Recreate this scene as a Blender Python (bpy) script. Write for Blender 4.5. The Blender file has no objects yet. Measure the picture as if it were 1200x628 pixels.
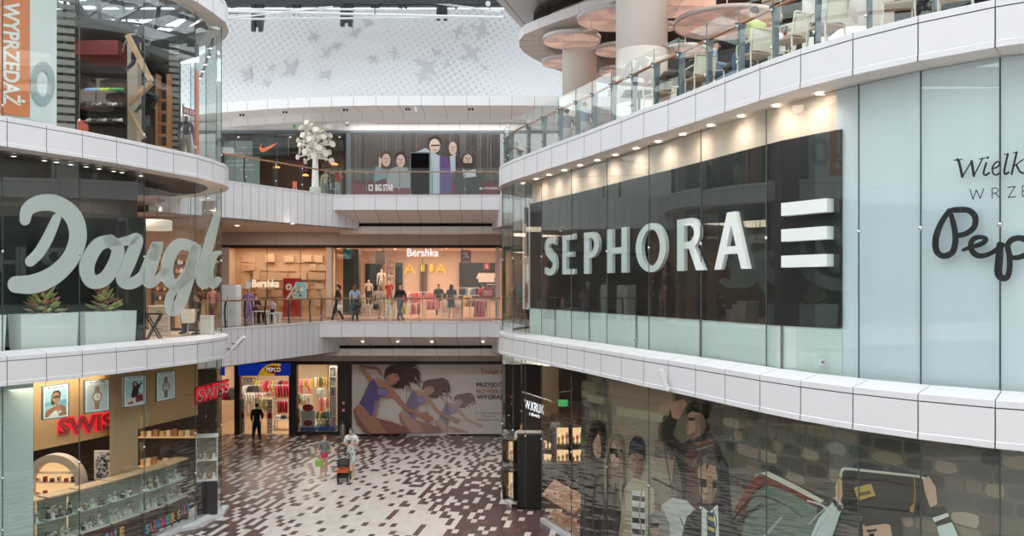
import bpy, bmesh, math, random
from mathutils import Vector, Matrix
from mathutils.geometry import tessellate_polygon
SC = bpy.context.scene
COL = SC.collection
PI = math.pi
# ------------------------------------------------------------------ camera
F = 1000.0           # focal length in pixels of the 1200 x 628 frame
HY = 334.4           # row of the horizon
EYE = 1.6            # eye height over the middle floor (z = 0)
cd = bpy.data.cameras.new('camera'); cam = bpy.data.objects.new('camera', cd); COL.objects.link(cam)
cam.location = (0, 0, EYE); cam.rotation_euler = (PI/2, 0, 0)
cd.sensor_width = 36; cd.lens = 36*F/1200; cd.shift_y = (HY-314)/1200
cd.clip_start = 0.1; cd.clip_end = 500
SC.camera = cam
# ------------------------------------------------------------------ sky, exposure
wd = bpy.data.worlds.new('world'); SC.world = wd; wd.use_nodes = True
bg = wd.node_tree.nodes['Background']
bg.inputs[0].default_value = (0.93, 0.97, 1.0, 1); bg.inputs[1].default_value = 3.0
vs = SC.view_settings
vs.view_transform = 'Standard'; vs.look = 'None'; vs.gamma = 1; vs.exposure = 0.2
try: vs.use_curve_mapping = False
except Exception: pass
cy = SC.cycles
cy.max_bounces = 10; cy.diffuse_bounces = 5; cy.glossy_bounces = 4; cy.transmission_bounces = 4
cy.transparent_max_bounces = 28; cy.sample_clamp_indirect = 4.0
cy.caustics_reflective = False; cy.caustics_refractive = False
try: cy.use_denoising = True
except Exception: pass

def lamp(kind, loc, energy, col=(1,1,1), size=1.0, sy=None, rot=(0,0,0), name='lamp', spot=None, blend=.5):
    l = bpy.data.lights.new(name, kind); l.energy = energy*1.15; l.color = col
    if kind == 'AREA':
        l.size = size
        if sy: l.shape = 'RECTANGLE'; l.size_y = sy
    elif kind == 'SPOT':
        l.spot_size = spot or 1.2; l.spot_blend = blend; l.shadow_soft_size = size
    else: l.shadow_soft_size = size
    o = bpy.data.objects.new(name, l); o.location = loc; o.rotation_euler = rot; COL.objects.link(o)
    return o
# ------------------------------------------------------------------ materials
def lin(c):
    return tuple(((v/255)/12.92 if v/255 <= .04045 else ((v/255+.055)/1.055)**2.4) for v in c[:3])
MATS = {}
def mat(name, rgb, rough=.6, metal=0., emit=0., spec=.5, noise=0., nscale=8., bump=0.):
    """plain procedural material, colour in sRGB 0..255; noise = amount of mottling of the thing's own colour"""
    if name in MATS: return MATS[name]
    m = bpy.data.materials.new(name); m.use_nodes = True; nt = m.node_tree
    b = nt.nodes['Principled BSDF']; c = (*lin(rgb), 1)
    b.inputs['Base Color'].default_value = c; b.inputs['Roughness'].default_value = rough
    b.inputs['Metallic'].default_value = metal; b.inputs['Specular IOR Level'].default_value = spec
    if emit:
        b.inputs['Emission Color'].default_value = c; b.inputs['Emission Strength'].default_value = emit
    if noise or bump:
        tc = nt.nodes.new('ShaderNodeTexCoord'); nz = nt.nodes.new('ShaderNodeTexNoise')
        nz.inputs['Scale'].default_value = nscale; nz.inputs['Detail'].default_value = 4
        nt.links.new(tc.outputs['Object'], nz.inputs['Vector'])
        if noise:
            hs = nt.nodes.new('ShaderNodeHueSaturation'); mp = nt.nodes.new('ShaderNodeMapRange')
            mp.inputs['To Min'].default_value = 1-noise; mp.inputs['To Max'].default_value = 1+noise
            nt.links.new(nz.outputs['Fac'], mp.inputs['Value']); nt.links.new(mp.outputs['Result'], hs.inputs['Value'])
            hs.inputs['Color'].default_value = c; nt.links.new(hs.outputs['Color'], b.inputs['Base Color'])
        if bump:
            bp = nt.nodes.new('ShaderNodeBump'); bp.inputs['Strength'].default_value = bump
            nt.links.new(nz.outputs['Fac'], bp.inputs['Height']); nt.links.new(bp.outputs['Normal'], b.inputs['Normal'])
    MATS[name] = m
    return m
def glass_mat(name, tint=(251,254,253), f0=.046, gain=.95):
    if name in MATS: return MATS[name]
    m = bpy.data.materials.new(name); m.use_nodes = True; nt = m.node_tree; nt.nodes.clear()
    out = nt.nodes.new('ShaderNodeOutputMaterial'); mx = nt.nodes.new('ShaderNodeMixShader')
    tr = nt.nodes.new('ShaderNodeBsdfTransparent'); gl = nt.nodes.new('ShaderNodeBsdfGlossy')
    gl.inputs['Roughness'].default_value = 0.0; gl.inputs['Color'].default_value = (.96,1,.99,1)
    tr.inputs['Color'].default_value = (*lin(tint), 1)
    lw = nt.nodes.new('ShaderNodeLayerWeight'); lw.inputs['Blend'].default_value = .5
    pw = nt.nodes.new('ShaderNodeMath'); pw.operation = 'POWER'; pw.inputs[1].default_value = 5
    ma = nt.nodes.new('ShaderNodeMath'); ma.operation = 'MULTIPLY_ADD'; ma.inputs[1].default_value = gain; ma.inputs[2].default_value = f0
    L = nt.links.new
    L(lw.outputs['Facing'], pw.inputs[0]); L(pw.outputs[0], ma.inputs[0]); L(ma.outputs[0], mx.inputs[0])
    L(tr.outputs[0], mx.inputs[1]); L(gl.outputs[0], mx.inputs[2]); L(mx.outputs[0], out.inputs[0])
    MATS[name] = m
    return m
def print_mat(name='print', emit=0., rough=.5):
    """paper / film print: each patch of ink has its own colour"""
    if name in MATS: return MATS[name]
    m = bpy.data.materials.new(name); m.use_nodes = True; nt = m.node_tree
    b = nt.nodes['Principled BSDF']; a = nt.nodes.new('ShaderNodeVertexColor'); a.layer_name = 'ink'
    nt.links.new(a.outputs['Color'], b.inputs['Base Color']); b.inputs['Roughness'].default_value = rough
    if emit:
        nt.links.new(a.outputs['Color'], b.inputs['Emission Color']); b.inputs['Emission Strength'].default_value = emit
    MATS[name] = m
    return m
WHITE = mat('white_panel', (228,225,228), .4)
WHITE_LOW = WHITE
SOFFIT = mat('soffit_panel', (226,218,212), .5)
JOINT = mat('panel_joint', (120,112,112), .8)
DARKMETAL = mat('dark_steel', (52,56,60), .45, .3)
BLACK = mat('black_gloss', (16,16,18), .25)
GREYMETAL = mat('grey_steel', (118,128,134), .4, .4)
CHROME = mat('chrome', (210,212,214), .2, .9)
WOOD = mat('handrail_wood', (176,116,82), .45, noise=.12, nscale=20)
GLASS = glass_mat('clear_glass')
RAILGLASS = glass_mat('railing_glass', (250,253,252), .03, .7)
CASEGLASS = glass_mat('display_case_glass', (250,253,252), .03, .7)
GREENEDGE = mat('glass_edge', (92,128,122), .2)

# ------------------------------------------------------------------ objects
def prop(o, label=None, cat=None, group=None, kind=None):
    if label: o['label'] = label
    if cat: o['category'] = cat
    if group: o['group'] = group
    if kind: o['kind'] = kind
    return o
def thing(name, label, cat, loc=(0,0,0), rz=0., group=None):
    o = bpy.data.objects.new(name, None); COL.objects.link(o)
    o.empty_display_size = .1; o.location = loc; o.rotation_euler = (0,0,rz)
    return prop(o, label, cat, group)
def copy_tree(o, parent=None):
    c = o.copy(); COL.objects.link(c)
    if parent is not None:
        c.parent = parent; c.matrix_parent_inverse = o.matrix_parent_inverse.copy()
    for ch in KIDS.get(o.name, []): copy_tree(ch, c)
    return c
KIDS = {}
class MB:
    """collects shapes, then links them as one mesh object"""
    def __init__(s): s.v = []; s.f = []; s.m = []; s.c = []; s.sm = []
    def add(s, vs, fs, mi=0, col=None, smooth=False):
        b = len(s.v); s.v += [tuple(x) for x in vs]
        for f in fs:
            s.f.append([b+i for i in f]); s.m.append(mi); s.c.append(col); s.sm.append(smooth)
        return s
    def box(s, x0, x1, y0, y1, z0, z1, mi=0, col=None):
        v = [(x0,y0,z0),(x1,y0,z0),(x1,y1,z0),(x0,y1,z0),(x0,y0,z1),(x1,y0,z1),(x1,y1,z1),(x0,y1,z1)]
        return s.add(v, [(0,3,2,1),(4,5,6,7),(0,1,5,4),(1,2,6,5),(2,3,7,6),(3,0,4,7)], mi, col)
    def bar(s, p, q, w, h=None, mi=0, up=(0,0,1), col=None):
        """box beam from p to q, w wide and h high"""
        h = h or w; p = Vector(p); q = Vector(q); d = (q-p).normalized(); u = Vector(up)
        if abs(d.dot(u)) > .98: u = Vector((0,1,0))
        a = d.cross(u).normalized(); b = a.cross(d).normalized(); a *= w/2; b *= h/2
        v = [p-a-b, p+a-b, p+a+b, p-a+b, q-a-b, q+a-b, q+a+b, q-a+b]
        return s.add(v, [(0,3,2,1),(4,5,6,7),(0,1,5,4),(1,2,6,5),(2,3,7,6),(3,0,4,7)], mi, col)
    def tube(s, pts, r, n=8, mi=0, caps=True, col=None):
        pts = [Vector(p) for p in pts]; k = len(pts); rs = r if isinstance(r, (list, tuple)) else [r]*k
        rings = []; pa = None
        for i, p in enumerate(pts):
            d = (pts[min(i+1,k-1)]-pts[max(i-1,0)]).normalized()
            if pa is None:
                u = Vector((0,0,1)) if abs(d.z) < .9 else Vector((0,1,0)); a = d.cross(u).normalized()
            else: a = (pa - d*pa.dot(d)).normalized()
            pa = a; b = d.cross(a)
            rings.append([p + (a*math.cos(2*PI*j/n)+b*math.sin(2*PI*j/n))*rs[i] for j in range(n)])
        vs = [v for r_ in rings for v in r_]
        fs = [(i*n+j, i*n+(j+1)%n, (i+1)*n+(j+1)%n, (i+1)*n+j) for i in range(k-1) for j in range(n)]
        s.add(vs, fs, mi, col, True)
        if caps:
            s.add(rings[0], [tuple(range(n))[::-1]], mi, col); s.add(rings[-1], [tuple(range(n))], mi, col)
        return s
    def lathe(s, prof, n=24, c=(0,0,0), mi=0, smooth=True, a0=0., a1=2*PI, col=None, sx=1., sy=1.):
        full = abs(a1-a0-2*PI) < 1e-6; m = n if full else n+1
        vs = [(c[0]+r*math.cos(a0+(a1-a0)*j/n)*sx, c[1]+r*math.sin(a0+(a1-a0)*j/n)*sy, c[2]+z) for r, z in prof for j in range(m)]
        fs = []
        for i in range(len(prof)-1):
            for j in range(n):
                k = (j+1) % m
                fs.append((i*m+j, i*m+k, (i+1)*m+k, (i+1)*m+j))
        return s.add(vs, fs, mi, col, smooth)
    def ball(s, c, r, n=10, mi=0, sc=(1,1,1), col=None):
        prof = [(r*math.sin(PI*i/(n//2+2))*1., -r*math.cos(PI*i/(n//2+2))) for i in range(n//2+3)]
        vs = []; fs = []
        for (q, z) in prof:
            for j in range(n): vs.append((c[0]+q*math.cos(2*PI*j/n)*sc[0], c[1]+q*math.sin(2*PI*j/n)*sc[1], c[2]+z*sc[2]))
        for i in range(len(prof)-1):
            for j in range(n): fs.append((i*n+j, i*n+(j+1)%n, (i+1)*n+(j+1)%n, (i+1)*n+j))
        return s.add(vs, fs, mi, col, True)
    def prism(s, poly, z0, z1, mi=0, col=None, top=True):
        n = len(poly); vs = [(x,y,z0) for x,y in poly]+[(x,y,z1) for x,y in poly]
        tri = tessellate_polygon([[Vector((x,y,0)) for x,y in poly]])
        fs = [tuple(t)[::-1] for t in tri]+[tuple(i+n for i in t) for t in tri] + [(i,(i+1)%n,(i+1)%n+n,i+n) for i in range(n)]
        return s.add(vs, fs, mi, col)
    def build(s, name, mats, parent=None, loc=None, weld=False):
        me = bpy.data.meshes.new(name); me.from_pydata(s.v, [], s.f)
        if not isinstance(mats, (list, tuple)): mats = [mats]
        for m in mats: me.materials.append(m)
        me.polygons.foreach_set('material_index', s.m); me.polygons.foreach_set('use_smooth', s.sm)
        if any(c is not None for c in s.c):
            at = me.color_attributes.new('ink', 'FLOAT_COLOR', 'CORNER'); buf = []
            for p, c in zip(me.polygons, s.c):
                c4 = (*lin(c or (128,128,128)), 1.); buf += list(c4)*p.loop_total
            at.data.foreach_set('color', buf)
        me.update()
        bm = bmesh.new(); bm.from_mesh(me); bmesh.ops.remove_doubles(bm, verts=bm.verts, dist=1e-5) if weld else None
        bmesh.ops.recalc_face_normals(bm, faces=bm.faces); bm.to_mesh(me); bm.free()
        return link(name, me, parent, loc)
def link(name, me, parent=None, loc=None):
    o = bpy.data.objects.new(name, me); COL.objects.link(o)
    if parent is not None:
        o.parent = parent; KIDS.setdefault(parent.name, []).append(o)
    if loc is not None: o.location = loc
    return o
def struct(name, mb, mats, parent=None):
    o = mb.build(name, mats, parent)
    if parent is None: o['kind'] = 'structure'
    return o

# ------------------------------------------------------------------ from the photograph's rows and columns to places
def WP(px, py, Y): return Vector(((px-600)/F*Y, Y, EYE-(py-HY)/F*Y))
def zat(py, Y): return EYE-(py-HY)/F*Y
class Wall:
    """vertical wall over a polyline in plan; side = +1 when the building lies to the right of the walking direction"""
    def __init__(s, pts, side=1): s.p = [Vector((x,y)) for x,y in pts]; s.side = side
    def normals(s):
        out = []; k = len(s.p)
        for i in range(k):
            ns = []
            for a, b in ((i-1,i),(i,i+1)):
                if a >= 0 and b < k:
                    d = (s.p[b]-s.p[a]).normalized(); ns.append(Vector((d.y,-d.x))*s.side)
            n = sum(ns, Vector((0,0))).normalized()
            out.append(n/max(.5, n.dot(ns[0])))
        return out
    def off(s, d): return Wall([(p+n*d) for p, n in zip(s.p, s.normals())], s.side)
    def hit(s, px):
        """nearest point seen in column px: (X, Y, inward normal)"""
        t = (px-600)/F; best = None
        for a, b in zip(s.p, s.p[1:]):
            d = b-a; den = d.x-t*d.y
            if abs(den) < 1e-9: continue
            u = (t*a.y-a.x)/den
            if -1e-6 <= u <= 1+1e-6:
                q = a+d*u
                if q.y > .5 and (best is None or q.y < best[0].y):
                    dn = d.normalized(); best = (q, Vector((dn.y,-dn.x))*s.side)
        if best is None:
            raise ValueError('column %s misses the wall' % px)
        return best
    def cols(s): return sorted(600+F*p.x/p.y for p in s.p if p.y > 1)
    def map(s, px, py, d=0.):
        q, n = s.hit(px); z = EYE-(py-HY)/F*q.y; q = q-n*d
        return (q.x, q.y, z)
    def mapz(s, px, z, d=0.):
        q, n = s.hit(px); q = q-n*d
        return (q.x, q.y, z)
def flat_wall(Y, x0=-40, x1=40): return Wall([(x0,Y),(x1,Y)], -1)
def cut(poly, cols):
    """triangles of a 2-D polygon, sliced at the given columns"""
    bm = bmesh.new()
    vs = [bm.verts.new((x,y,0)) for x, y in poly]
    tri = tessellate_polygon([[Vector((x,y,0)) for x,y in poly]])
    for t in tri:
        try: bm.faces.new([vs[i] for i in t])
        except ValueError: pass
    lo = min(p[0] for p in poly); hi = max(p[0] for p in poly)
    for c in cols:
        if lo+.01 < c < hi-.01:
            bmesh.ops.bisect_plane(bm, geom=bm.verts[:]+bm.edges[:]+bm.faces[:], dist=1e-6, plane_co=(c,0,0), plane_no=(1,0,0))
    bm.verts.index_update()
    V = [tuple(v.co)[:2] for v in bm.verts]; Fs = [[v.index for v in f.verts] for f in bm.faces]
    bm.free()
    return V, Fs
def ink(mb, wall, poly, col=None, d=0., mi=0):
    V, Fs = cut(poly, wall.cols())
    mb.add([wall.map(x,y,d) for x,y in V], Fs, mi, col)
def smooth_line(pts, n=6):
    out = []; k = len(pts)
    for i in range(k-1):
        p0, p1, p2, p3 = pts[max(i-1,0)], pts[i], pts[i+1], pts[min(i+2,k-1)]
        for j in range(n):
            t = j/n
            out.append(tuple(.5*((2*b)+(c-a)*t+(2*a-5*b+4*c-d_)*t*t+(-a+3*b-3*c+d_)*t**3) for a,b,c,d_ in zip(p0,p1,p2,p3)))
    out.append(tuple(pts[-1]))
    return out
def stroke_polys(pts, w, n=6, smooth=True, caps=True):
    """brush stroke: pts = (x, y) or (x, y, width); gives quads and round ends"""
    P = [(p[0],p[1],(p[2] if len(p)>2 else w)) for p in pts]
    if smooth and len(P) > 2: P = smooth_line(P, n)
    L, R = [], []
    k = len(P)
    for i,(x,y,ww) in enumerate(P):
        a = P[max(i-1,0)]; b = P[min(i+1,k-1)]
        dx, dy = b[0]-a[0], b[1]-a[1]; l = math.hypot(dx,dy) or 1
        nx, ny = -dy/l*ww/2, dx/l*ww/2
        L.append((x+nx,y+ny)); R.append((x-nx,y-ny))
    out = [[L[i],L[i+1],R[i+1],R[i]] for i in range(k-1)]
    if caps:
        for (x,y,ww) in (P[0],P[-1]):
            out.append([(x+ww/2*math.cos(2*PI*j/10), y+ww/2*math.sin(2*PI*j/10)) for j in range(10)])
    return out
def ell(cx, cy, rx, ry=None, n=16, rot=0.):
    ry = ry or rx; c, s_ = math.cos(rot), math.sin(rot)
    return [(cx+rx*math.cos(2*PI*i/n)*c-ry*math.sin(2*PI*i/n)*s_, cy+rx*math.cos(2*PI*i/n)*s_+ry*math.sin(2*PI*i/n)*c) for i in range(n)]
def rect(x0,y0,x1,y1): return [(x0,y0),(x1,y0),(x1,y1),(x0,y1)]
_txt = {}
def text_polys(s, size=1.0, bold=0., shear=0.):
    """triangles (2-D, y up, baseline 0) of a line of sans lettering, and its width"""
    key = (s,size,bold,shear)
    if key in _txt: return _txt[key]
    cu = bpy.data.curves.new('lettering', 'FONT'); cu.body = s; cu.size = size; cu.offset = bold; cu.shear = shear
    cu.resolution_u = 3
    o = bpy.data.objects.new('lettering', cu); COL.objects.link(o)
    dg = bpy.context.evaluated_depsgraph_get(); me = bpy.data.meshes.new_from_object(o.evaluated_get(dg))
    V = [tuple(v.co)[:2] for v in me.vertices]; T = [tuple(p.vertices) for p in me.polygons]
    bpy.data.objects.remove(o); bpy.data.meshes.remove(me); bpy.data.curves.remove(cu)
    w0 = min(v[0] for v in V); w1 = max(v[0] for v in V); h0 = min(v[1] for v in V); h1 = max(v[1] for v in V)
    _txt[key] = (V, T, (w0,w1,h0,h1))
    return _txt[key]
def ink_text(mb, wall, s, quad, col=None, d=0., mi=0, bold=0., shear=0., mirror=False):
    """lettering fitted into quad = (x0,ytop0,ybot0, x1,ytop1,ybot1) of the photograph, lying on wall"""
    V, T, (a,b,c,e) = text_polys(s, 1.0, bold, shear)
    x0,t0,b0,x1,t1,b1 = quad
    out = []
    for x,y in V:
        u = (x-a)/(b-a); v = (y-c)/(e-c)
        if mirror: u = 1-u
        px = x0+(x1-x0)*u; top = t0+(t1-t0)*u; bot = b0+(b1-b0)*u
        out.append((px, bot+(top-bot)*v))
    for t in T:
        p = [out[i] for i in t]
        Vc, Fc = cut(p, wall.cols()) if len(p) >= 3 else ([],[])
        mb.add([wall.map(x,y,d) for x,y in Vc], Fc, mi, col)
# ------------------------------------------------------------------ plan of the mall (metres; camera at 0,0 looking along +Y)
F1, F2, F3, F3L = -5.6, 0.0, 5.6, 5.42
RC = Wall([(4.6,37.0),(3.0,35.2),(1.2,33.3),(.2,32.0),(-.28,30.9),(-.44,29.9),(-.44,29.0),(-.33,28.2),(0,27.1),(.38,26.1),(.74,25.15),(1.12,24.15),
  (1.5,23.2),(1.88,22.25),(2.22,21.3),(2.6,20.3),(2.97,19.25),(3.36,18.35),(3.73,17.35),(4.09,16.37),(4.46,15.35),(4.87,14.4),
  (5.39,13.49),(6.02,12.65),(6.75,11.92),(7.6,11.3),(8.5,10.8),(9.5,10.42),(10.6,10.2),(12,10.1),(16,10.0)], -1)
LC = Wall([(-16.5,-14),(-16.2,0),(-15.6,8),(-14.6,13),(-13.75,15.2),(-13.2,16.1),(-12.75,17),(-12.3,17.75),(-11.9,18.5),(-11.45,19.35),(-11.02,20.2),(-10.6,21.05),(-10.2,22.0),
  (-9.84,23.0),(-9.52,24.0),(-9.2,24.95),(-9.07,25.9),(-9.02,26.85),(-9.2,27.7),(-9.55,28.5),(-10.1,29.3),(-10.9,30.1),(-12.2,31),(-14,31.8),(-18,32.5)], -1)
# the near halls behind the camera
def _check():
    n = RC.normals()[15]; assert n.x > 0, n
    n = LC.normals()[12]; assert n.x < 0, n
_check()
def sweep(mb, wall, prof, mi=0, gap=0., skip=()):
    offs = {}
    for d, z in prof: offs.setdefault(d, wall.off(d).p if abs(d) > 1e-9 else wall.p)
    for i in range(len(wall.p)-1):
        if i in skip: continue
        ring = []
        for d, z in prof:
            a, b = offs[d][i], offs[d][i+1]; u = (b-a)
            g = min(gap/2/max(u.length,1e-6), .4)
            p, q = a+u*g, b-u*g
            ring.append(((p.x,p.y,z),(q.x,q.y,z)))
        for (p,q),(r,s) in zip(ring, ring[1:]): mb.add([p,q,s,r], [(0,1,2,3)], mi)
def fascia(name, wall, f, h=.68, ledge=.45, rise=.09, lip=True):
    mb = MB()
    face = [(ledge,f+rise),(.03,f+.005),(0,f-.01),(0,f-.105)]
    sweep(mb, wall, face, 0, .012)
    body = [(0,f-.122),(0,f-h+.1),(-.012,f-h+.09),(-.012,f-h+.005),(.0,f-h),(.05,f-h)] if lip else [(0,f-.122),(0,f-h)]
    sweep(mb, wall, body, 0, .018)
    sweep(mb, wall, [(ledge,f+rise-.02),(.05,f-.03),(.03,f-.1),(.03,f-h+.03)], 1)
    sweep(mb, wall, [(.04,f-h),(.35,f-h-.02),(.62,f-h)], 2, .008)
    return struct(name, mb, [WHITE, JOINT, SOFFIT])
fascia('trim_1', RC, F2); fascia('trim_2', RC, F3)
fascia('trim_3', LC, F2); fascia('trim_4', LC, F3L)
fascia('trim_5', LC, 10.55)
def slab(name, wall, far, f, top, under, th=.66, inset=.3):
    o = wall.off(inset).p
    poly = [(p.x,p.y) for p in o]+far
    mb = MB(); n = len(poly)
    tri = tessellate_polygon([[Vector((x,y,0)) for x,y in poly]])
    mb.add([(x,y,f) for x,y in poly], [tuple(t) for t in tri], 0)
    mb.add([(x,y,f-th) for x,y in poly], [tuple(t) for t in tri], 1)
    return struct(name, mb, [top, under])
TERR = mat('terrace_floor', (150,120,100), .5, noise=.1)
SHOPFLOOR = mat('shop_floor', (214,196,176), .3, noise=.05)
CEILW = mat('shop_ceiling', (206,200,196), .7)
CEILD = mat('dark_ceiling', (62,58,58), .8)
RFAR = [(16.4,10.0),(16.4,41.2),(4.6,41.2)]
LFAR = [(-22,32.6),(-30,32.6),(-30,-14)]
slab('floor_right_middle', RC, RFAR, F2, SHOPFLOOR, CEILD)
slab('floor_right_upper', RC, RFAR, F3, TERR, CEILW)
slab('floor_left_middle', LC, LFAR, F2, SHOPFLOOR, mat('swiss_ceiling',(200,170,132),.7))
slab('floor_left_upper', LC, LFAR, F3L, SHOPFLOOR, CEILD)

# --- bridges at the back: straight front, angled flank on the left
def bridge(name, f, x0, xr, xt):
    """xt = where the angled flank meets the straight front"""
    mb = MB(); h = .67
    x = x0
    n = int((xr-x0)); w = (xr-x0)/round(xr-x0)
    for i in range(round(xr-x0)):
        a = x0+i*w+.009; b = x0+(i+1)*w-.009
        mb.box(a,b,37.6,37.75,f-.06,f+.0,0); mb.box(a,b,37.61,37.75,f-h,f-.075,0)
        # sloping underside
        mb.add([(a,37.61,f-h),(b,37.61,f-h),(b,39.1,f-1.15),(a,39.1,f-1.15)], [(0,1,2,3)], 1)
        # beam
        mb.box(a,b,39.1,39.9,f-1.62,f-1.3,1)
    mb.box(x0,xr,37.66,37.8,f-h+.02,f-.02,2)
    mb.add([(x0,37.66,f-h+.02),(xr,37.66,f-h+.02),(xr,39.13,f-1.13),(x0,39.13,f-1.13)], [(0,1,2,3)], 2)
    mb.box(x0,xr,39.5,39.6,f-1.3,f-1.1,3); mb.box(x0,xr,39.14,39.5,f-1.12,f-1.1,3)
    mb.box(x0,xr,39.14,39.8,f-1.6,f-1.32,2)
    return struct(name, mb, [WHITE, SOFFIT, JOINT, mat('shadow_gap',(70,62,58),.8)])
bridge('trim_6', F2, -8.52, -.40, 0); bridge('trim_7', F3, -7.9, -.40, 0)
def flank(name, f, pts, h=1.42, step=.42, side=1):
    mb = MB(); w = Wall(pts, side)
    for a, b in zip(w.p, w.p[1:]):
        L = (b-a).length; n = max(1, round(L/step)); u = (b-a)/n; d = (b-a).normalized(); nn = Vector((d.y,-d.x))*side
        for i in range(n):
            p = a+u*i+d*.008; q = a+u*(i+1)-d*.008
            mb.add([(p.x,p.y,f-h),(q.x,q.y,f-h),(q.x,q.y,f-.05),(p.x,p.y,f-.05)], [(0,1,2,3)], 0)
        p, q = a+nn*.03, b+nn*.03
        mb.add([(p.x,p.y,f-h),(q.x,q.y,f-h),(q.x,q.y,f-.02),(p.x,p.y,f-.02)], [(0,1,2,3)], 1)
        p, q, r, s_ = a-nn*.02, b-nn*.02, b+nn*.25, a+nn*.25
        mb.add([(v.x,v.y,z) for z in (f-.05,f) for v in (p,q,r,s_)], [(4,5,6,7),(0,1,5,4),(0,3,2,1),(1,2,6,5),(3,0,4,7)], 0)
        mb.add([(v.x,v.y,f-h) for v in (a,b,b+nn*.3,a+nn*.3)], [(0,1,2,3)], 0)
    return struct(name, mb, [WHITE, JOINT])
FL3 = [(-12.6,29.6),(-10.9,32.4),(-7.9,37.55),(-7.0,39.1)]
FL2 = [(-12.6,29.0),(-10.75,31.8),(-8.5,37.55),(-7.9,39.1)]
flank('trim_8', F3, FL3, side=-1); flank('trim_9', F2, FL2, side=-1)
FR = [(-.92,39.1),(-.56,37.6),(.45,33.2),(1.4,31.9)]
flank('trim_10', F3, FR, side=-1); flank('trim_11', F2, FR, side=-1)
# floors of the bridges and the ceilings below them
TILE_U = mat('gallery_floor', (176,150,140), .25, noise=.12, nscale=3)
def deck(name, f, fl):
    mb = MB()
    poly = [(p[0]-.05,p[1]+.15) for p in fl[:3]]+[(-.45,37.7),(.55,33.2),(2.2,32.6),(5,37),(5,48),(-24,48),(-24,31),(-14,29)]
    tri = tessellate_polygon([[Vector((x,y,0)) for x,y in poly]])
    mb.add([(x,y,f-.005) for x,y in poly], [tuple(t) for t in tri], 0)
    struct(name, mb, [TILE_U if f < 1 else mat('gallery_floor_light',(214,206,202),.4)])
    mb = MB()
    poly = [(fl[1][0],fl[1][1]),fl[2],(fl[3][0],39.1),(-.92,39.1),(-.56,37.6),(.45,33.2),(5,37),(5,41.2),(-24,41.2),(-24,31),(fl[0][0],fl[0][1])]
    poly = [(p[0]-.02 if i<3 else p[0], p[1]+.05) for i,p in enumerate(poly)]
    tri = tessellate_polygon([[Vector((x,y,0)) for x,y in poly]])
    mb.add([(x,y,f-1.45) for x,y in poly], [tuple(t) for t in tri], 0)
    # bulkhead over the shop fronts with its joints and the dark gap under it
    x = -24.
    while x < 5:
        mb.box(x+.006,x+.97,41.1,41.2,f-2.05,f-1.45,1); x += .976
    mb.box(-24,5,41.13,41.3,f-2.2,f-1.45,2)
    struct('ceiling_'+name.split('_',1)[1], mb, [mat('gallery_soffit',(206,190,178),.6), mat('bulkhead',(200,184,174),.55), mat('dark_gap',(44,38,36),.7)])
deck('floor_back_middle', F2, FL2); deck('floor_back_upper', F3, FL3)

# --- ring above the upper floor
R4 = Wall([(-22,42.6),(-17,40.6),(-15,39.8),(-14,39.4),(-13,39.0),(-12,38.7),(-11,38.4),(-10,38.15),(-9,37.95),(-8,37.8),(-7,37.7),(-6,37.63),(-5,37.6),(-4,37.6),(-3,37.6),(-2,37.6),(-1,37.6),(0,37.6),(1,37.62),(2,37.65),(3,37.7),(4,37.75),(5,37.8),(7,38)], -1)
mb = MB()
sweep(mb, R4, [(.3,9.96),(0,9.96),(0,9.53)], 0, .014)
sweep(mb, R4, [(0,9.53),(1.5,9.5)], 1, .014)
sweep(mb, R4, [(.02,9.9),(.02,9.55),(1.5,9.52)], 2)
sweep(mb, R4, [(1.5,9.52),(1.5,9.18),(1.9,9.18)], 0, .012)
sweep(mb, R4, [(1.52,9.5),(1.52,9.2)], 2)
sweep(mb, R4, [(1.9,9.18),(1.9,9.42),(3.4,9.42)], 1)
sweep(mb, R4, [(.3,9.94),(6,9.94)], 0)
struct('trim_12', mb, [mat('ring_white',(240,239,240),.5), mat('ring_soffit',(240,236,233),.5), JOINT])
mb = MB(); x = -24.
while x < 5:
    mb.box(x+.006,x+.97,41.1,41.2,9.06,9.45,0); x += .976
mb.box(-24,5,41.13,41.25,9.06,9.45,2)
mb.box(-24,5,41.05,41.25,8.93,9.06,1); mb.box(-7.98,-7.72,41.05,41.3,5.6,8.95,1)
struct('trim_13', mb, [mat('ring_white',(240,239,240)), GREYMETAL, JOINT])

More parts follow.
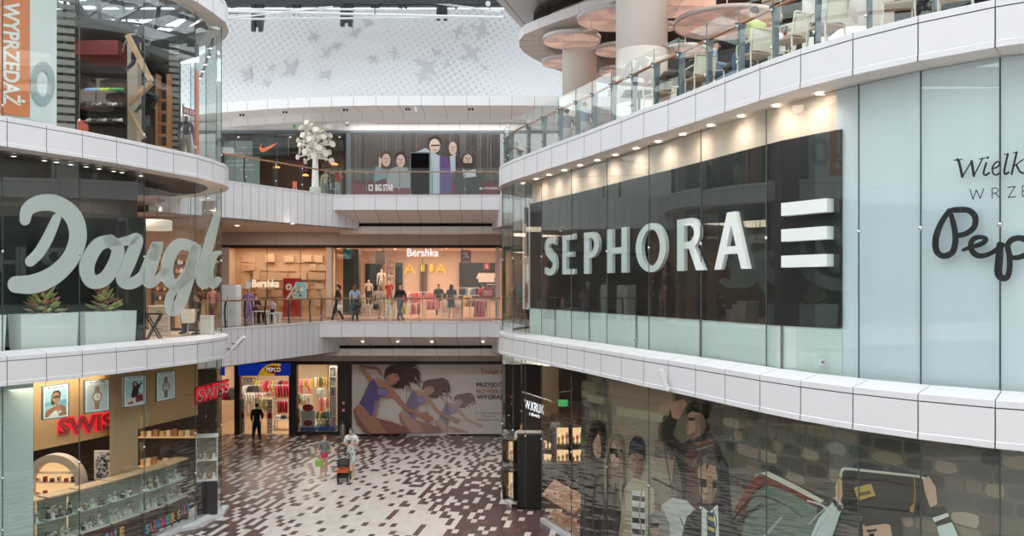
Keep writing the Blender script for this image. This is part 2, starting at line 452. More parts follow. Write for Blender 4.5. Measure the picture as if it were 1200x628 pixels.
# --- big white wall with the halftone print
def halftone():
    m = bpy.data.materials.new('halftone_print'); m.use_nodes = True; nt = m.node_tree; b = nt.nodes['Principled BSDF']; L = nt.links.new
    tc = nt.nodes.new('ShaderNodeTexCoord'); mp = nt.nodes.new('ShaderNodeMapping'); mp.inputs['Rotation'].default_value = (0,math.radians(32),0)
    mp.inputs['Scale'].default_value = (3.6,1,3.6)
    L(tc.outputs['Object'], mp.inputs['Vector'])
    fr = nt.nodes.new('ShaderNodeVectorMath'); fr.operation = 'FRACTION'; L(mp.outputs[0], fr.inputs[0])
    sx = nt.nodes.new('ShaderNodeSeparateXYZ'); L(fr.outputs[0], sx.inputs[0])
    cb = nt.nodes.new('ShaderNodeCombineXYZ'); L(sx.outputs['X'], cb.inputs['X']); L(sx.outputs['Z'], cb.inputs['Y'])
    ds = nt.nodes.new('ShaderNodeVectorMath'); ds.operation = 'DISTANCE'; ds.inputs[1].default_value = (.5,.5,0); L(cb.outputs[0], ds.inputs[0])
    nz = nt.nodes.new('ShaderNodeTexNoise'); nz.inputs['Scale'].default_value = .16; nz.inputs['Detail'].default_value = 2; L(tc.outputs['Object'], nz.inputs['Vector'])
    r = nt.nodes.new('ShaderNodeMapRange'); r.inputs['From Min'].default_value = .36; r.inputs['From Max'].default_value = .68; r.inputs['To Min'].default_value = .12; r.inputs['To Max'].default_value = .5
    L(nz.outputs['Fac'], r.inputs['Value'])
    sb = nt.nodes.new('ShaderNodeMath'); sb.operation = 'SUBTRACT'; L(r.outputs[0], sb.inputs[0]); L(ds.outputs['Value'], sb.inputs[1])
    st = nt.nodes.new('ShaderNodeMapRange'); st.inputs['From Min'].default_value = -.03; st.inputs['From Max'].default_value = .05; L(sb.outputs[0], st.inputs['Value'])
    n2 = nt.nodes.new('ShaderNodeTexNoise'); n2.inputs['Scale'].default_value = .35; L(tc.outputs['Object'], n2.inputs['Vector'])
    k = nt.nodes.new('ShaderNodeMath'); k.operation = 'MULTIPLY'; L(st.outputs[0], k.inputs[0]); L(n2.outputs['Fac'], k.inputs[1])
    mx = nt.nodes.new('ShaderNodeMix'); mx.data_type = 'RGBA'
    mx.inputs['A'].default_value = (*lin((216,217,219)),1); mx.inputs['B'].default_value = (*lin((176,177,182)),1)
    L(k.outputs[0], mx.inputs['Factor']); L(mx.outputs['Result'], b.inputs['Base Color']); b.inputs['Roughness'].default_value = .6
    return m
WB = Wall([(-30,46),(-22,45),(-16,43.6),(-10,42.9),(-4,42.6),(2,42.7),(8,43.2),(16,44.5)], -1)
mb = MB()
sweep(mb, WB, [(0,9.6),(0,13.0)], 0, 0, tuple(range(2,8)))
sweep(mb, WB, [(0,9.6),(0,15.4)], 0, 0, (0,1))
struct('wall_back', mb, [halftone()])
# birds printed in grey on it
def bird(px, py, s, rot, flip=1):
    body = [(.9,0),(.75,-.1),(.5,-.12),(.3,-.3),(.15,-.62),(-.1,-.95),(-.42,-1.1),(-.3,-.85),(-.28,-.55),(-.2,-.2),(-.5,-.05),(-.95,-.2),(-.8,.05),(-.95,.25),(-.5,.12),(-.15,.18),(0,.5),(.05,.8),(.2,.95),(.3,.6),(.35,.25),(.5,.08),(.75,.1)]
    c, d = math.cos(rot), math.sin(rot)
    return [(px+(x*flip*c-y*d)*s, py+(x*flip*d+y*c)*s) for x,y in body]
mb = MB()
for kb_,(x,y,s,r,fl) in enumerate([(563,35,14,.5,1),(538,38,10,.2,-1),(500,80,17,-.7,1),(497,90,12,.4,-1),(552,63,15,-.5,1),(415,38,9,1.2,1),(340,80,13,1.0,1),(381,88,9,.7,-1),(382,62,8,.9,1),(368,44,8,-.3,1),
    (462,62,8,.2,1),(438,70,7,-.9,1),(512,62,6,-.8,1),(524,76,6,.1,-1),(568,80,6,-.8,1),(312,98,6,-.2,1),(318,80,6,.6,-1),(290,88,10,.6,1),(394,54,7,1.1,-1),(432,26,7,-1,1)]):
    ink(mb, WB, bird(x,y,s,r,fl), None, .01+.003*kb_)
struct('wall_print', mb, [mat('bird_print',(192,193,197),.6)])['kind'] = 'structure'

# --- outer hall walls and roof
HALL = mat('hall_wall', (226,224,222), .7)
mb = MB()
mb.box(-30.3,-30,-16,48,-5.6,12.8,0); mb.box(18,18.3,-16,48,-5.6,17,0); mb.box(-30,18,-16.3,-16,-5.6,17,0)
mb.box(-30,18,48,48.3,-5.6,12.8,0); mb.box(-13.5,18,48,48.3,12.8,17,0)
mb.box(-24.2,-24,41,48,-5.6,9.4,0); mb.box(5,5.2,41,48,-5.6,9.4,0)
mb.box(16.4,16.6,9.9,41,-5.6,5.5,0)
struct('wall_outer', mb, [HALL])
ROOFZ = 16.2
mb = MB()
for y in range(-14, 48, 4):
    mb.bar((-30,y,ROOFZ),(18,y,ROOFZ),.18,.5,0)
for x in range(-30, 20, 3):
    mb.bar((x,-16,ROOFZ+.3),(x,48,ROOFZ+.3),.1,.22,0)
struct('roof_frame', mb, [mat('roof_steel',(70,74,80),.5)])
mb = MB(); mb.box(-30,18,-16,48,ROOFZ+.45,ROOFZ+.47,0)
struct('window_roof', mb, [glass_mat('skylight_glass',(248,250,250),.03,.5)])
# ------------------------------------------------------------------ ground floor of two-tone tiles
def tile_floor():
    pts = [(280,520,.35),(350,520,.42),(430,514,.15),(300,512,.08),(450,530,.6),(520,530,.62),(580,530,.55),(560,511,.1),(490,511,.1),(300,545,.42),(380,550,.55),(450,560,.86),(520,555,.6),(570,560,.45),
     (590,575,.2),(560,590,.2),(600,600,.12),(530,580,.3),(510,612,.8),(480,600,.88),(430,600,.93),(380,610,.94),(340,600,.75),(400,575,.82),(320,580,.45),(280,570,.22),(260,600,.2),(290,620,.3),(330,628,.75),(620,620,.15),(550,628,.22),(380,512,.1),(470,545,.7)]
    rnd = random.Random(7)
    a = math.radians(7.5); ux, uy = math.cos(a), -math.sin(a); vx, vy = math.sin(a), math.cos(a)
    w, l = .178, .385
    mb = MB()
    for j in range(-30, 60):
        prev = None
        for i in range(-110, 60):
            cx, cy_ = i*w*ux+j*l*vx, 24+i*w*uy+j*l*vy
            if not (-15 < cx < 8 and 12 < cy_ < 41.6): continue
            px = 600+F*cx/cy_; py = HY+F*(EYE-F1)/cy_
            num = den = 0.
            for x,y,p in pts:
                q = 1/(((px-x)/1.6)**2+((py-y)*1.3)**2+30)**1.6; num += p*q; den += q
            p = num/den
            # dark border following the shop fronts
            if prev is not None:
                if p < .5 and prev: p *= .3
                elif p >= .5 and not prev: p = 1-(1-p)*.3
                elif p < .5: p *= 1.25
                else: p = 1-(1-p)*1.2
            light = prev = rnd.random() < p
            e = rnd.random()
            mi = (0 if e < .7 else 1) if light else (2 if e < .6 else 3 if e < .93 else 4)
            h = [( .5,.5),(-.5,.5),(-.5,-.5),(.5,-.5)]
            mb.add([(cx+s*w*ux+t*l*vx, cy_+s*w*uy+t*l*vy, F1) for s,t in h], [(0,1,2,3)], mi)
    mats = [mat('tile_light',(214,206,200),.32),mat('tile_cream',(205,195,188),.32),mat('tile_brown',(96,76,76),.25),mat('tile_plum',(86,68,70),.25),mat('tile_rust',(112,82,72),.25)]
    struct('floor_ground', mb, mats)
    mb = MB(); mb.box(-30,18,-16,48,F1-.12,F1-.012,0); struct('floor_base', mb, [mat('floor_far',(196,186,178),.4)])
tile_floor()

# ------------------------------------------------------------------ glass fronts
def from_cols(wall, cols): return [(wall.hit(c)[0].x, wall.hit(c)[0].y) for c in cols]
RG = RC.off(.45)
GR = Wall([(1.3,33.0),(.35,31.8),(-.12,30.7),(-.3,29.8),(-.335,28.9),(.03,27.6),(.42,26.55)] + from_cols(RG,[634.6,669.6,711.1,760.5,821.5,898,1006.4,1079,1172]) + [(9.2,11.0),(12,10.6),(15.9,10.5)], -1)
LG = LC.off(.42)
GL = Wall([(-16.6,-13.9),(-16.5,0),(-15.95,8),(-14.9,13.2),(-14.1,15.4)] + from_cols(LG,[-75,3,93,169,229]) + [(-9.265,27.2),(-9.75,28.15),(-10.4,29.0),(-11.2,29.75)], -1)
def front(name, wall, z0, z1, skip=(), lo=0, hi=None, spots=(.33,.67)):
    """panes of one storey, with their joints and point fixings"""
    mb = MB(); k = len(wall.p)
    for i, (a, b) in enumerate(zip(wall.p, wall.p[1:])):
        if i in skip: continue
        d = (b-a).normalized(); n = Vector((d.y,-d.x))*wall.side*.016; a2 = a+d*.006; b2 = b-d*.006
        v = [(q.x,q.y,z) for z in (z0,z1) for q in (a2,b2,b2+n,a2+n)]
        mb.add(v, [(0,3,2,1),(4,5,6,7),(0,1,5,4),(1,2,6,5),(2,3,7,6),(3,0,4,7)], 0)
    o = struct(name, mb, [GLASS])
    jb = MB()
    for q in wall.p[lo:hi]:
        jb.box(q.x-.009,q.x+.009,q.y-.009,q.y+.009,z0,z1,0)
    jb.build('joint', mat('glass_joint',(70,82,82),.4), o)
    fb = MB()
    for q in wall.p[lo:hi]:
        for s in spots:
            z = z0+(z1-z0)*s
            fb.lathe([(0,-.03),(.03,-.03),(.03,.03),(0,.03)], 8, (q.x,q.y,z), 0)
    fb.build('fixing', CHROME, o)
    return o
front('window_1', GR, F2+.07, F3-.72, spots=(.5,))
front('window_2', GL, F2+.07, F3L-.72, spots=(.5,))
front('window_3', GL, F3L+.07, 9.84, spots=(.06,))
front('window_4', GL, F1+.12, F2-.70, spots=(.3,.55))
front('window_5', GR, F1+.12, F2-.70, (5,6), spots=(.5,))
# white kerbs under the ground-floor glass
mb = MB()
sweep(mb, GL, [(-.05,F1),(-.05,F1+.13),(.12,F1+.13)], 0)
mb2 = MB(); sweep(mb2, GR, [(-.05,F1),(-.05,F1+.13),(.12,F1+.13)], 0, 0, (5,6))
KERB = mat('white_kerb',(222,220,222),.4)
struct('baseboard_left', mb, [KERB]); struct('baseboard_right', mb2, [KERB])

# ------------------------------------------------------------------ the wall behind the upper glass on the right
def offpt(px, t): q, n = RC.hit(px); return (q.x+n.x*t, q.y+n.y*t)
def _sw(px):  # wall point seen in column px; it comes closer to the glass towards the near end
    t = (px-620)/360; Y = RC.hit(px)[0].y+1.95-1.27*min(t*1.25,1)**.8
    return Vector(((px-600)/F*Y, Y))
SW = Wall([(_sw(p).x,_sw(p).y) for p in (620,634,650,668,690,715,745,780,820,865,915,955,985)], -1)
def strip(mb, wall, z0, z1, mi, th=.12, d=0.):
    a = wall.off(d).p; b = wall.off(d+th).p
    for i in range(len(a)-1):
        v = [(q.x,q.y,z) for z in (z0,z1) for q in (a[i],a[i+1],b[i+1],b[i])]
        mb.add(v, [(0,3,2,1),(4,5,6,7),(0,1,5,4),(1,2,6,5),(2,3,7,6),(3,0,4,7)], mi)
mb = MB()
strip(mb, SW, .87, 4.23, 0); strip(mb, SW, .02, .87, 1, .12, .02); strip(mb, SW, 4.23, F3-.68, 2, .1, .12)
struct('wall_right', mb, [mat('black_fascia_board',(26,27,29),.35), mat('skirt_panel',(214,226,222),.4), mat('cove_cream',(236,220,206),.6)])
mb = MB()
for q in SW.p[2:-1:2]:
    mb.box(q.x-.008,q.x+.008,q.y-.05,q.y+.0,.03,.868,0)
struct('trim_14', mb, [JOINT])
# pale covered panels nearer the camera
PP = Wall(from_cols(RC.off(.62),[980.5,1006]) + from_cols(RC.off(.56),[1079,1172]) + [(9.25,11.15),(12,10.75),(15.9,10.65)], -1)
mb = MB(); strip(mb, PP, .06, F3-.69, 0, .1)
def cloth_mat():
    m = mat('pale_blue_film',(208,224,231),.55)
    nt = m.node_tree; b = nt.nodes['Principled BSDF']; tc = nt.nodes.new('ShaderNodeTexCoord'); mp = nt.nodes.new('ShaderNodeMapping')
    mp.inputs['Scale'].default_value = (3,3,.25); nz = nt.nodes.new('ShaderNodeTexNoise'); nz.inputs['Scale'].default_value = 1.2
    mr = nt.nodes.new('ShaderNodeMapRange'); mr.inputs['To Min'].default_value = .94; mr.inputs['To Max'].default_value = 1.05
    hs = nt.nodes.new('ShaderNodeHueSaturation'); hs.inputs['Color'].default_value = (*lin((220,230,240)),1)
    L = nt.links.new; L(tc.outputs['Object'],mp.inputs[0]); L(mp.outputs[0],nz.inputs['Vector']); L(nz.outputs['Fac'],mr.inputs['Value']); L(mr.outputs[0],hs.inputs['Value']); L(hs.outputs[0],b.inputs['Base Color'])
    return m
struct('wall_right_near', mb, [cloth_mat()])
mb = MB()
for q in PP.p[1:4]: mb.box(q.x-.006,q.x+.006,q.y-.012,q.y,.07,F3-.7,0)
struct('trim_15', mb, [mat('film_seam',(140,170,178),.5)])
# small wall sockets on the skirt
for px, py in ((964.5,424),(745.5,398.5)):
    mb = MB(); c = SW.map(px,py,.03); mb.box(c[0]-.05,c[0]+.05,c[1]-.03,c[1]+.01,c[2]-.05,c[2]+.05,0); mb.box(c[0]-.025,c[0]+.025,c[1]-.036,c[1]-.03,c[2]-.02,c[2]+.02,1)
    prop(mb.build('wall_socket',[WHITE,GREYMETAL]), 'small white socket on the pale skirt below the '+('three white bars' if px>900 else 'tall white letters, under the letter O'), 'socket')

# ------------------------------------------------------------------ lettering on the black board
def glyph(mb, wall, shapes, px0, px1, z0, z1, depth, d0=0., mi=0):
    """letters with real thickness: shapes = list of outlines (first outer, rest holes) in 0..1 x 0..1"""
    for outl in shapes:
        loops = [[Vector((x,y,0)) for x,y in lp] for lp in outl]
        flat = [p for lp in loops for p in lp]
        tri = tessellate_polygon(loops)
        def P(x,y,d): return wall.mapz(px0+(px1-px0)*x, z0+(z1-z0)*y, d)
        n = len(flat)
        mb.add([P(p.x,p.y,d0+depth) for p in flat]+[P(p.x,p.y,d0) for p in flat], [tuple(t) for t in tri]+[tuple(i+n for i in t) for t in tri], mi)
        b = 0
        for lp in loops:
            k = len(lp)
            vs = [P(p.x,p.y,d0+depth) for p in lp]+[P(p.x,p.y,d0) for p in lp]
            mb.add(vs, [(i,(i+1)%k,(i+1)%k+k,i+k) for i in range(k)], mi)
def arc(cx,cy,rx,ry,a0,a1,n=14): return [(cx+rx*math.cos(math.radians(a0+(a1-a0)*i/n)), cy+ry*math.sin(math.radians(a0+(a1-a0)*i/n))) for i in range(n+1)]
def ribbon(pts, w, n=6):
    P = smooth_line([(p[0],p[1],p[2] if len(p)>2 else w) for p in pts], n); L=[];R=[]
    for i,(x,y,ww) in enumerate(P):
        a=P[max(i-1,0)]; b=P[min(i+1,len(P)-1)]; dx,dy=b[0]-a[0],b[1]-a[1]; l=math.hypot(dx,dy) or 1
        L.append((x-dy/l*ww/2,y+dx/l*ww/2)); R.append((x+dy/l*ww/2,y-dx/l*ww/2))
    return L+R[::-1]
GLY = {
 'E': [[[(0,0),(1,0),(1,.13),(.36,.13),(.36,.44),(.9,.44),(.9,.57),(.36,.57),(.36,.87),(1,.87),(1,1),(0,1)]]],
 'H': [[[(0,0),(.27,0),(.27,.43),(.73,.43),(.73,0),(1,0),(1,1),(.73,1),(.73,.57),(.27,.57),(.27,1),(0,1)]]],
 'P': [[[(0,0),(.34,0),(.34,.38)]+arc(.5,.69,.5,.31,-90,90)+[(0,1)], [(.34,.52)]+arc(.42,.69,.26,.17,-90,90)+[(.34,.86)]]],
 'R': [[[(0,0),(.26,0),(.26,.42),(.44,.42),(.72,0),(1.02,0),(.66,.45)]+arc(.5,.715,.36,.285,-58,90)+[(0,1)], [(.26,.55)]+arc(.42,.71,.22,.155,-90,90)+[(.26,.865)]]],
 'O': [[arc(.5,.5,.5,.51,0,360,40)[:-1], arc(.5,.5,.3,.38,0,360,36)[:-1]]],
 'A': [[[(0,0),(.2,0),(.31,.27),(.69,.27),(.8,0),(1,0),(.62,1),(.38,1)], [(.36,.4),(.64,.4),(.5,.78)]]],
 'S': [[ribbon([(.93,.86,.17),(.7,.92,.17),(.42,.91,.2),(.2,.8,.27),(.24,.66,.28),(.5,.53,.26),(.78,.4,.27),(.82,.22,.27),(.6,.09,.19),(.32,.07,.16),(.04,.13,.16)],.2,5)]],
}
SIGNW = mat('sign_white',(238,242,240),.4)
LET = [('S',637.5,655),('E',659,676),('P',684.5,705),('H',711.5,737),('O',745.5,783),('R',794.5,827.5),('A',838.5,880)]
sg = thing('shop_sign','tall white raised letters on the black board, middle floor at right','sign',SW.mapz(740,1.93))
for ch,a,b in LET:
    mb = MB(); glyph(mb, SW, GLY[ch], a+4, b+3.2-(2 if ch in 'SEP' else 1), 1.92, 3.05, .09, .02)
    o = mb.build('letter', SIGNW, sg); o.location = -Vector(sg.location)
for k,(z0,z1) in enumerate([(2.84,3.07),(2.38,2.6),(1.92,2.13)]):
    mb = MB(); glyph(mb, SW, [[[(0,0),(1,0),(1,1),(0,1)]]], 925, 978, z0, z1, .18, .02)
    prop(mb.build('sign_bar', SIGNW), ['topmost','middle','lowest'][k]+' of three white bars at the right end of the black board','sign bar','white bars beside the letters')

# lettering on the pale panels (stands off the film)
INKB = mat('black_lettering',(20,20,22),.4)
def stroke_sign(name, label, wall, letters, d, m, smooth=True):
    root = thing(name, label, 'lettering', (0,0,0))
    for strokes in letters:
        mb = MB(); k = 0
        for pts, w in strokes:
            for poly in stroke_polys(pts, w, 5, smooth and len(pts)>2):
                ink(mb, wall, poly, None, d+.0006*(k%7)); k += 1
        mb.build('letter', m, root)
stroke_sign('wall_lettering','black slanted serif lettering on pale blue panels, topmost of three lines', GR, [
   [([(1122,187.5),(1124,189),(1128,207)],3.2),([(1128,207.5),(1139,189)],1.6),([(1139,189),(1141.5,206)],3.2),([(1141.5,206.5),(1152,185.5)],1.6),([(1118,188),(1128,186.7)],1.2),([(1148,186.5),(1155,185)],1.2)],
   [([(1156,191),(1153,203),(1156,205),(1159.5,202.5)],2.4),([(1157.5,185),(1158,184.6)],2.8)],
   [([(1163,198),(1170,195),(1171.5,190.5),(1168,190),(1163.5,196),(1164,203),(1168,205),(1172,202.5)],2.0)],
   [([(1181,180.5),(1177,200),(1178.5,204),(1182,202)],2.5),([(1177,181.2),(1181,180.4)],1.2)],
   [([(1191.5,178.5),(1185.5,204)],2.5),([(1188,195),(1199,187)],1.5),([(1191,193),(1195,201),(1199,203)],2.4),([(1187.5,179.4),(1191.5,178.4)],1.2)]], .012, INKB, True)
stroke_sign('wall_lettering','thin spaced capitals under the slanted lettering', GR, [
   [([(1137,222),(1140.5,233.5)],1.1),([(1140.5,233.5),(1144.5,222.5)],1.1),([(1144.5,222.5),(1149,232.6)],1.1),([(1149,232.6),(1153,221)],1.1)],
   [([(1163,220.5),(1163,232.3)],1.1),([(1163,220.8),(1168,220),(1170.5,223),(1168,226),(1163,226.6)],1.1),([(1166.5,226.4),(1171.5,231.5)],1.1)],
   [([(1181,219.6),(1189.5,218.6)],1.1),([(1189.5,218.6),(1181.5,231.5)],1.1),([(1181.5,231.5),(1190,230.6)],1.1)],
   [([(1198,217.8),(1198,230)],1.1),([(1198,217.8),(1206,217)],1.1),([(1198,224),(1204,223.4)],1.1),([(1198,230),(1206,229.2)],1.1)]], .012, INKB, False)
stroke_sign('wall_lettering','large black brush script on pale blue panels', GR, [
   [([(1112,247,5),(1121,246,7),(1135,246.5,7),(1143,254,7.5),(1142,266,7),(1132,274,6.5),(1122,276,6)],7),
   ([(1113,247,6),(1103,262,7),(1097,280,8),(1098,294,7.5),(1106,300,7),(1116,296,7.5),(1120,284,7.5),(1119,268,7),(1115,252,6)],7)],
   [([(1129,293,4),(1137,290,5),(1150,286,6),(1156,281,5.5),(1152,278,5),(1143,279,6),(1138,286,6.5),(1141,296,7),(1150,300,6),(1163,296,5.5),(1175,287,6)],6)],
   [([(1172,287,8),(1171,305,9),(1170,318,9),(1173,325,8),(1180,325,7),(1183,315,7),(1183,300,7),(1181,288,7),(1186,281,7),(1196,279,7),(1206,284,8),(1206,296,8)],8),
   ([(1183,301,5),(1192,302,6),(1204,298,7)],6)]], .014, INKB, True)
# ------------------------------------------------------------------ people and shop-window figures
def skin_mesh(nodes, edges, levels=1):
    """continuous skin around a skeleton; nodes = [(x,y,z,r)], returns (verts, faces)"""
    me = bpy.data.meshes.new('body'); me.from_pydata([n[:3] for n in nodes], edges, [])
    o = bpy.data.objects.new('body', me); COL.objects.link(o)
    md = o.modifiers.new('skin','SKIN'); md.use_smooth_shade = True; md.branch_smoothing = .6
    for sv, n in zip(me.skin_vertices[0].data, nodes): sv.radius = (n[3], n[3] if len(n)<5 else n[4])
    me.skin_vertices[0].data[0].use_root = True
    ss = o.modifiers.new('sub','SUBSURF'); ss.levels = levels; ss.render_levels = levels
    dg = bpy.context.evaluated_depsgraph_get(); m2 = bpy.data.meshes.new_from_object(o.evaluated_get(dg))
    bpy.data.objects.remove(o); bpy.data.meshes.remove(me)
    return m2
BASE = dict(pelvis=(0,0,.96), waist=(0,-.005,1.10), chest=(0,.0,1.30), upper=(0,.01,1.42), neck=(0,.0,1.50), chin=(0,-.02,1.565), face=(0,-.02,1.635), crown=(0,.0,1.70),
   sh=(.185,.01,1.415), el=(.235,.03,1.14), wr=(.245,-.03,.89), hip=(.09,0,.91), kn=(.10,-.015,.50), an=(.10,.03,.085), heel=(.10,.06,.045), toe=(.115,-.14,.03))
SKINM = mat('skin_light',(222,178,154),.55)
def person(name, label, loc, rz=0., h=1.72, top=(200,200,200), bottom=(50,54,66), hair=(60,44,34), skin=None, shoes=(40,38,38), pose=None, sleeves='short', legs='long',
           hairstyle='short', cat='person', slim=1., group=None, skirt=None, print_=None, bag=None, headless=False):
    """pose: joint overrides, names ending in .l / .r for one side (figure faces -Y; its left is +X)"""
    J = {}
    for k, v in BASE.items():
        if k in ('sh','el','wr','hip','kn','an','heel','toe'):
            J[k+'.l'] = Vector(v); J[k+'.r'] = Vector((-v[0],v[1],v[2]))
        else: J[k] = Vector(v)
    for k, v in (pose or {}).items():
        if k in J: J[k] = Vector(v)
    for s in 'lr':  # heels and toes follow the ankle unless given
        for k in ('heel','toe'):
            if k+'.'+s not in (pose or {}):
                J[k+'.'+s] = J['an.'+s] + (Vector(BASE[k])-Vector(BASE['an']))*Vector((1 if s=='l' else -1,1,1))
    w = slim*1.2
    nodes = []; edges = []; idx = {}; seg = []
    def N(k, p, r, r2=None, lab='skin'):
        nodes.append((p.x,p.y,p.z,r,r2 or r)); idx[k] = len(nodes)-1; seg.append(lab); return idx[k]
    def E(a,b): edges.append((idx[a],idx[b]))
    N('pelvis',J['pelvis'],.135*w,.105*w,'bottom'); N('waist',J['waist'],.125*w,.095*w,'top'); N('chest',J['chest'],.15*w,.11*w,'top'); N('upper',J['upper'],.12*w,.085*w,'top')
    N('neck',J['neck'],.058); N('chin',J['chin'],.062,.075); N('face',J['face'],.075,.092); N('crown',J['crown'],.06,.072)
    chain = ['pelvis','waist','chest','upper','neck'] + ([] if headless else ['chin','face','crown'])
    for a,b in zip(chain, chain[1:]): E(a,b)
    if headless:
        pass
    for s in 'lr':
        sl = 'top' if sleeves in ('short','long') else 'skin'; fl = 'top' if sleeves == 'long' else 'skin'
        N('sh'+s,J['sh.'+s],.062*w,None,'top' if sleeves!='none' else 'skin')
        m = J['sh.'+s].lerp(J['el.'+s],.5); N('ua'+s,m,.05*w,None,sl)
        N('el'+s,J['el.'+s],.042*w,None,fl); N('fa'+s,J['el.'+s].lerp(J['wr.'+s],.45),.038*w,None,fl); N('wr'+s,J['wr.'+s],.03,None,'skin')
        E('upper','sh'+s); E('sh'+s,'ua'+s); E('ua'+s,'el'+s); E('el'+s,'fa'+s); E('fa'+s,'wr'+s)
        d = (J['wr.'+s]-J['el.'+s]).normalized(); sd = 1 if s=='l' else -1
        side = d.cross(Vector((1,0,0)) if abs(d.x)<.8 else Vector((0,0,1))).normalized()   # across the palm
        if side.y > 0: side = -side
        nrm = d.cross(side).normalized()
        pm = J['wr.'+s]+d*.055; N('pm'+s,pm,.026,.018,'skin'); E('wr'+s,'pm'+s)
        for q,(off,ln) in enumerate([(.03,.072),(.011,.082),(-.009,.076),(-.027,.06)]):
            b = pm+d*.03+side*off; t = b+d*ln*.5; u = t+d*ln*.35-nrm*.012*-sd
            N('f%d%s'%(q,s),b,.0095,None,'skin'); N('g%d%s'%(q,s),t,.0085,None,'skin'); N('h%d%s'%(q,s),u,.007,None,'skin')
            E('pm'+s,'f%d%s'%(q,s)); E('f%d%s'%(q,s),'g%d%s'%(q,s)); E('g%d%s'%(q,s),'h%d%s'%(q,s))
        b = J['wr.'+s]+d*.03+side*.028; t = b+d*.03+side*.022; N('t0'+s,b,.011,None,'skin'); N('t1'+s,t,.009,None,'skin'); N('t2'+s,t+d*.028+side*.004,.0075,None,'skin')
        E('wr'+s,'t0'+s); E('t0'+s,'t1'+s); E('t1'+s,'t2'+s)
        th = 'bottom'; ca = 'bottom' if legs=='long' else 'skin'
        if legs == 'bare': th = 'skin'
        N('hp'+s,J['hip.'+s],.098*w,None,'bottom'); N('th'+s,J['hip.'+s].lerp(J['kn.'+s],.5),.082*w,None,th); N('kn'+s,J['kn.'+s],.058*w,None,'bottom' if legs in('long','knee') else 'skin')
        N('ca'+s,J['kn.'+s].lerp(J['an.'+s],.35),.056*w,None,ca); N('an'+s,J['an.'+s],.036,None,ca); N('he'+s,J['heel.'+s],.036,None,'shoe'); N('to'+s,J['toe.'+s],.032,.026,'shoe')
        E('pelvis','hp'+s); E('hp'+s,'th'+s); E('th'+s,'kn'+s); E('kn'+s,'ca'+s); E('ca'+s,'an'+s); E('an'+s,'he'+s); E('an'+s,'to'+s)
    me = skin_mesh(nodes, edges)
    used = {}
    S = h/1.77
    segs = [(Vector(nodes[a][:3]),Vector(nodes[b][:3]),seg[a],seg[b]) for a,b in edges]
    def label_of(p):
        best = None
        for a,b,la,lb in segs:
            d = b-a; t = max(0,min(1,(p-a).dot(d)/max(d.length_squared,1e-9))); dist = (a+d*t-p).length
            if best is None or dist < best[0]: best = (dist, la if t < .55 else lb)
        return best[1]
    root = thing(name, label, cat, loc, rz, group)
    root.scale = (S,S,S)
    body = link('body', me, root); me.materials.clear(); me.materials.append(skin or SKINM)
    lab = [label_of(p.center) for p in me.polygons]
    nv = [v.normal.copy() for v in me.vertices]
    def shell(nm, key, m, inflate):
        mb = MB(); mp = {}
        fs = []
        for p,l in zip(me.polygons, lab):
            if l != key: continue
            f = []
            for i in p.vertices:
                if i not in mp:
                    mp[i] = len(mb.v); mb.v.append(tuple(me.vertices[i].co+nv[i]*inflate))
                f.append(mp[i])
            fs.append(f)
        if not fs: return None
        mb.f = fs; mb.m = [0]*len(fs); mb.c = [None]*len(fs); mb.sm = [True]*len(fs)
        o = link(nm, bpy.data.meshes.new(nm), root); o.data.from_pydata(mb.v,[],mb.f); o.data.materials.append(m)
        o.data.polygons.foreach_set('use_smooth',[True]*len(fs)); o.data.update()
        return o
    cm = lambda tag,c: c if isinstance(c, bpy.types.Material) else mat('%s_%d_%d_%d'%((tag,)+tuple(c)), c, .8, noise=.08, nscale=14)
    if top is not None: shell('shirt','top',cm('cloth',top),.011)
    if bottom is not None: shell('trousers' if legs=='long' else 'shorts','bottom',cm('cloth',bottom),.013)
    if shoes is not None: shell('shoes','shoe',cm('shoe',shoes),.008)
    if skirt is not None:
        mb = MB(); p = J['pelvis']; mb.lathe([(.13,.14),(.165,-.02),(.2,-.28),(.215,-.42),(.2,-.42),(.15,-.02)],14,(p.x,p.y,p.z),0,sy=.8); mb.build('skirt',cm('cloth',skirt),root)
    if not headless and hair is not None:
        hm = cm('hair',hair); mb = MB(); c = J['face']; k = J['crown']; ax = (k-c).normalized()
        cc = c+ax*.035+Vector((0,.012,0))
        prof_n = 12
        vs = []; fs = []
        for i in range(7):
            for j in range(prof_n):
                th = 2*PI*j/prof_n; a = PI*(.62+.16*max(0,math.sin(th)))*i/6; fr = math.sin(a); x = .088*fr*math.cos(th); y = .102*fr*math.sin(th); z = .092*math.cos(a)
                if y < -.03 and z < .045: z = .045+ (z-.045)*.1; y = max(y,-.088)
                vs.append((cc.x+x, cc.y+y+.008, cc.z+z))
        for i in range(6):
            for j in range(prof_n): fs.append((i*prof_n+j,i*prof_n+(j+1)%prof_n,(i+1)*prof_n+(j+1)%prof_n,(i+1)*prof_n+j))
        mb.add(vs,fs,0,None,True)
        if hairstyle == 'long':
            mb.tube([(cc.x,cc.y+.05,cc.z+.03),(cc.x,cc.y+.085,cc.z-.06),(cc.x,cc.y+.085,cc.z-.18),(cc.x,cc.y+.075,cc.z-.27)],[.07,.085,.085,.05],10)
            for sx in (-1,1): mb.tube([(cc.x+sx*.07,cc.y,cc.z+.02),(cc.x+sx*.088,cc.y+.01,cc.z-.09),(cc.x+sx*.085,cc.y+.02,cc.z-.2)],[.03,.034,.02],8)
        if hairstyle == 'tail':
            mb.tube([(cc.x,cc.y+.1,cc.z+.03),(cc.x,cc.y+.15,cc.z-.01),(cc.x,cc.y+.14,cc.z-.12),(cc.x,cc.y+.12,cc.z-.2)],[.03,.036,.03,.012],8)
        mb.build('hair',hm,root)
        fy = J['face'].y
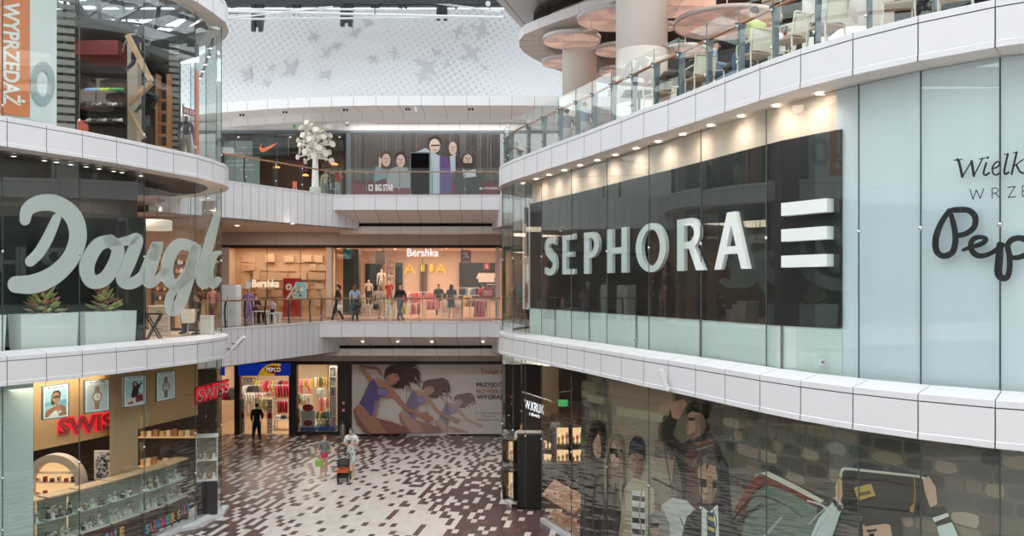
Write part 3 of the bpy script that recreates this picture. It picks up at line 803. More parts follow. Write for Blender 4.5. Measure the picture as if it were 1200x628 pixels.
        mb = MB()
        for sx in (-1,1): mb.ball((c.x+sx*.03,c.y-.088,c.z+.002),.009,8)
        mb.build('eyes',mat('eye_dark',(40,32,30),.3),root)
        mb = MB(); mb.tube([(c.x,c.y-.088,c.z+.0),(c.x,c.y-.108,c.z-.028),(c.x,c.y-.09,c.z-.036)],[.008,.013,.009],6)
        mb.build('nose',skin or SKINM,root)
        mb = MB(); mb.tube([(c.x-.022,c.y-.084,c.z-.058),(c.x,c.y-.092,c.z-.057),(c.x+.022,c.y-.084,c.z-.058)],.005,6); mb.build('mouth',mat('lips',(176,96,88),.5),root)
    if print_:
        print_(root, J)
    return root
def walk(phase=1, lean=0.0):
    s = phase
    return {'kn.l':(.1,-.14*s,.52),'an.l':(.1,-.24*s if s>0 else .28,.09),'kn.r':(-.1,.04*s,.5),'an.r':(-.1,.27*s if s>0 else -.24,.12),
            'el.l':(.25,.12*s,1.16),'wr.l':(.24,.10*s,.92),'el.r':(-.25,-.06*s,1.15),'wr.r':(-.23,-.2*s,.95)}
SIT = {'pelvis':(0,.05,.52),'waist':(0,.07,.66),'chest':(0,.05,.87),'upper':(0,.04,.99),'neck':(0,.02,1.07),'chin':(0,0,1.135),'face':(0,-.005,1.205),'crown':(0,.01,1.27),
       'sh.l':(.185,.04,.985),'sh.r':(-.185,.04,.985),'el.l':(.25,-.02,.74),'el.r':(-.25,-.02,.74),'wr.l':(.12,-.24,.74),'wr.r':(-.12,-.24,.74),
       'hip.l':(.09,.0,.49),'hip.r':(-.09,.0,.49),'kn.l':(.12,-.42,.5),'kn.r':(-.12,-.42,.5),'an.l':(.12,-.4,.085),'an.r':(-.12,-.4,.085)}
for _k,_v in list(SIT.items()):
    SIT[_k] = (_v[0],_v[1]-.02,_v[2]+(.07 if _k[:2] not in ('kn','an') else .05 if _k[:2]=='kn' else 0))
def shop_figure(label, loc, rz=0., h=1.75, top=None, bottom=None, colour=(226,214,204), pose=None, group=None, headless=False, name='mannequin'):
    return person(name, label, loc, rz, h, top=top, bottom=bottom, hair=None, skin=mat('figure_%d_%d_%d'%colour,colour,.4), shoes=None, pose=pose, cat='mannequin', slim=.86, group=group, headless=headless)

# ------------------------------------------------------------------ furniture and fittings used more than once
def downlight(x, y, z, watt=12., r=.07, on=True, col=(1,.9,.78), group='downlights', label='small round recessed downlight in the soffit', ang=1.9, aim=None):
    root = thing('downlight', label, 'ceiling light', (x,y,z), 0, group)
    mb = MB(); mb.lathe([(r*.8,.004),(r*.8,-.012),(r*1.15,-.012),(r*1.2,.0)],14); mb.build('trim_ring',WHITE,root)
    mb = MB(); mb.lathe([(0,-.006),(r*.8,-.006),(r*.8,0),(0,0)],14)
    mb.build('lens', mat('lit_lens',(255,240,220),.4,emit=9.) if on else mat('unlit_lens',(120,112,108),.3), root)
    if on and watt:
        lamp('SPOT',(x,y,z-.03),watt,col,.05,rot=aim or (0,0,0),name='downlight_beam',spot=ang,blend=.7)
    return root
# ------------------------------------------------------------------ railings
def railing(label, pts, side, f, posts, style='thin', glass_h=1.18, rail_h=1.02, rail_off=.1, glass_off=.05, group=None, heavy=0):
    """pts: plan line; posts: distances along it"""
    root = thing('railing', label, 'railing', (pts[0][0],pts[0][1],f), 0, group)
    o = Vector((pts[0][0],pts[0][1],f))
    W_ = Wall(pts, side); G_ = W_.off(glass_off); H_ = W_.off(rail_off)
    def at(w, s):
        for a,b in zip(w.p, w.p[1:]):
            L = (b-a).length
            if s <= L+1e-6: return a+(b-a)*(s/L), (b-a).normalized()
            s -= L
        return w.p[-1], (w.p[-1]-w.p[-2]).normalized()
    mb = MB(); mb.tube([(p.x-o.x,p.y-o.y,rail_h) for p in H_.p], .032, 10); mb.build('handrail',WOOD,root)
    prev = None
    for s in posts:
        q, d = at(G_, s); n = Vector((d.y,-d.x))*side; mb = MB(); q = Vector((q.x-o.x,q.y-o.y))
        if style == 'thin':
            p = q+n*.05
            mb.tube([(p.x,p.y,0),(p.x+n.x*.05,p.y+n.y*.05,.6),(p.x,p.y,rail_h-.02)],.034 if posts.index(s) < heavy else .016,8,0)
        else:
            # steel blade, wider where it curves to carry the handrail
            for (z0,z1,w0,w1,c0,c1) in [(0,.55,.10,.10,.09,.09),(.55,.8,.10,.12,.09,.10),(.8,.94,.12,.2,.10,.07),(.94,.99,.2,.24,.07,.06)]:
                vs = []
                for z,w,c in ((z0,w0,c0),(z1,w1,c1)):
                    for (u,v) in ((-w/2,-.02),(w/2,-.02),(w/2,.02),(-w/2,.02)):
                        p = q+n*(c+u)+d*v; vs.append((p.x,p.y,z))
                mb.add(vs,[(0,3,2,1),(4,5,6,7),(0,1,5,4),(1,2,6,5),(2,3,7,6),(3,0,4,7)])
        po = mb.build('post',DARKMETAL if posts.index(s) < heavy else GREYMETAL,root)
        for z in (.25,.93):
            fb = MB(); p = q+n*.0; fb.ball((p.x-n.x*.02,p.y-n.y*.02,z),.03,8); 
            p2 = p+n*.06; fb.tube([(p.x,p.y,z),(p2.x,p2.y,z)],.012,6)
            fb.build('clamp',CHROME,po)
    for s0,s1 in zip(posts, posts[1:]):
        a,d = at(G_, s0+.02); b,_ = at(G_, s1-.02)
        u = (b-a).normalized(); n = Vector((u.y,-u.x))*side*.012
        v = [(q.x-o.x,q.y-o.y,z) for z in (.0,glass_h) for q in (a,b,b+n,a+n)]
        mb = MB(); mb.add(v,[(0,3,2,1),(4,5,6,7),(0,1,5,4),(1,2,6,5),(2,3,7,6),(3,0,4,7)])
        g = mb.build('glass_panel',RAILGLASS,root)
        eb = MB(); eb.bar((a.x-o.x,a.y-o.y,0),(a.x-o.x,a.y-o.y,glass_h),.012); eb.build('glass_edge',GREENEDGE,g)
    return root
def along(pts, cols):
    """distances along the plan line of the given columns of the photograph"""
    out = []
    for c in cols:
        t = (c-600)/F; s = 0; best = None
        for (ax,ay),(bx,by) in zip(pts, pts[1:]):
            dx,dy = bx-ax,by-ay; L = math.hypot(dx,dy); den = dx-t*dy
            if abs(den) > 1e-9:
                u = (t*ay-ax)/den
                if -1e-6 <= u <= 1+1e-6 and best is None: best = s+u*L
            s += L
        if best is not None: out.append(best)
    return out
br3 = [(-10.9,32.4),(-7.9,37.62),(-.5,37.62)]
br2 = [(-10.75,31.8),(-8.5,37.62),(-.5,37.62)]
railing('glass railing with wooden handrail on the upper back gallery, before the white tree', br3, -1, F3, along(br3,[252,289,324,355,388])+[6.1+1.45*i for i in range(6)], 'thin', heavy=5)
railing('glass railing with wooden handrail on the middle back gallery, before the clothes shop', br2, -1, F2, along(br2,[267,290,314,341,366])+along(br2,[377.6,411.8,451.9,492.5,542.7,583]), 'thin', heavy=6)
# terrace railing on the right
tp = [(p.x,p.y) for p in RC.off(.06).p[3:-1]]
tcols = [612,630,649,669,688,710,733.7,759,788,820,857,896,944.5,1004,1079.5,1165]
lens = along([(p[0],p[1]) for p in tp][3:], tcols)
pre = sum(math.hypot(tp[i+1][0]-tp[i][0],tp[i+1][1]-tp[i][1]) for i in range(3))
railing('curved glass railing with steel posts and wooden handrail along the upper terrace', tp, -1, F3, [.3,1.3,2.3,3.2,4.1]+[pre+l for l in lens if pre+l > 4.5], 'blade', 1.3, 1.0, .2, .1)

# ------------------------------------------------------------------ terrace: ring ceiling, columns, disc lamps
BR = Wall([(10,16.9),(7.2,20.4),(5.3,22.75),(3.5,25),(2.1,26.7),(.9,28.2),(.42,28.9),(.25,29.6),(.26,30.4),(.42,31.1),(.75,31.9),(1.69,33.6),(3.2,35.4),(5.5,37.2),(9,39)], 1)
_n = BR.normals()[3]; assert _n.x > 0
mb = MB()
sweep(mb, BR, [(.6,10.42),(0,10.42),(0,10.1)], 0, .012)
sweep(mb, BR, [(0,10.1),(1.0,10.1)], 1, .02); sweep(mb, BR, [(.01,10.4),(.01,10.11),(1.0,10.115)], 2)
sweep(mb, BR, [(1.0,10.1),(1.0,10.95)], 1)
struct('ceiling_terrace_ring', mb, [WHITE, SOFFIT, JOINT])
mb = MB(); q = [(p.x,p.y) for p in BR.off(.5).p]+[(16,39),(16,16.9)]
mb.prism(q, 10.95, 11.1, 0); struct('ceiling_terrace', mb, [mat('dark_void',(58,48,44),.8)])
mb = MB()
PA = [(.55,32.7),(-.75,28.1),(-1.9,24),(-2.6,21),(17.5,21),(17.5,40),(3,36)]
mb.prism(PA, 11.25, 11.6, 0)
for k in range(14):     # joints of its underside
    x = -2.4+k*1.1; mb.bar((x,21,11.245),(x+3.2,32.7,11.245),.02,.01,1)
struct('roof_overhang', mb, [mat('overhang_panel',(214,212,212),.5), JOINT])
COLM = mat('column_white',(232,226,220),.4)
def column(px, Y, r, label, z1=10.95):
    x = (px-600)/F*Y; root = prop(thing('column_round',label,'column',(x,Y,F3)),kind='structure')
    mb = MB(); mb.lathe([(r,0),(r,1.05),(r-.006,1.055),(r-.006,1.065),(r,1.07),(r,2.55),(r-.006,2.555),(r-.006,2.565),(r,2.57),(r,z1-F3)],40); mb.build('shaft',COLM,root)
    return root
column(752,24,.72,'thick white round column on the terrace, nearest the steel railing middle', 11.2)
column(679,29.8,.6,'white round column at the far end of the terrace')
column(993,17.5,.88,'broad white round column at the right of the terrace', 11.2)
def disc_lamp(px, py, rpx, z, label):
    Y = (z-EYE)/(HY-py)*F; x = (px-600)/F*Y; r = rpx/F*Y
    root = thing('disc_lamp', label, 'ceiling lamp', (x,Y,z), 0, 'disc lamps over the terrace')
    mb = MB(); mb.lathe([(r*.97,.02),(r,0),(r,.16),(r*.9,.18),(0,.18)],36); mb.build('lamp_drum',WHITE,root)
    mb = MB(); mb.lathe([(0,.012),(r*.97,.012)],36); mb.build('diffuser',DIFF,root)
    mb = MB(); mb.tube([(0,0,.18),(0,0,11.-z)],.02,8); mb.bar((-r*.97,0,.008),(r*.97,0,.008),.012); mb.bar((0,-r*.97,.008),(0,r*.97,.008),.012); mb.build('hanger',mat('lamp_hanger',(206,186,176),.5),root)
    return root
def diffuser():
    m = mat('mottled_diffuser',(232,190,172),.6,emit=.35); nt = m.node_tree; b = nt.nodes['Principled BSDF']; L = nt.links.new
    tc = nt.nodes.new('ShaderNodeTexCoord'); n1 = nt.nodes.new('ShaderNodeTexNoise'); n1.inputs['Scale'].default_value = 1.3; n1.inputs['Detail'].default_value = 5
    cr = nt.nodes.new('ShaderNodeValToRGB'); cr.color_ramp.elements[0].position = .38; cr.color_ramp.elements[1].position = .66
    cr.color_ramp.elements[0].color = (*lin((190,164,158)),1); cr.color_ramp.elements[1].color = (*lin((248,208,188)),1)
    L(tc.outputs['Object'],n1.inputs['Vector']); L(n1.outputs['Fac'],cr.inputs[0]); L(cr.outputs[0],b.inputs['Base Color']); L(cr.outputs[0],b.inputs['Emission Color'])
    return m
DIFF = diffuser()
for px,py,r,z,lb in [(670,49,34,9.75,'round pink glowing ceiling disc over the far column, second from the left'),(722,24,46,9.85,'large round pink ceiling disc cut by the thick column'),(660,75,24.5,9.6,'small round pink ceiling disc, lowest and farthest left'),
    (723,61,26,9.6,'round pink ceiling disc half behind the thick column, below the large one'),(722,86,20,9.7,'lowest pink ceiling disc beside the thick column'),(795,8,43,10.15,'large pink ceiling disc right of the thick column, topmost'),
    (852,30,62,9.55,'largest pink ceiling disc above the seated guests'),(781,34,12,9.9,'smallest pink ceiling disc beside the thick column'),(803,62,25,9.5,'pink ceiling disc behind the railing above the white chairs'),(915,44,26,8.5,'pink ceiling disc behind the guest in yellow')]:
    disc_lamp(px,py,r,z,lb)
for px,py in [(693,38),(903,3)]:
    z = 9.35 if px < 800 else 8.6; Y = (z-EYE)/(HY-py)*F; mb = MB(); mb.lathe([(.0,.0),(.2,.0),(.22,.03),(.2,.06),(0,.06)],20,(0,0,0)); mb.tube([(0,0,.06),(0,0,.35)],.012,6)
    prop(mb.build('ring_lamp',mat('cream_ring',(226,210,196),.5),None,((px-600)/F*Y,Y,z)),'small flat cream lamp plate hanging between the pink discs','ceiling lamp','small lamp plates over the terrace')
# back of the terrace
mb = MB(); mb.box(4.6,16.4,40.9,41.1,F3,11,0); mb.box(16.2,16.4,10,41,F3,11,0)
struct('wall_terrace_back', mb, [mat('terrace_wall',(150,132,122),.7)])
mb = MB(); mb.box(5.2,9.5,30,30.2,F3,F3+2.6,0); struct('wall_terrace_screen', mb, [mat('terrace_screen',(86,84,88),.6)])
lamp('AREA',(8,26,10.9),420,(1,.82,.7),8,12,(0,0,0),'terrace_lamps')

# ------------------------------------------------------------------ terrace chairs, tables
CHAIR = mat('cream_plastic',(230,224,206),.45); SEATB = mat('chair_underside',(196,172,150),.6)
def make_chair():
    root = thing('terrace_chair','cream armchair','chair')
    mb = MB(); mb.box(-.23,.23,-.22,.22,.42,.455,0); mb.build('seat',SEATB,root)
    mb = MB()   # backrest panel with a slight hollow, at +y
    n = 8
    vs = []; fs = []
    for j,(z,y) in enumerate([(.47,.215),(.62,.235),(.78,.26),(.84,.268)]):
        for i in range(n+1):
            x = -.215+.43*i/n; bow = .035*(1-(2*i/n-1)**2)
            vs += [(x,y+bow,z),(x,y+bow+.018,z)]
    m = 2*(n+1)
    for j in range(3):
        for i in range(n):
            a = j*m+2*i; fs += [(a,a+2,a+m+2,a+m),(a+1,a+m+1,a+m+3,a+3)]
    for i in range(n): fs += [(2*i,2*i+1,2*i+3,2*i+2),(3*m+2*i,3*m+2*i+2,3*m+2*i+3,3*m+2*i+1)]
    mb.add(vs,fs,0,None,False); mb.build('backrest',CHAIR,root)
    mb = MB(); mb.tube([(-.235,.2,.44),(-.235,.235,.62),(-.235,.275,.86),(-.2,.29,.875),(0,.31,.878),(.2,.29,.875),(.235,.275,.86),(.235,.235,.62),(.235,.2,.44)],.018,8); mb.build('back_frame',CHAIR,root)
    for sx in (-1,1):
        mb = MB(); mb.tube([(sx*.24,.24,.66),(sx*.25,.1,.665),(sx*.25,-.2,.66),(sx*.245,-.225,.64),(sx*.24,-.225,.44)],.017,8); mb.build('armrest',CHAIR,root)
        for sy in (-1,1):
            mb = MB(); mb.tube([(sx*.225,sy*.2,.44),(sx*.24,sy*.225,0)],[.018,.014],8); mb.build('leg',CHAIR,root)
    return root
chair0 = make_chair(); used0 = [False]
def put_chair(px, dback, rz, label, Y=None):
    Y = RC.off(dback).hit(px)[0].y; o = chair0 if not used0[0] else copy_tree(chair0); used0[0] = True
    o.location = ((px-600)/F*Y,Y,F3); o.rotation_euler = (0,0,math.radians(rz)); o['label'] = label; o['group'] = 'cream terrace chairs'
    return o
for px,dn,rz,lb in [(770,.62,200,'cream terrace chair leftmost, just right of the thick column'),(800,1.6,20,'cream terrace chair behind the leftmost one, at the dark table'),
    (820,.62,195,'cream terrace chair with its back to the railing, left of the man in blue'),(836,1.15,75,'cream terrace chair under the man in the blue shirt'),(884,.62,200,'cream terrace chair under the guest in the yellow shirt'),
    (914,1.55,255,'cream terrace chair under the woman in white'),(926,.62,215,'cream terrace chair right of the woman in white'),(968,.62,205,'cream terrace chair with its broad back to the railing, before the broad column'),
    (1052,.62,160,'cream terrace chair at the right end, right of the broad column'),(1120,.9,150,'cream terrace chair farthest right, mostly above the frame')]:
    put_chair(px,dn,rz,lb)
TTOP = mat('table_top_dark',(92,82,76),.4)
def make_table():
    root = thing('terrace_table','dark square terrace table','table')
    mb = MB(); mb.box(-.4,.4,-.4,.4,.72,.745); mb.build('table_top',TTOP,root)
    mb = MB(); mb.tube([(0,0,.02),(0,0,.72)],.035,10); mb.build('table_leg',DARKMETAL,root)
    mb = MB(); mb.lathe([(0,.03),(.24,.02),(.25,0),(0,0)],20); mb.build('table_foot',DARKMETAL,root)
    mb = MB(); mb.bar((-.3,0,.7),(.3,0,.7),.05,.03); mb.bar((0,-.3,.7),(0,.3,.7),.05,.03); mb.build('table_bracket',DARKMETAL,root)
    return root
t0 = make_table()
for i,(px,d,lb) in enumerate([(749,.8,'dark square table left of the leftmost cream chair'),(795,.75,'dark square table between the left cream chairs'),(870,1.6,'dark square table before the man in blue'),(956,1.25,'dark square table between the two right cream chairs'),(1085,1.6,'dark square table at the right end of the terrace')]):
    o = t0 if i == 0 else copy_tree(t0); Y = RC.off(d).hit(px)[0].y
    o.location = ((px-600)/F*Y,Y,F3); o['label'] = lb; o['group'] = 'terrace tables'
# guests
def at_terrace(px, d): Y = RC.off(d).hit(px)[0].y; return ((px-600)/F*Y, Y, F3)
person('person','man in blue checked shirt sitting sideways at the dark table',at_terrace(837,1.15),math.radians(75),1.76,top=(120,150,180),bottom=(58,82,120),hair=(90,74,62),pose=dict(SIT,**{'wr.l':(.1,-.34,.78),'wr.r':(-.1,-.34,.78)}),sleeves='long')
person('person','guest in pale yellow shirt sitting with back to the railing',at_terrace(884,.66),math.radians(200),1.8,top=(226,230,160),bottom=(64,88,128),hair=(70,58,52),pose=dict(SIT),sleeves='short',legs='long')
person('person','woman in white top with dark hair sitting beside the yellow shirt',at_terrace(913,1.55),math.radians(255),1.68,top=(238,236,234),bottom=(56,56,60),hair=(52,40,36),pose=dict(SIT),sleeves='short',hairstyle='tail')
lean = {'chest':(0,-.06,1.29),'upper':(0,-.1,1.4),'neck':(0,-.13,1.47),'chin':(0,-.17,1.52),'face':(0,-.18,1.59),'crown':(0,-.17,1.66),'sh.l':(.185,-.09,1.39),'sh.r':(-.185,-.09,1.39),'el.l':(.3,-.2,1.13),'el.r':(-.3,-.2,1.13),'wr.l':(.15,-.4,1.06),'wr.r':(-.15,-.4,1.06)}
for px,Y,lb,tp_ in [(664,27.2,'person in pale grey shirt with back turned, left of two at the far railing',(150,156,166)),(685,26.2,'person in blue-grey shirt with back turned, right of two at the far railing',(140,154,176))]:
    person('person',lb,((px-600)/F*Y,Y,F3),math.radians(175),1.72,top=tp_,bottom=(196,198,204),hair=(70,62,58),pose=lean,sleeves='short')
# ------------------------------------------------------------------ right building: cove light, advertising panels, jeweller's shop, big poster
for px,py in [(960,110),(910,124),(868.5,136),(832.5,147),(800,157.5),(771,166),(745,174),(721,181.5),(699.5,188),(679.7,194),(661,199.6),(643,205),(628,210),(613,215)]:
    z = F3-.71; Y = (z-EYE)/(HY-py)*F
    downlight((px-600)/F*Y, Y, z, 0, .075, True, label='small lit downlight in the soffit above the black board', group='downlights above the black board')
# spot lamps that wash the cream band
for i in range(1, len(SW.p)-1):
    for t in (0.,):
        a = SW.p[i]; b = SW.p[i+1] if i+1 < len(SW.p) else a; q = a+(b-a)*t
        d = (b-a).normalized() if (b-a).length > 1e-6 else Vector((1,0)); n = Vector((d.y,-d.x))*SW.side
        c = q-n*.34
        l = lamp('SPOT',(c.x,c.y,F3-.73),34,(1,.75,.63),.1,rot=(0,0,0),name='wall_washer',spot=2.3,blend=1.)
        l.rotation_euler = Vector((n.x*.55,n.y*.55,-1)).to_track_quat('-Z','Y').to_euler()
# advertising light box at the far end of the board
def poster(name, label, wall, layers, d0=.02, step=.0007, cat='poster', matname='print', group=None, mats=None):
    mb = MB()
    for i,(c,poly) in enumerate(layers): ink(mb, wall, poly, c, d0+step*i)
    return prop(mb.build(name, mats or print_mat(matname)), label, cat, group)
ad = Wall([((612.5-600)/F*27.9,27.9),((620.2-600)/F*27.55,27.55)], -1)
mb = MB(); strip(mb, ad, .83, 4.3, 0, .04); 
o = prop(mb.build('advertising_panel', WHITE), 'tall narrow advertising panel at the left end of the black board','poster')
mb = MB()
skinc = (206,160,140)
for i,(c,p) in enumerate([((196,168,158),rect(614,243,619.6,361)),((90,70,64),rect(614,243,619.6,262)),(skinc,ell(617,288,2.6,18)),((230,214,206),rect(615,310,619.4,330)),((150,96,84),ell(617,344,2.2,12)),((70,54,52),rect(617.6,262,619.6,300))]): ink(mb, ad, p, c, .004+.001*i)
mb.build('print', print_mat(), o)

# slanted white lamp on the lower fascia, and its twin on the left building
def bracket_lamp(label, foot, tip, wall_pt):
    root = thing('bracket_lamp', label, 'wall lamp', foot)
    f = Vector(foot); t = Vector(tip)-f; w = Vector(wall_pt)-f
    mb = MB(); mb.bar((0,0,0),t,.16,.09); mb.build('lamp_body',WHITE,root)
    mb = MB(); mb.tube([t*.45,t*.45+w],.02,8); mb.tube([(0,0,.02),w+Vector((0,0,.02))],.02,8); mb.build('bracket',DARKMETAL,root)
    return root
q = RC.map(782.5,456,.22); t_ = RC.map(774,434,.5); wp = RC.map(784,456,.0)
t_ = WP(774,433,RC.hit(774)[0].y-.5); q = WP(782.5,457,RC.hit(782.5)[0].y-.25)
bracket_lamp('white slanted lamp bar on the fascia above the stone-wall poster', q, t_, wp)
q = LC.map(266,410,.15); t_ = (q[0]+.42,q[1]-.1,q[2]+.42)
bracket_lamp('white slanted lamp bar at the rounded corner of the left building', q, t_, (q[0]-.2,q[1]+.1,q[2]))

# --- poster of young people before a stone wall
PW = Wall(from_cols(RC.off(.66),[664]+[700,720,745,770,800,835,870,910,955,1006.4,1079,1172])+[(9.35,11.2),(10.4,10.95)], -1)
mb = MB(); strip(mb, Wall(from_cols(RC.off(.66),[681])+[(p.x,p.y) for p in PW.p[1:]],-1), F1+.14, F2-.7, 0, .08)
pst = prop(mb.build('wall_poster', mat('poster_back',(60,56,52),.6)), 'huge poster of young people before a stone wall, behind the lower right glass', 'poster')
rnd = random.Random(3)
mb = MB(); K = [0]
def P(c, poly, j=0):
    c = tuple(max(0,min(255,v+rnd.randint(-j,j))) for v in c) if j else c
    K[0] += 1; ink(mb, PW, poly, c, .004+.0006*K[0])
STEP0 = [0]
# stones
ink(mb, PW, [(681,440),(1200,540),(1255,560),(1255,760),(681,760)] if False else [(681.5,436),(760,449),(900,474),(1080,512),(1230,545),(1230,700),(681.5,640)], (102,94,84), .002)
def stones(x0,x1,z0,z1,rowh,cols_,j=10,fill=.86):
    z = z0; r = 0
    while z < z1:
        hh = rowh*rnd.uniform(.75,1.25); x = x0-rnd.uniform(0,10)
        while x < x1:
            q,_ = PW.hit(min(max(x,682),1220)); sc = F/q.y
            ln = rnd.uniform(.22,.62)*sc*(.55+.45*min(1,max(0,(x-680)/350)))
            a = max(x,x0); b = min(x+ln-2.2,x1)
            if b-a > 3 and rnd.random() < fill:
                jj = rnd.randint(-16,16)
                yt = lambda xx,zz: HY-(zz-EYE)*F/PW.hit(xx)[0].y
                c = rnd.choice(cols_); k = rnd.uniform(-.03,.03)
                e = rnd.uniform(.1,.3)*(b-a); m = hh*.12
                poly = [(a,yt(a,z+m+hh*.25)),(a+e,yt(a+e,z+m)),(b-e*.7,yt(b-e*.7,z+m+k)),(b,yt(b,z+hh*.4)),(b-e*.3,yt(b-e*.3,z+hh-m)),((a+b)/2,yt((a+b)/2,z+hh-m*.4)),(a+e*.5,yt(a+e*.5,z+hh-m+k))]
                cc = tuple(max(0,min(255,v+jj+rnd.randint(-3,3))) for v in c)
                ink(mb, PW, poly, cc, .004+.0004*rnd.randint(0,3))
            x += ln
        z += hh; r += 1
DK = [(112,100,88),(92,84,76),(70,66,62),(138,120,102),(150,134,116),(80,76,76),(122,106,92),(104,98,92)]
stones(682,1215,-5.45,-.75,.21,DK,12,.95)
K[0] = 4
# old church pier, left
P((150,136,116),[(711,442),(790,455),(792,470),(780,486),(768,500),(764,640),(720,640),(717,480)])
for (x0,y0,x1,y1,c) in [(714,446,789,462,(176,160,136)),(716,462,786,476,(160,144,120)),(722,476,778,486,(186,170,146)),(724,487,773,508,(158,142,120)),(726,509,768,530,(146,132,112)),(738,531,790,560,(166,150,128)),(742,561,794,590,(150,136,118)),(745,591,798,640,(158,142,124))]:
    P(c,[(x0,y0),(x1,y0+(x1-x0)*.16),(x1-2,y1+(x1-x0)*.16),(x0+1,y1)],5)
P((112,100,84),[(790,480),(812,486),(812,640),(795,640)]); P((140,128,110),[(684,446),(698,448),(698,462),(710,466),(710,474),(688,470)],4)
P((168,154,132),[(688,462),(708,466),(706,474),(690,470)])
# man with raised arm
P((34,34,36),[(776,498),(788,482),(795,490),(789,510),(800,520),(812,512),(842,520),(855,548),(858,600),(840,640),(800,640),(799,560),(790,528),(776,516)])
P((196,150,124),[(788,489),(787,478),(792,470),(802,468),(806,473),(800,484),(796,492)])
P((92,48,44),[(803,530),(820,520),(838,524),(842,560),(838,600),(806,600)])
P((190,146,122),[(807,486),(812,480),(826,484),(828,500),(822,514),(812,516),(806,508)]); P((26,24,26),[(805,486),(806,474),(816,470),(830,474),(833,488),(827,492),(824,485),(812,482)])
P((40,36,36),rect(807,489,822,493)); P((150,80,70),[(811,507),(818,506),(817,509),(811,509)])
P((70,66,72),[(812,514),(832,506),(843,518),(838,526),(820,532),(808,524)]); P((170,92,64),[(812,519.5),(834,514.5),(836,516),(818,522)]); P((150,128,100),[(816,526),(837,520),(837,521.5),(819,528)])
# three on the left
P((38,38,40),[(682,560),(692,545),(711,548),(714,640),(680,640)]); P((46,34,30),[(690,556),(689,520),(693,500),(702,491),(710,498),(713,520),(714,560),(706,566)])
P((206,166,142),ell(702,522,6.5,14.5,18)); P((44,32,28),[(695,505),(703,498),(709,506),(703,506),(696,518)]); P((150,86,78),rect(699,529,705,531)); P((60,44,40),rect(696.5,517,700,518.6)); P((60,44,40),rect(703,517,707,518.6))
P((62,60,60),[(684,566),(690,566),(692,640),(686,640)])
P((52,50,52),[(706,566),(716,552),(732,554),(738,580),(738,640),(706,640)]); P((138,110,86),[(712,560),(711,524),(716,511),(724,508),(731,514),(734,540),(733,566),(726,572),(716,570)])
P((212,172,148),ell(722.5,531,7,15.5,18)); P((24,22,24),[(715,524),(730,527),(729,535),(723,536),(721,531),(716,532)]); P((150,84,78),rect(718.5,541,725.5,543))
P((196,178,152),[(732,572),(742,560),(757,562),(768,574),(771,640),(728,640)]); P((232,230,226),[(742,575),(757,575),(758,640),(741,640)])
for k in range(5): P((36,38,44),[(742,580+k*13),(757,582+k*13),(757,588+k*13),(742,586+k*13)])
P((170,122,100),ell(748,544,7.5,16,18)); P((38,42,60),[(738,536),(739,518),(746,510),(754,512),(758,524),(757,540),(754,533),(742,531)]); P((50,36,32),rect(743,538,747,540)); P((50,36,32),rect(750,538,754,540)); P((120,70,62),rect(745,553,752,555))
P((60,44,38),[(764,560),(768,559),(822,586),(822,589)])
# man in a suit in front, and a child
P((206,204,200),[(776,592),(790,583),(806,586),(820,600),(826,640),(784,640)])
P((66,62,58),[(798,640),(806,606),(822,592),(834,600),(846,592),(862,604),(874,640)]); P((232,232,230),[(823,592),(833,600),(843,590),(845,640),(824,640)]); P((58,66,92),[(830,600),(838,600),(842,640),(831,640)])
for k in range(3): P((206,184,92),[(831,604+k*12),(839,607+k*12),(839,612+k*12),(832,609+k*12)])
P((196,154,128),[(819,548),(824,538),(838,540),(843,556),(842,574),(837,588),(829,590),(822,580)]); P((88,76,68),[(817,552),(819,536),(828,528),(842,533),(846,548),(843,560),(840,546),(826,542),(821,548)])
P((26,24,26),[(820,560),(843,563),(841,572),(834,572),(832,566),(829,571),(822,570)]); P((140,84,74),rect(827,578,836,580)); P((60,50,46),[(823,584),(829,592),(837,589),(834,594),(826,594)])
P((150,146,140),[(760,640),(762,606),(770,597),(780,600),(786,612),(788,640)]); P((190,160,140),ell(769,618,6,10)); P((36,34,34),rect(764,613,774,618))
# car roof
P((112,124,112),[(868,640),(880,592),(897,570),(930,566),(960,592),(955,640)]); P((122,58,44),[(862,598),(880,566),(893,555),(902,556),(930,568),(962,590),(958,594),(928,577),(898,566),(884,576),(868,606)]); P((214,206,190),[(893,554),(903,552),(935,568),(968,586),(964,589),(930,572),(900,557)])
P((160,166,164),[(885,640),(918,604),(920,606),(890,640)]); P((70,60,54),[(868,604),(896,588),(897,592),(866,614)])
# youth under a suitcase
P((54,46,42),[(990,552),(1020,549),(1080,558),(1092,566),(1086,604),(1060,604),(1050,610),(1020,606),(988,600)]); P((38,32,30),[(990,578),(1088,590),(1086,604),(1058,606),(988,598)])
P((220,212,196),[(986,556),(988,549),(992,547),(1080,556.5),(1090,561),(1089,563.5),(1078,559),(993,550),(990,552),(988,560)]); P((198,168,84),[(1003,571),(1023,566),(1028,580),(1008,586)]); P((120,86,50),[(1008,577),(1022,574),(1023,578),(1010,581)])
P((206,166,140),[(981,570),(985,560),(989,562),(990,580),(987,588),(982,582)]); P((210,170,146),[(1083,562),(1090,557),(1098,570),(1100,590),(1092,594),(1086,578)])
P((206,216,212),[(948,640),(962,606),(978,588),(988,598),(978,628),(974,640)]); P((44,44,48),[(977,586),(981,584),(990,596),(986,599)]); P((200,198,190),[(980,583),(983,581),(991,592),(990,596)])
P((44,40,44),[(1091,597),(1108,592),(1112,600),(1094,606)]); P((224,222,214),[(1094,606),(1112,600),(1114,604),(1097,611)]); P((44,40,44),[(1097,611),(1115,605),(1117,611),(1100,616)]); P((204,216,210),[(1100,616),(1117,611),(1130,640),(1104,640)])
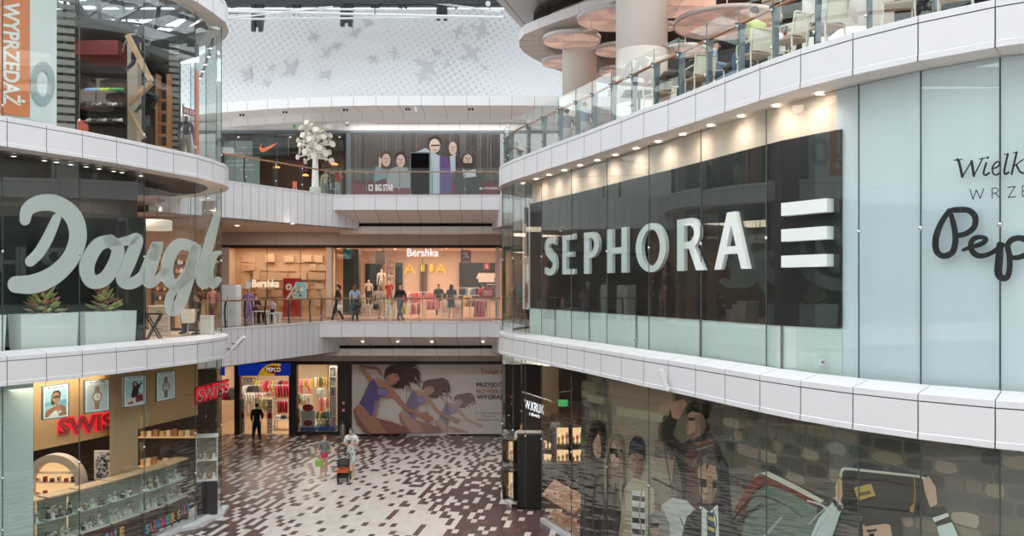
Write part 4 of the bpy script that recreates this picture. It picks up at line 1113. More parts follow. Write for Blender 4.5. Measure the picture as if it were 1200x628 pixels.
P((40,34,32),[(1010,612),(1014,600),(1034,596),(1056,600),(1060,614),(1058,640),(1010,640)]); P((204,162,136),[(1013,615),(1020,610),(1045,612),(1050,640),(1015,640)]); P((30,26,26),[(1012,604),(1058,606),(1056,617),(1040,613),(1016,616)]); P((40,30,28),[(1018,620),(1030,619),(1030,622),(1019,623)]); P((30,26,26),rect(1021,624,1027,628))
# finer printed detail: strands of hair, folds, features
def S(c, pts, w, n=4):
    for q in stroke_polys(pts, w, n): P(c, q)
for x,c in ((690,(58,42,36)),(692,(38,28,26)),(694.5,(66,48,40)),(711,(56,40,34)),(712.5,(36,28,26)),(709.5,(70,52,44))):
    S(c,[(700+(x-701)*.25,494,2),(x,520,2.6),(x-.5,552,2.4),(x+.8,584,1)],2)
for x,c in ((713,(120,94,72)),(715,(154,124,96)),(731.5,(118,92,72)),(733,(150,122,96))):
    S(c,[(723+(x-723)*.3,511,2),(x,538,2.4),(x+.4,566,2.2),(x,584,1)],2)
P((178,136,114),[(704,512),(708,514),(708.5,526),(706,534),(703,534),(705,524)]); P((178,138,116),[(724,538),(729,536),(728,545),(724,546)]); P((186,134,116),[(701.2,520),(702.4,520),(703,526),(700.8,526)])
P((140,98,80),[(749,532),(755,533),(755.5,548),(752,559),(749,560),(751,548)]); P((146,104,84),[(747.4,541),(748.6,541),(749.4,548),(746.8,548)])
P((150,110,88),[(820,486),(828,486),(828,500),(822,514),(817,515),(822,500)]); P((160,118,96),[(812.5,494),(814,494),(815,503),(811,503)]); P((120,84,70),[(811,510),(822,506),(818,514)])
P((156,118,96),[(834,556),(842,556),(842,574),(837,588),(832,590),(836,574)]); P((164,124,102),[(829,570),(831,570),(832.5,577),(827.5,577)]); P((120,90,76),[(824,582),(830,586),(838,584),(836,589),(829,590.5)])
for a,b,c_ in ((822,534,(120,104,92)),(828,531,(66,58,52)),(834,532,(126,110,98)),(839,537,(70,60,54))): S(c_,[(a-3,b+12,1.5),(a,b+4,2.4),(a+5,b-1,1.4)],2)
for pts in ([(786,520),(790,545),(796,575)],[(846,530),(851,560),(850,590)],[(780,505),(786,512),(792,512)]): S((62,60,60),pts,1.6)
for pts in ([(806,606),(812,622),(812,640)],[(858,606),(856,622),(858,640)],[(822,596),(818,612),(824,630)],[(846,596),(850,612),(845,630)]): S((88,84,80),pts,1.2)
for pts in ([(690,556),(694,590),(692,628)],[(706,560),(703,600),(706,628)],[(714,566),(717,600),(714,628)],[(731,566),(728,600),(732,628)]): S((70,70,72),pts,1.2)
for pts in ([(737,568),(739,600),(736,628)],[(763,572),(760,600),(764,628)]): S((160,142,118),pts,1.6)
for pts in ([(960,612),(972,600),(982,592)],[(966,628),(975,612),(986,600)],[(1108,620),(1114,630),(1120,640)]): S((166,178,176),pts,1.6)
for pts in ([(1000,560),(1040,562),(1084,570)],[(992,590),(1040,594),(1084,600)]): S((76,64,56),pts,1.4)
for x in (996,1080): S((150,120,70),[(x,556),(x+1,575),(x-1,596)],1.2)
for k in range(5): S((186,146,122),[(786+k*3.6,482-k*.8,1.2),(788+k*3.4,474-k*1.2,1.2)],1.2,2)
S((90,84,78),[(880,600),(930,588),(956,604)],1.4); S((64,44,38),[(874,608),(900,580),(930,586)],1.6); S((196,190,178),[(962,584),(980,590),(990,602)],2)
mb.build('print', print_mat(), pst)

# --- jeweller's shop in the rounded corner
DBROWN = mat('dark_brown_panel',(44,34,32),.35); WARM = mat('lit_cream',(250,206,158),.5,emit=.9); GOLD = mat('gold',(214,170,96),.3,.8); VELVET = mat('cream_velvet',(228,196,160),.8)
mb = MB(); mb.box(1.2,4.5,36.6,36.8,F1,-.7,0); mb.box(4.3,4.5,28,36.8,F1,-.7,0); mb.box(4.2,4.4,19.5,28,F1,-.7,0); struct('wall_jeweller', mb, [mat('brown_wall',(74,56,48),.6)])
mb = MB(); mb.add([(x,y,-.78) for x,y in [(.6,31.8),(.3,30),(.3,28.9),(1.1,26.6),(2.4,23.6),(3.2,21),(4.4,21),(4.4,36.6),(2.2,34)]],[(0,1,2,3,4,5,6,7,8)],0); struct('ceiling_jeweller', mb, [mat('jeweller_ceiling',(120,100,88),.7)])
kb = Wall([((612-600)/F*30.6,30.6),((645-600)/F*28.2,28.2)], -1)
root = thing('shop_sign','dark sign board with lit white letters inside the lower right shop','sign',(0,0,0))
mb = MB(); strip(mb, kb, -3.6, -2.25, 0, .1); mb.build('board', DBROWN, root)
mb = MB(); ink_text(mb, kb, 'W.KRUK', (615.5,468,478,638,475,486), None, .02); ink_text(mb, kb, '1840', (621,483,486.5,633,486.5,490), None, .02); mb.build('lettering', mat('lit_white_letter',(238,240,248),.4,emit=1.2), root)
mb = MB(); mb.bar((kb.p[0].x,kb.p[0].y-.1,-2.22),(kb.p[1].x,kb.p[1].y-.1,-2.22),.05); mb.build('light_strip', GREYMETAL, root)
# black pier at the entrance
root = thing('entrance_pillar','black shop entrance pillar standing on the brown tiles, lower right','pillar',(.55,27.6,F1))
mb = MB(); mb.box(-.38,.42,-.25,.25,.03,2.42,0); mb.build('pillar_body', BLACK, root)
mb = MB(); mb.box(-.40,.44,-.27,.27,2.42,2.47,0); mb.build('pillar_cap', mat('pillar_cap_grey',(96,90,86),.4), root)
mb = MB(); mb.box(-.34,.38,-.22,.22,0,.03,0); mb.build('plinth', GREYMETAL, root)
mb = MB(); mb.box(-.32,.36,-.256,-.25,.08,2.36,0); mb.build('door_panel', mat('black_satin',(24,22,22),.5), root)
def jewel_case(label, loc, w, d, h, rz, busts, group, glow=1.):
    root = thing('display_case', label, 'display case', loc, rz, group)
    mb = MB(); mb.box(-w/2,w/2,d/2-.02,d/2,0,h); mb.build('back_panel', WARM, root)
    mb = MB(); mb.box(-w/2,w/2,-d/2,d/2,-.03,0); mb.box(-w/2,w/2,-d/2,d/2,h,h+.04); mb.box(-w/2-.03,-w/2,-d/2,d/2,-.03,h+.04); mb.box(w/2,w/2+.03,-d/2,d/2,-.03,h+.04); mb.build('case_frame', DBROWN, root)
    for k in range(busts):
        x = -w/2+w*(k+.5)/busts; mb = MB(); hh = h*(.45+.25*((k*7)%3)/2)
        mb.lathe([(.0,0),(w/busts*.36,0),(w/busts*.2,hh*.35),(w/busts*.42,hh*.75),(w/busts*.2,hh*.9),(w/busts*.14,hh),(0,hh)],10,(x,0,0),0,sy=.5)
        b = mb.build('bust', VELVET, root); mb = MB(); mb.lathe([(w/busts*.33,hh*.62),(w/busts*.36,hh*.66),(w/busts*.33,hh*.7)],10,(x,-.01,0),0,sy=.55); mb.build('necklace', GOLD, b)
    return root
G1 = 'lit jewellery cases on the back wall'
n = 0
for i,(px,py0,py1,Y,rz) in enumerate([(642,508,526,29.0,-25),(659.5,500,521,29.6,-8),(676.5,500,520,29.6,10),(642,531,545,28.8,-25),(659.5,526,541,29.4,-8),(676.5,526,542,29.4,10)]):
    z0 = zat(py1,Y); z1 = zat(py0,Y); w = 14/F*Y
    jewel_case(['upper left','upper middle','upper right','lower left','lower middle','lower right'][i]+' of six lit jewellery cases inside the brown shop',((px-600)/F*Y,Y,z0),w,.3,z1-z0,math.radians(rz),3,G1)
mb = MB(); mb.box(1.2,2.6,30.65,30.8,F1,-2.6,0); struct('wall_case_back', mb, [DBROWN])
mb = MB(); mb.box(1.0,2.55,28.2,28.7,F1,-3.95-.35,0); prop(mb.build('shop_counter',DBROWN),'dark brown counter under the lit jewellery cases','counter')
# window displays by the glass
for i,(px0,px1,yt,yb,lb) in enumerate([(642,681,563,597,'upper sloping window tray of pink and gold jewellery behind the glass'),(642,681,597,632,'lower sloping window tray of gold jewellery behind the glass')]):
    A = RC.off(.75).hit(px0)[0]; B = RC.off(.75).hit(px1)[0]; z0 = zat(yt+8,A.y)-.2; d = (B-A); L = d.length
    root = thing('window_tray', lb, 'display', ((A.x+B.x)/2,(A.y+B.y)/2,z0), math.atan2(d.y,d.x))
    mb = MB(); mb.add([(-L/2,-.22,0),(L/2,-.22,0),(L/2,.22,.42),(-L/2,.22,.42),(-L/2,-.22,-.04),(L/2,-.22,-.04),(L/2,.22,-.04),(-L/2,.22,-.04)],[(0,1,2,3),(4,5,1,0),(5,6,2,1),(6,7,3,2),(7,4,0,3),(7,6,5,4)]); mb.build('tray', mat('tray_linen',(176,134,112),.7,emit=.1), root)  # linen glows slightly: the display lighting is put into its material
    r2 = random.Random(i+5)
    for k in range(40):
        x = r2.uniform(-L/2+.08,L/2-.08); y = r2.uniform(-.18,.18); z = (y+.22)/.44*.42
        mb = MB(); s = r2.uniform(.025,.055); mb.lathe([(0,0),(s,0),(s*.7,s*.9),(s*.2,s*1.5),(0,s*1.5)],8,(x,y,z))
        mb.build('jewel_stand', [mat('rose_velvet',(190,110,110),.7),GOLD,VELVET,mat('ivory',(240,226,206),.5)][r2.randint(0,3) if i else r2.choice((0,0,2,3))], root)
for i,px in enumerate((592.5,)):
    pass
for i,(yt,yb,lb) in enumerate([(516,546,'upper lit jewellery window left of the black entrance pillar'),(552,590,'lower lit jewellery window left of the black entrance pillar')]):
    Y = 28.3; z0 = zat(yb-6,Y)
    jewel_case(lb,(-.03,Y,z0),.42,.3,zat(yt,Y)-z0,math.radians(-38),3,'lit corner windows of the jeweller')
mb = MB()
r2 = random.Random(11)
for k in range(46):
    t = r2.random(); px = 637+44*t; q = RC.off(.95).hit(px)[0]; z = zat(548+22*t+r2.uniform(-5,7),q.y)
    a = r2.uniform(0,6.3); s = r2.uniform(.06,.13); v = Vector((q.x,q.y,z)); e = Vector((math.cos(a)*s,math.sin(a)*s*.6,r2.uniform(-.05,.09)))
    side = Vector((-math.sin(a),math.cos(a),0))*s*.28
    mb.add([v,v+e*.5+side,v+e,v+e*.5-side],[(0,1,2),(0,2,3)])
root = thing('green_garland','green leafy garland above the window trays of the lower right shop','garland',(0,0,0))
mb.build('leaves', mat('leaf_green',(96,124,62),.6,noise=.2), root)
mb = MB(); mb.tube([tuple(RC.off(.97).hit(637+44*t)[0])+(zat(549+22*t,RC.off(.97).hit(637+44*t)[0].y),) for t in (0,.25,.5,.75,1)],.012,6); mb.build('stem', mat('garland_stem',(80,70,50),.7), root)
person('person','shop assistant in white shirt behind the counter under the lower right sign',((611.5-600)/F*31.2+.0,31.2,F1+.45),math.radians(10),1.74,top=(226,226,230),bottom=(40,40,44),hair=(50,42,38),pose={'el.l':(.26,-.05,1.15),'wr.l':(.1,-.26,1.06),'el.r':(-.26,-.05,1.15),'wr.r':(-.1,-.26,1.06)})
mb = MB(); mb.box(.0,.95,30.9,31.6,F1,F1+.45,0); prop(mb.build('raised_platform',DBROWN),'dark step behind the lower right shop counter','platform')
mb = MB(); mb.box(-.15,1.1,30.0,30.6,F1,F1+1.45,0); mb.box(-.18,1.13,29.96,30.64,F1+1.45,F1+1.5,1); prop(mb.build('shop_counter',[DBROWN,mat('counter_grey',(118,108,102),.4)]),'grey topped counter in front of the shop assistant','counter')
mb = MB(); mb.box(0,.34,-.03,.03,0,.22,0)
s_ = prop(mb.build('exit_sign',mat('exit_green',(60,150,90),.4,emit=.5),None,WP(654,476,30.0)),'small green exit sign hanging in the lower right shop','exit sign')
lamp('AREA',(1.9,28.5,-.85),140,(1,.8,.6),1.5,5,name='jeweller_lamps')
lamp('AREA',(.9,31.5,-.85),60,(1,.85,.7),1.,1.,name='jeweller_lamps')
# ------------------------------------------------------------------ shops along the back wall
FY = 41.2
FW = Wall([(-40,41.12),(40,41.12)], -1)
def fx(px, Y=FY): return (px-600)/F*Y
def fz(py, Y=FY): return EYE-(py-HY)/F*Y
def pbox(mb, px0, px1, py0, py1, Y0, Y1, mi=0):   # box whose front face fills the given rows and columns at depth Y0
    mb.box(fx(px0,Y0),fx(px1,Y0),Y0,Y1,fz(py1,Y0),fz(py0,Y0),mi)
DFRAME = mat('dark_shop_frame',(58,50,48),.4); BEIGE = mat('warm_beige',(226,196,166),.6); BEIGE2 = mat('warm_beige_light',(236,210,184),.6); REDS = mat('sale_red',(176,36,44),.5); WPAPER = mat('white_paper',(236,234,230),.6)
def room(nm, px0, px1, z0, z1, Y1, wallm, floorm, ceilm):
    x0, x1 = fx(px0), fx(px1)
    a = MB(); a.box(x0,x1,Y1,Y1+.1,z0,z1,0); a.box(x0-.1,x0,FY,Y1,z0,z1,0); a.box(x1,x1+.1,FY,Y1,z0,z1,0); struct('wall_'+nm, a, [wallm])
    b = MB(); b.box(x0,x1,FY,Y1,z0,z0+.012,0); struct('floor_'+nm, b, [floorm])
    c = MB(); c.box(x0,x1,FY,Y1,z1,z1+.05,0); struct('ceiling_'+nm, c, [ceilm])
def shop_glass(nm, px0, px1, py0, py1, cols, Y=FY):
    mb = MB(); e = [px0]+cols+[px1]
    for a,b in zip(e,e[1:]): mb.box(fx(a,Y)+.01,fx(b,Y)-.01,Y,Y+.014,fz(py1,Y),fz(py0,Y),0)
    o = struct(nm, mb, [GLASS]); jb = MB()
    for c in cols: jb.box(fx(c,Y)-.012,fx(c,Y)+.012,Y-.005,Y+.02,fz(py1,Y),fz(py0,Y),0)
    if cols: jb.build('joint', mat('glass_joint',(70,82,82)), o)
    return o
# ---- garments
def garment_mesh(kind):
    mb = MB()
    if kind == 'dress': out = [(-.10,0),(-.19,-.05),(-.24,-.26),(-.17,-.28),(-.13,-.16),(-.14,-.4),(-.27,-.95),(.27,-.95),(.14,-.4),(.13,-.16),(.17,-.28),(.24,-.26),(.19,-.05),(.10,0),(0,-.05)]
    elif kind == 'trousers': out = [(-.17,0),(-.19,-.3),(-.18,-.95),(-.05,-.95),(0,-.3),(.05,-.95),(.18,-.95),(.19,-.3),(.17,0)]
    else: out = [(-.09,0),(-.2,-.05),(-.33,-.38),(-.24,-.42),(-.18,-.24),(-.19,-.62),(.19,-.62),(.18,-.24),(.24,-.42),(.33,-.38),(.2,-.05),(.09,0),(0,-.06)]
    n = len(out); t = tessellate_polygon([[Vector((x,y,0)) for x,y in out]])
    vs = [(x,-.05*(1-abs(x)*2),z) for x,z in out]+[(x,.05*(1-abs(x)*2),z) for x,z in out]
    mb.add(vs,[tuple(q) for q in t]+[tuple(i+n for i in q)[::-1] for q in t]+[(i,(i+1)%n,(i+1)%n+n,i+n) for i in range(n)])
    return mb
GM = {}
def garment(kind, colname, rgb, loc, rz, label, group, s=1.):
    key = (kind,rgb)
    if key not in GM:
        o = garment_mesh(kind).build(kind, mat('garment_%d_%d_%d'%rgb, rgb, .8)); GM[key] = o.data; 
        hm = MB(); hm.tube([(0,0,.0),(0,0,.06),(.03,0,.09),(.03,0,.12)],.008,6); 
        GM[(kind,rgb,'h')] = 1
    else:
        o = bpy.data.objects.new(kind, GM[key]); COL.objects.link(o)
    o.location = loc; o.rotation_euler = (0,0,rz); o.scale = (s,s,s)
    return prop(o, label, kind if kind!='trousers' else 'trousers', group)
def clothes_rail(label, x, y, z0, w, h, rz=0.):
    root = thing('clothes_rail', label, 'clothes rail', (x,y,z0), rz)
    mb = MB(); mb.tube([(-w/2,0,h),(w/2,0,h)],.018,8); mb.build('rail',CHROME,root)
    for s in (-1,1):
        mb = MB(); mb.tube([(s*w/2,0,0),(s*w/2,0,h)],.018,8); mb.bar((s*w/2,-.25,.02),(s*w/2,.25,.02),.04,.03); mb.build('upright',CHROME,root)
    return root
NM = {(214,60,80):'red',(232,150,160):'pink',(240,236,230):'white',(70,70,78):'dark grey',(196,208,110):'lime green',(226,190,120):'mustard',(120,150,180):'blue',(150,40,60):'wine red',(200,190,176):'beige',(90,120,90):'green',(40,40,46):'black',(236,120,110):'coral'}
def hang_row(where, px0, px1, py, Y, n, cols, kinds, seed, s=1., rz=0.):
    r = random.Random(seed); x0,x1 = fx(px0,Y),fx(px1,Y); n = min(n, max(2,int((x1-x0)/.125))); z = fz(py,Y)
    for k in range(n):
        c = r.choice(cols); kd = r.choice(kinds); t = (k+.5)/n
        pos = ['leftmost','second','third','fourth','fifth','sixth','seventh','eighth','ninth','tenth','eleventh','twelfth'][min(k,11)]
        garment(kd, NM[c], c, (x0+(x1-x0)*t, Y, z), (rz+r.uniform(-.12,.12) if (x1-x0)/n > .62 else (1.12 if seed%2 else -1.12)+r.uniform(-.03,.03)), '%s %s, %s from the left %s'%(NM[c],kd,pos if pos!='leftmost' else 'first',where), 'clothes '+where, s)

# ================= ground floor: clothes discount shop and the swimwear window
mb = MB()
for a,b in [(274.5,281),(338.5,347.5),(395.5,412.5)]: pbox(mb,a,b,427,511.5,41.15,41.5)
pbox(mb,255,600,424.5,427.2,41.1,41.5); pbox(mb,347,396,506,511.5,41.15,41.4); pbox(mb,412,600,508.8,511.5,41.15,41.4); pbox(mb,588.5,640,427,511,41.15,41.5)
struct('trim_16', mb, [DFRAME])
room('discount', 235, 404, F1, F2-2.15, 47, mat('shop_back_beige',(206,184,158),.7), mat('beige_tiles',(222,190,150),.35), mat('shop_ceiling_dim',(120,108,98),.7))
shop_glass('window_6', 347.5, 395.5, 427.3, 506, [384.5])
lamp('AREA',(fx(310),44,-2.3),130,(1,.86,.68),5,4,name='shop_lamps'); lamp('AREA',(fx(372),43,-2.3),60,(1,.88,.72),1.8,2.5,name='shop_lamps')
root = thing('shop_sign','blue shop sign with yellow sweep and red oval, ground floor','sign',(0,0,0))
mb = MB(); pbox(mb,279,339.5,425.8,440.3,40.95,41.1); mb.build('sign_board', mat('sign_blue',(18,62,190),.4,emit=.25), root)
SG = Wall([(-40,40.95),(40,40.95)], -1)
mb = MB(); ink(mb,SG,[(302,440.2),(306,433),(312,428),(319,426),(329,426),(329,429),(322,430),(322,440.2)],None,.004); mb.build('yellow_sweep', mat('sign_yellow',(248,200,30),.4,emit=.25), root)
mb = MB(); ink(mb,SG,ell(320.5,433,10.2,4.6,24),None,.008); mb.build('red_oval', mat('sign_oval',(150,30,36),.4,emit=.15), root)
mb = MB(); ink_text(mb,SG,'PEPCO',(312.3,430.6,435.6,328.8,430.6,435.6),None,.012,bold=.02); mb.build('lettering', mat('sign_letter',(250,246,236),.4,emit=.4), root)
mb = MB(); pbox(mb,258,263,430,440,40.95,41.05); prop(mb.build('shop_sign',mat('sign_blue',(18,62,190))),'narrow end of a second blue sign beside the glass corner','sign')
RAILC = [(214,60,80),(232,150,160),(240,236,230),(70,70,78),(196,208,110),(226,190,120)]
for i,(a,b,py,Y,n,cols,sd,w) in enumerate([(283,301,452,44.5,7,[(70,70,78),(240,236,230),(200,190,176)],1,'on the far left rail of the discount shop'),(286,312,461,43.4,8,[(240,236,230),(232,150,160),(200,190,176)],2,'on the front left rail of the discount shop'),
      (305,317,466,42.5,4,[(196,208,110),(226,190,120),(240,236,230)],3,'on the lime rail of the discount shop'),(322,339,452,43.8,6,[(214,60,80),(150,40,60),(214,60,80)],4,'on the red rail of the discount shop'),(300,336,446,46.3,9,RAILC,5,'high on the back wall of the discount shop'),
      (325,337,470,43.2,4,[(150,40,60),(214,60,80)],6,'low red row of the discount shop'),(262,274,455,43.5,5,[(150,40,60),(214,60,80),(70,70,78)],7,'beside the left dark post of the discount shop')]):
    x0,x1 = fx(a,Y),fx(b,Y); z = fz(py,Y)
    if i != 4: clothes_rail('chrome clothes rail carrying garments '+w,(x0+x1)/2,Y,F1+.012,x1-x0+.5,z+.03-F1-.012)
    hang_row(w,a,b,py,Y,n,cols,['shirt'] if i!=1 else ['shirt','dress'],sd,.95)
for i,(a,b,py,Y,n,cols,sd,w) in enumerate([(350,366,444,45.5,6,[(90,120,90),(226,190,120),(70,70,78),(232,150,160)],11,'upper back row of the right discount window'),(368,386,442,45.5,6,[(90,120,90),(240,236,230),(226,190,120)],12,'upper back row right part of the discount window'),
      (350,366,462,44.5,6,[(120,150,180),(200,190,176),(90,120,90),(70,70,78)],13,'middle row of the right discount window'),(372,392,466,43,7,[(232,150,160),(240,236,230),(236,120,110)],14,'pink row of the right discount window'),(372,392,482,42.6,6,[(226,190,120),(90,120,90),(120,150,180),(236,120,110)],15,'lower row of the right discount window'),
      (350,362,478,42.8,4,[(240,236,230),(200,190,176),(232,150,160)],16,'lower left of the right discount window'),(372,380,455,42.4,2,[(240,236,230)],17,'hanging in front in the right discount window')]):
    hang_row(w,a,b,py,Y,n,cols,['shirt','shirt','dress'],sd,.8)
# shelf wall and low tables inside
def shelf_unit(label, px0, px1, py0, py1, Y, rows, cols, m, goods, group, seed):
    root = thing('shelf_unit', label, 'shelf', (fx(px0,Y),Y,fz(py1,Y)))
    w = fx(px1,Y)-fx(px0,Y); h = fz(py0,Y)-fz(py1,Y)
    mb = MB(); mb.box(0,w,.28,.31,0,h); mb.build('back_board',m,root)
    for s in (0,w-.03): mb = MB(); mb.box(s,s+.03,0,.3,0,h); mb.build('side_panel',m,root)
    r = random.Random(seed)
    for i in range(rows+1): mb = MB(); mb.box(.03,w-.03,0,.3,h*i/rows-.012,h*i/rows+.012); mb.build('shelf',m,root)
    for i in range(rows):
        for j in range(cols):
            c = r.choice(goods); x = .06+(w-.12)*(j+.5)/cols; hh = h/rows*r.uniform(.4,.8); ww = (w-.12)/cols*.38
            b = MB(); b.lathe([(0,0),(ww,0),(ww,hh*.7),(ww*.6,hh),(0,hh)],8,(0,0,0))
            o = b.build('folded_pile' if hh < h/rows*.55 else 'packet', mat('goods_%d_%d_%d'%c,c,.7), None, (fx(px0,Y)+x, Y+.14, fz(py1,Y)+h*i/rows+.012))
            prop(o, 'small %s packet, number %d from left, level %d of %s'%(NM[c],j+1,i+1,label.split(',')[0].split(' of the ')[0].split(' at the ')[0].split(' behind ')[0]), 'packet', group)
    return root
shelf_unit('tall pale shelf unit at the back of the discount shop, left part',264,300,442,470,46.6,4,7,BEIGE,[(70,70,78),(240,236,230),(226,190,120),(120,150,180)],'packets on the back shelf of the discount shop',21)
shelf_unit('white shelf unit at the right edge of the discount window',386,394,430,500,42.4,6,2,WPAPER,[(240,236,230),(120,150,180),(226,190,120),(232,150,160)],'packets on the white shelf of the discount window',22)
def low_table(label, px, py, Y, w=.9, d=.6, h=.5, m=None):
    root = thing('display_table', label, 'table', (fx(px,Y),Y,F1+.012))
    mb = MB(); mb.box(-w/2,w/2,-d/2,d/2,h,h+.04); mb.build('table_top', m or WPAPER, root)
    for sx in (-1,1):
        for sy in (-1,1): mb = MB(); mb.box(sx*(w/2-.04)-.02,sx*(w/2-.04)+.02,sy*(d/2-.04)-.02,sy*(d/2-.04)+.02,0,h); mb.build('leg',CHROME,root)
    return root
low_table('low white display table inside the discount shop at right',333,490,42.6); 
for k,(dx,c) in enumerate([(-.3,(240,236,230)),(-.02,(70,70,78)),(.28,(200,190,176))]):
    mb = MB(); 
    for q in range(3): mb.box(-.11,.11,-.15,.15,q*.05,q*.05+.045)
    prop(mb.build('folded_clothes', mat('garment_%d_%d_%d'%c,c,.8), None, (fx(333,42.6)+dx,42.6,F1+.553)), '%s folded clothes on the low white table in the discount shop'%NM[c], 'folded clothes')
# banners with red ovals
for i,(px0,px1,py0,py1,lb) in enumerate([(280.5,287,468,504,'striped white banner with red oval left of the man in black'),(313,319.5,468,504,'striped white banner with red oval right of the man in black'),(347.8,352,478,504,'striped white banner at the left edge of the discount window')]):
    Y = 41.55; root = thing('security_banner', lb, 'banner', (fx((px0+px1)/2,Y),Y,F1+.012)); w = fx(px1,Y)-fx(px0,Y); h = fz(py0,Y)-F1
    mb = MB(); mb.box(-w/2,w/2,-.04,.04,0,h); mb.build('banner_panel', WPAPER, root)
    mb = MB(); 
    for k in range(9):
        if 3 <= k <= 5: continue
        mb.box(-w*.4,w*.4,-.043,-.041,h*(.06+k*.1),h*(.09+k*.1))
    mb.build('stripe_print', mat('banner_stripe',(196,120,110),.6), root)
    mb = MB(); mb.add([(w*.42*math.cos(a*PI/8),-.046,h*.52+.17*math.sin(a*PI/8)) for a in range(16)],[tuple(range(16))]); mb.build('oval_print', REDS, root)
root = thing('poster_stand','white sign stand with red ovals in the discount window','sign stand',(fx(361,41.6),41.6,F1+.26))
mb = MB(); w = fx(369,41.6)-fx(353,41.6); mb.box(-w/2,w/2,-.02,.02,0,.86); mb.build('board',mat('stand_grey',(206,200,196),.6),root)
mb = MB(); mb.add([(.27*math.cos(a*PI/10),-.024,.98+.17*math.sin(a*PI/10)) for a in range(20)]+[(.27*math.cos(a*PI/10),.024,.98+.17*math.sin(a*PI/10)) for a in range(20)],[tuple(range(20)),tuple(range(20,40))]+[(i,(i+1)%20,(i+1)%20+20,i+20) for i in range(20)]); mb.build('oval_top',REDS,root)
mb = MB(); mb.add([(.22*math.cos(a*PI/10),-.024,.24+.15*math.sin(a*PI/10)) for a in range(20)],[tuple(range(20))]); mb.build('oval_print',REDS,root)
mb = MB(); 
for k in range(4): mb.box(-.24,.24,-.023,-.021,.48+k*.08,.5+k*.08)
mb.build('text_lines',mat('text_grey',(120,116,114),.6),root)
mb = MB(); pbox(mb,349,369,501,505.8,41.55,42.2); prop(mb.build('display_plinth',mat('plinth_blue',(30,90,170),.5)),'blue plinth under the white sign stand in the discount window','plinth')
mb = MB(); pbox(mb,372,392,501,505.8,41.55,42.2); prop(mb.build('display_plinth',mat('plinth_blue',(30,90,170),.5)),'blue plinth at the right in the discount window','plinth')
for i,(px,c,nm) in enumerate([(374,(240,236,230),'white'),(379,(226,190,120),'tan'),(384,(120,150,180),'blue'),(389,(232,150,160),'pink')]):
    mb = MB(); mb.ball((0,0,.12),.12,10); mb.ball((0,-.03,.3),.085,10); mb.ball((-.06,-.03,.38),.035,8); mb.ball((.06,-.03,.38),.035,8); mb.ball((-.1,-.06,.14),.045,8); mb.ball((.1,-.06,.14),.045,8)
    prop(mb.build('soft_toy', mat('garment_%d_%d_%d'%c,c,.9), None, (fx(px,41.8),41.8,fz(501,41.55))), '%s soft toy sitting on the right blue plinth'%nm, 'toy','soft toys in the discount window')
# small signs on the dark pier, bin
for i,(py,lb) in enumerate([(472,'small red and white notice on the dark pier, upper'),(480.5,'small red round notice on the dark pier, lower')]):
    mb = MB(); pbox(mb,400.8,404.2,py-2.5,py+2.5,41.12,41.15,0); pbox(mb,401.3,403.7,py-.8,py+1.5,41.115,41.12,1); prop(mb.build('wall_notice',[REDS,WPAPER]), lb, 'notice')
root = thing('litter_bin','steel cylinder litter bin against the dark pier','bin',(fx(401.5,40.7),40.7,F1))
mb = MB(); mb.lathe([(.15,.03),(.15,.66),(.145,.68),(.0,.68)],20); mb.build('bin_body', mat('brushed_steel',(176,164,150),.35,.7), root)
mb = MB(); mb.lathe([(.16,.6),(.16,.7),(.1,.72),(.1,.68)],20); mb.build('bin_lid', DFRAME, root)
mb = MB(); mb.lathe([(.14,0),(.14,.03)],20); mb.build('bin_foot', DFRAME, root)
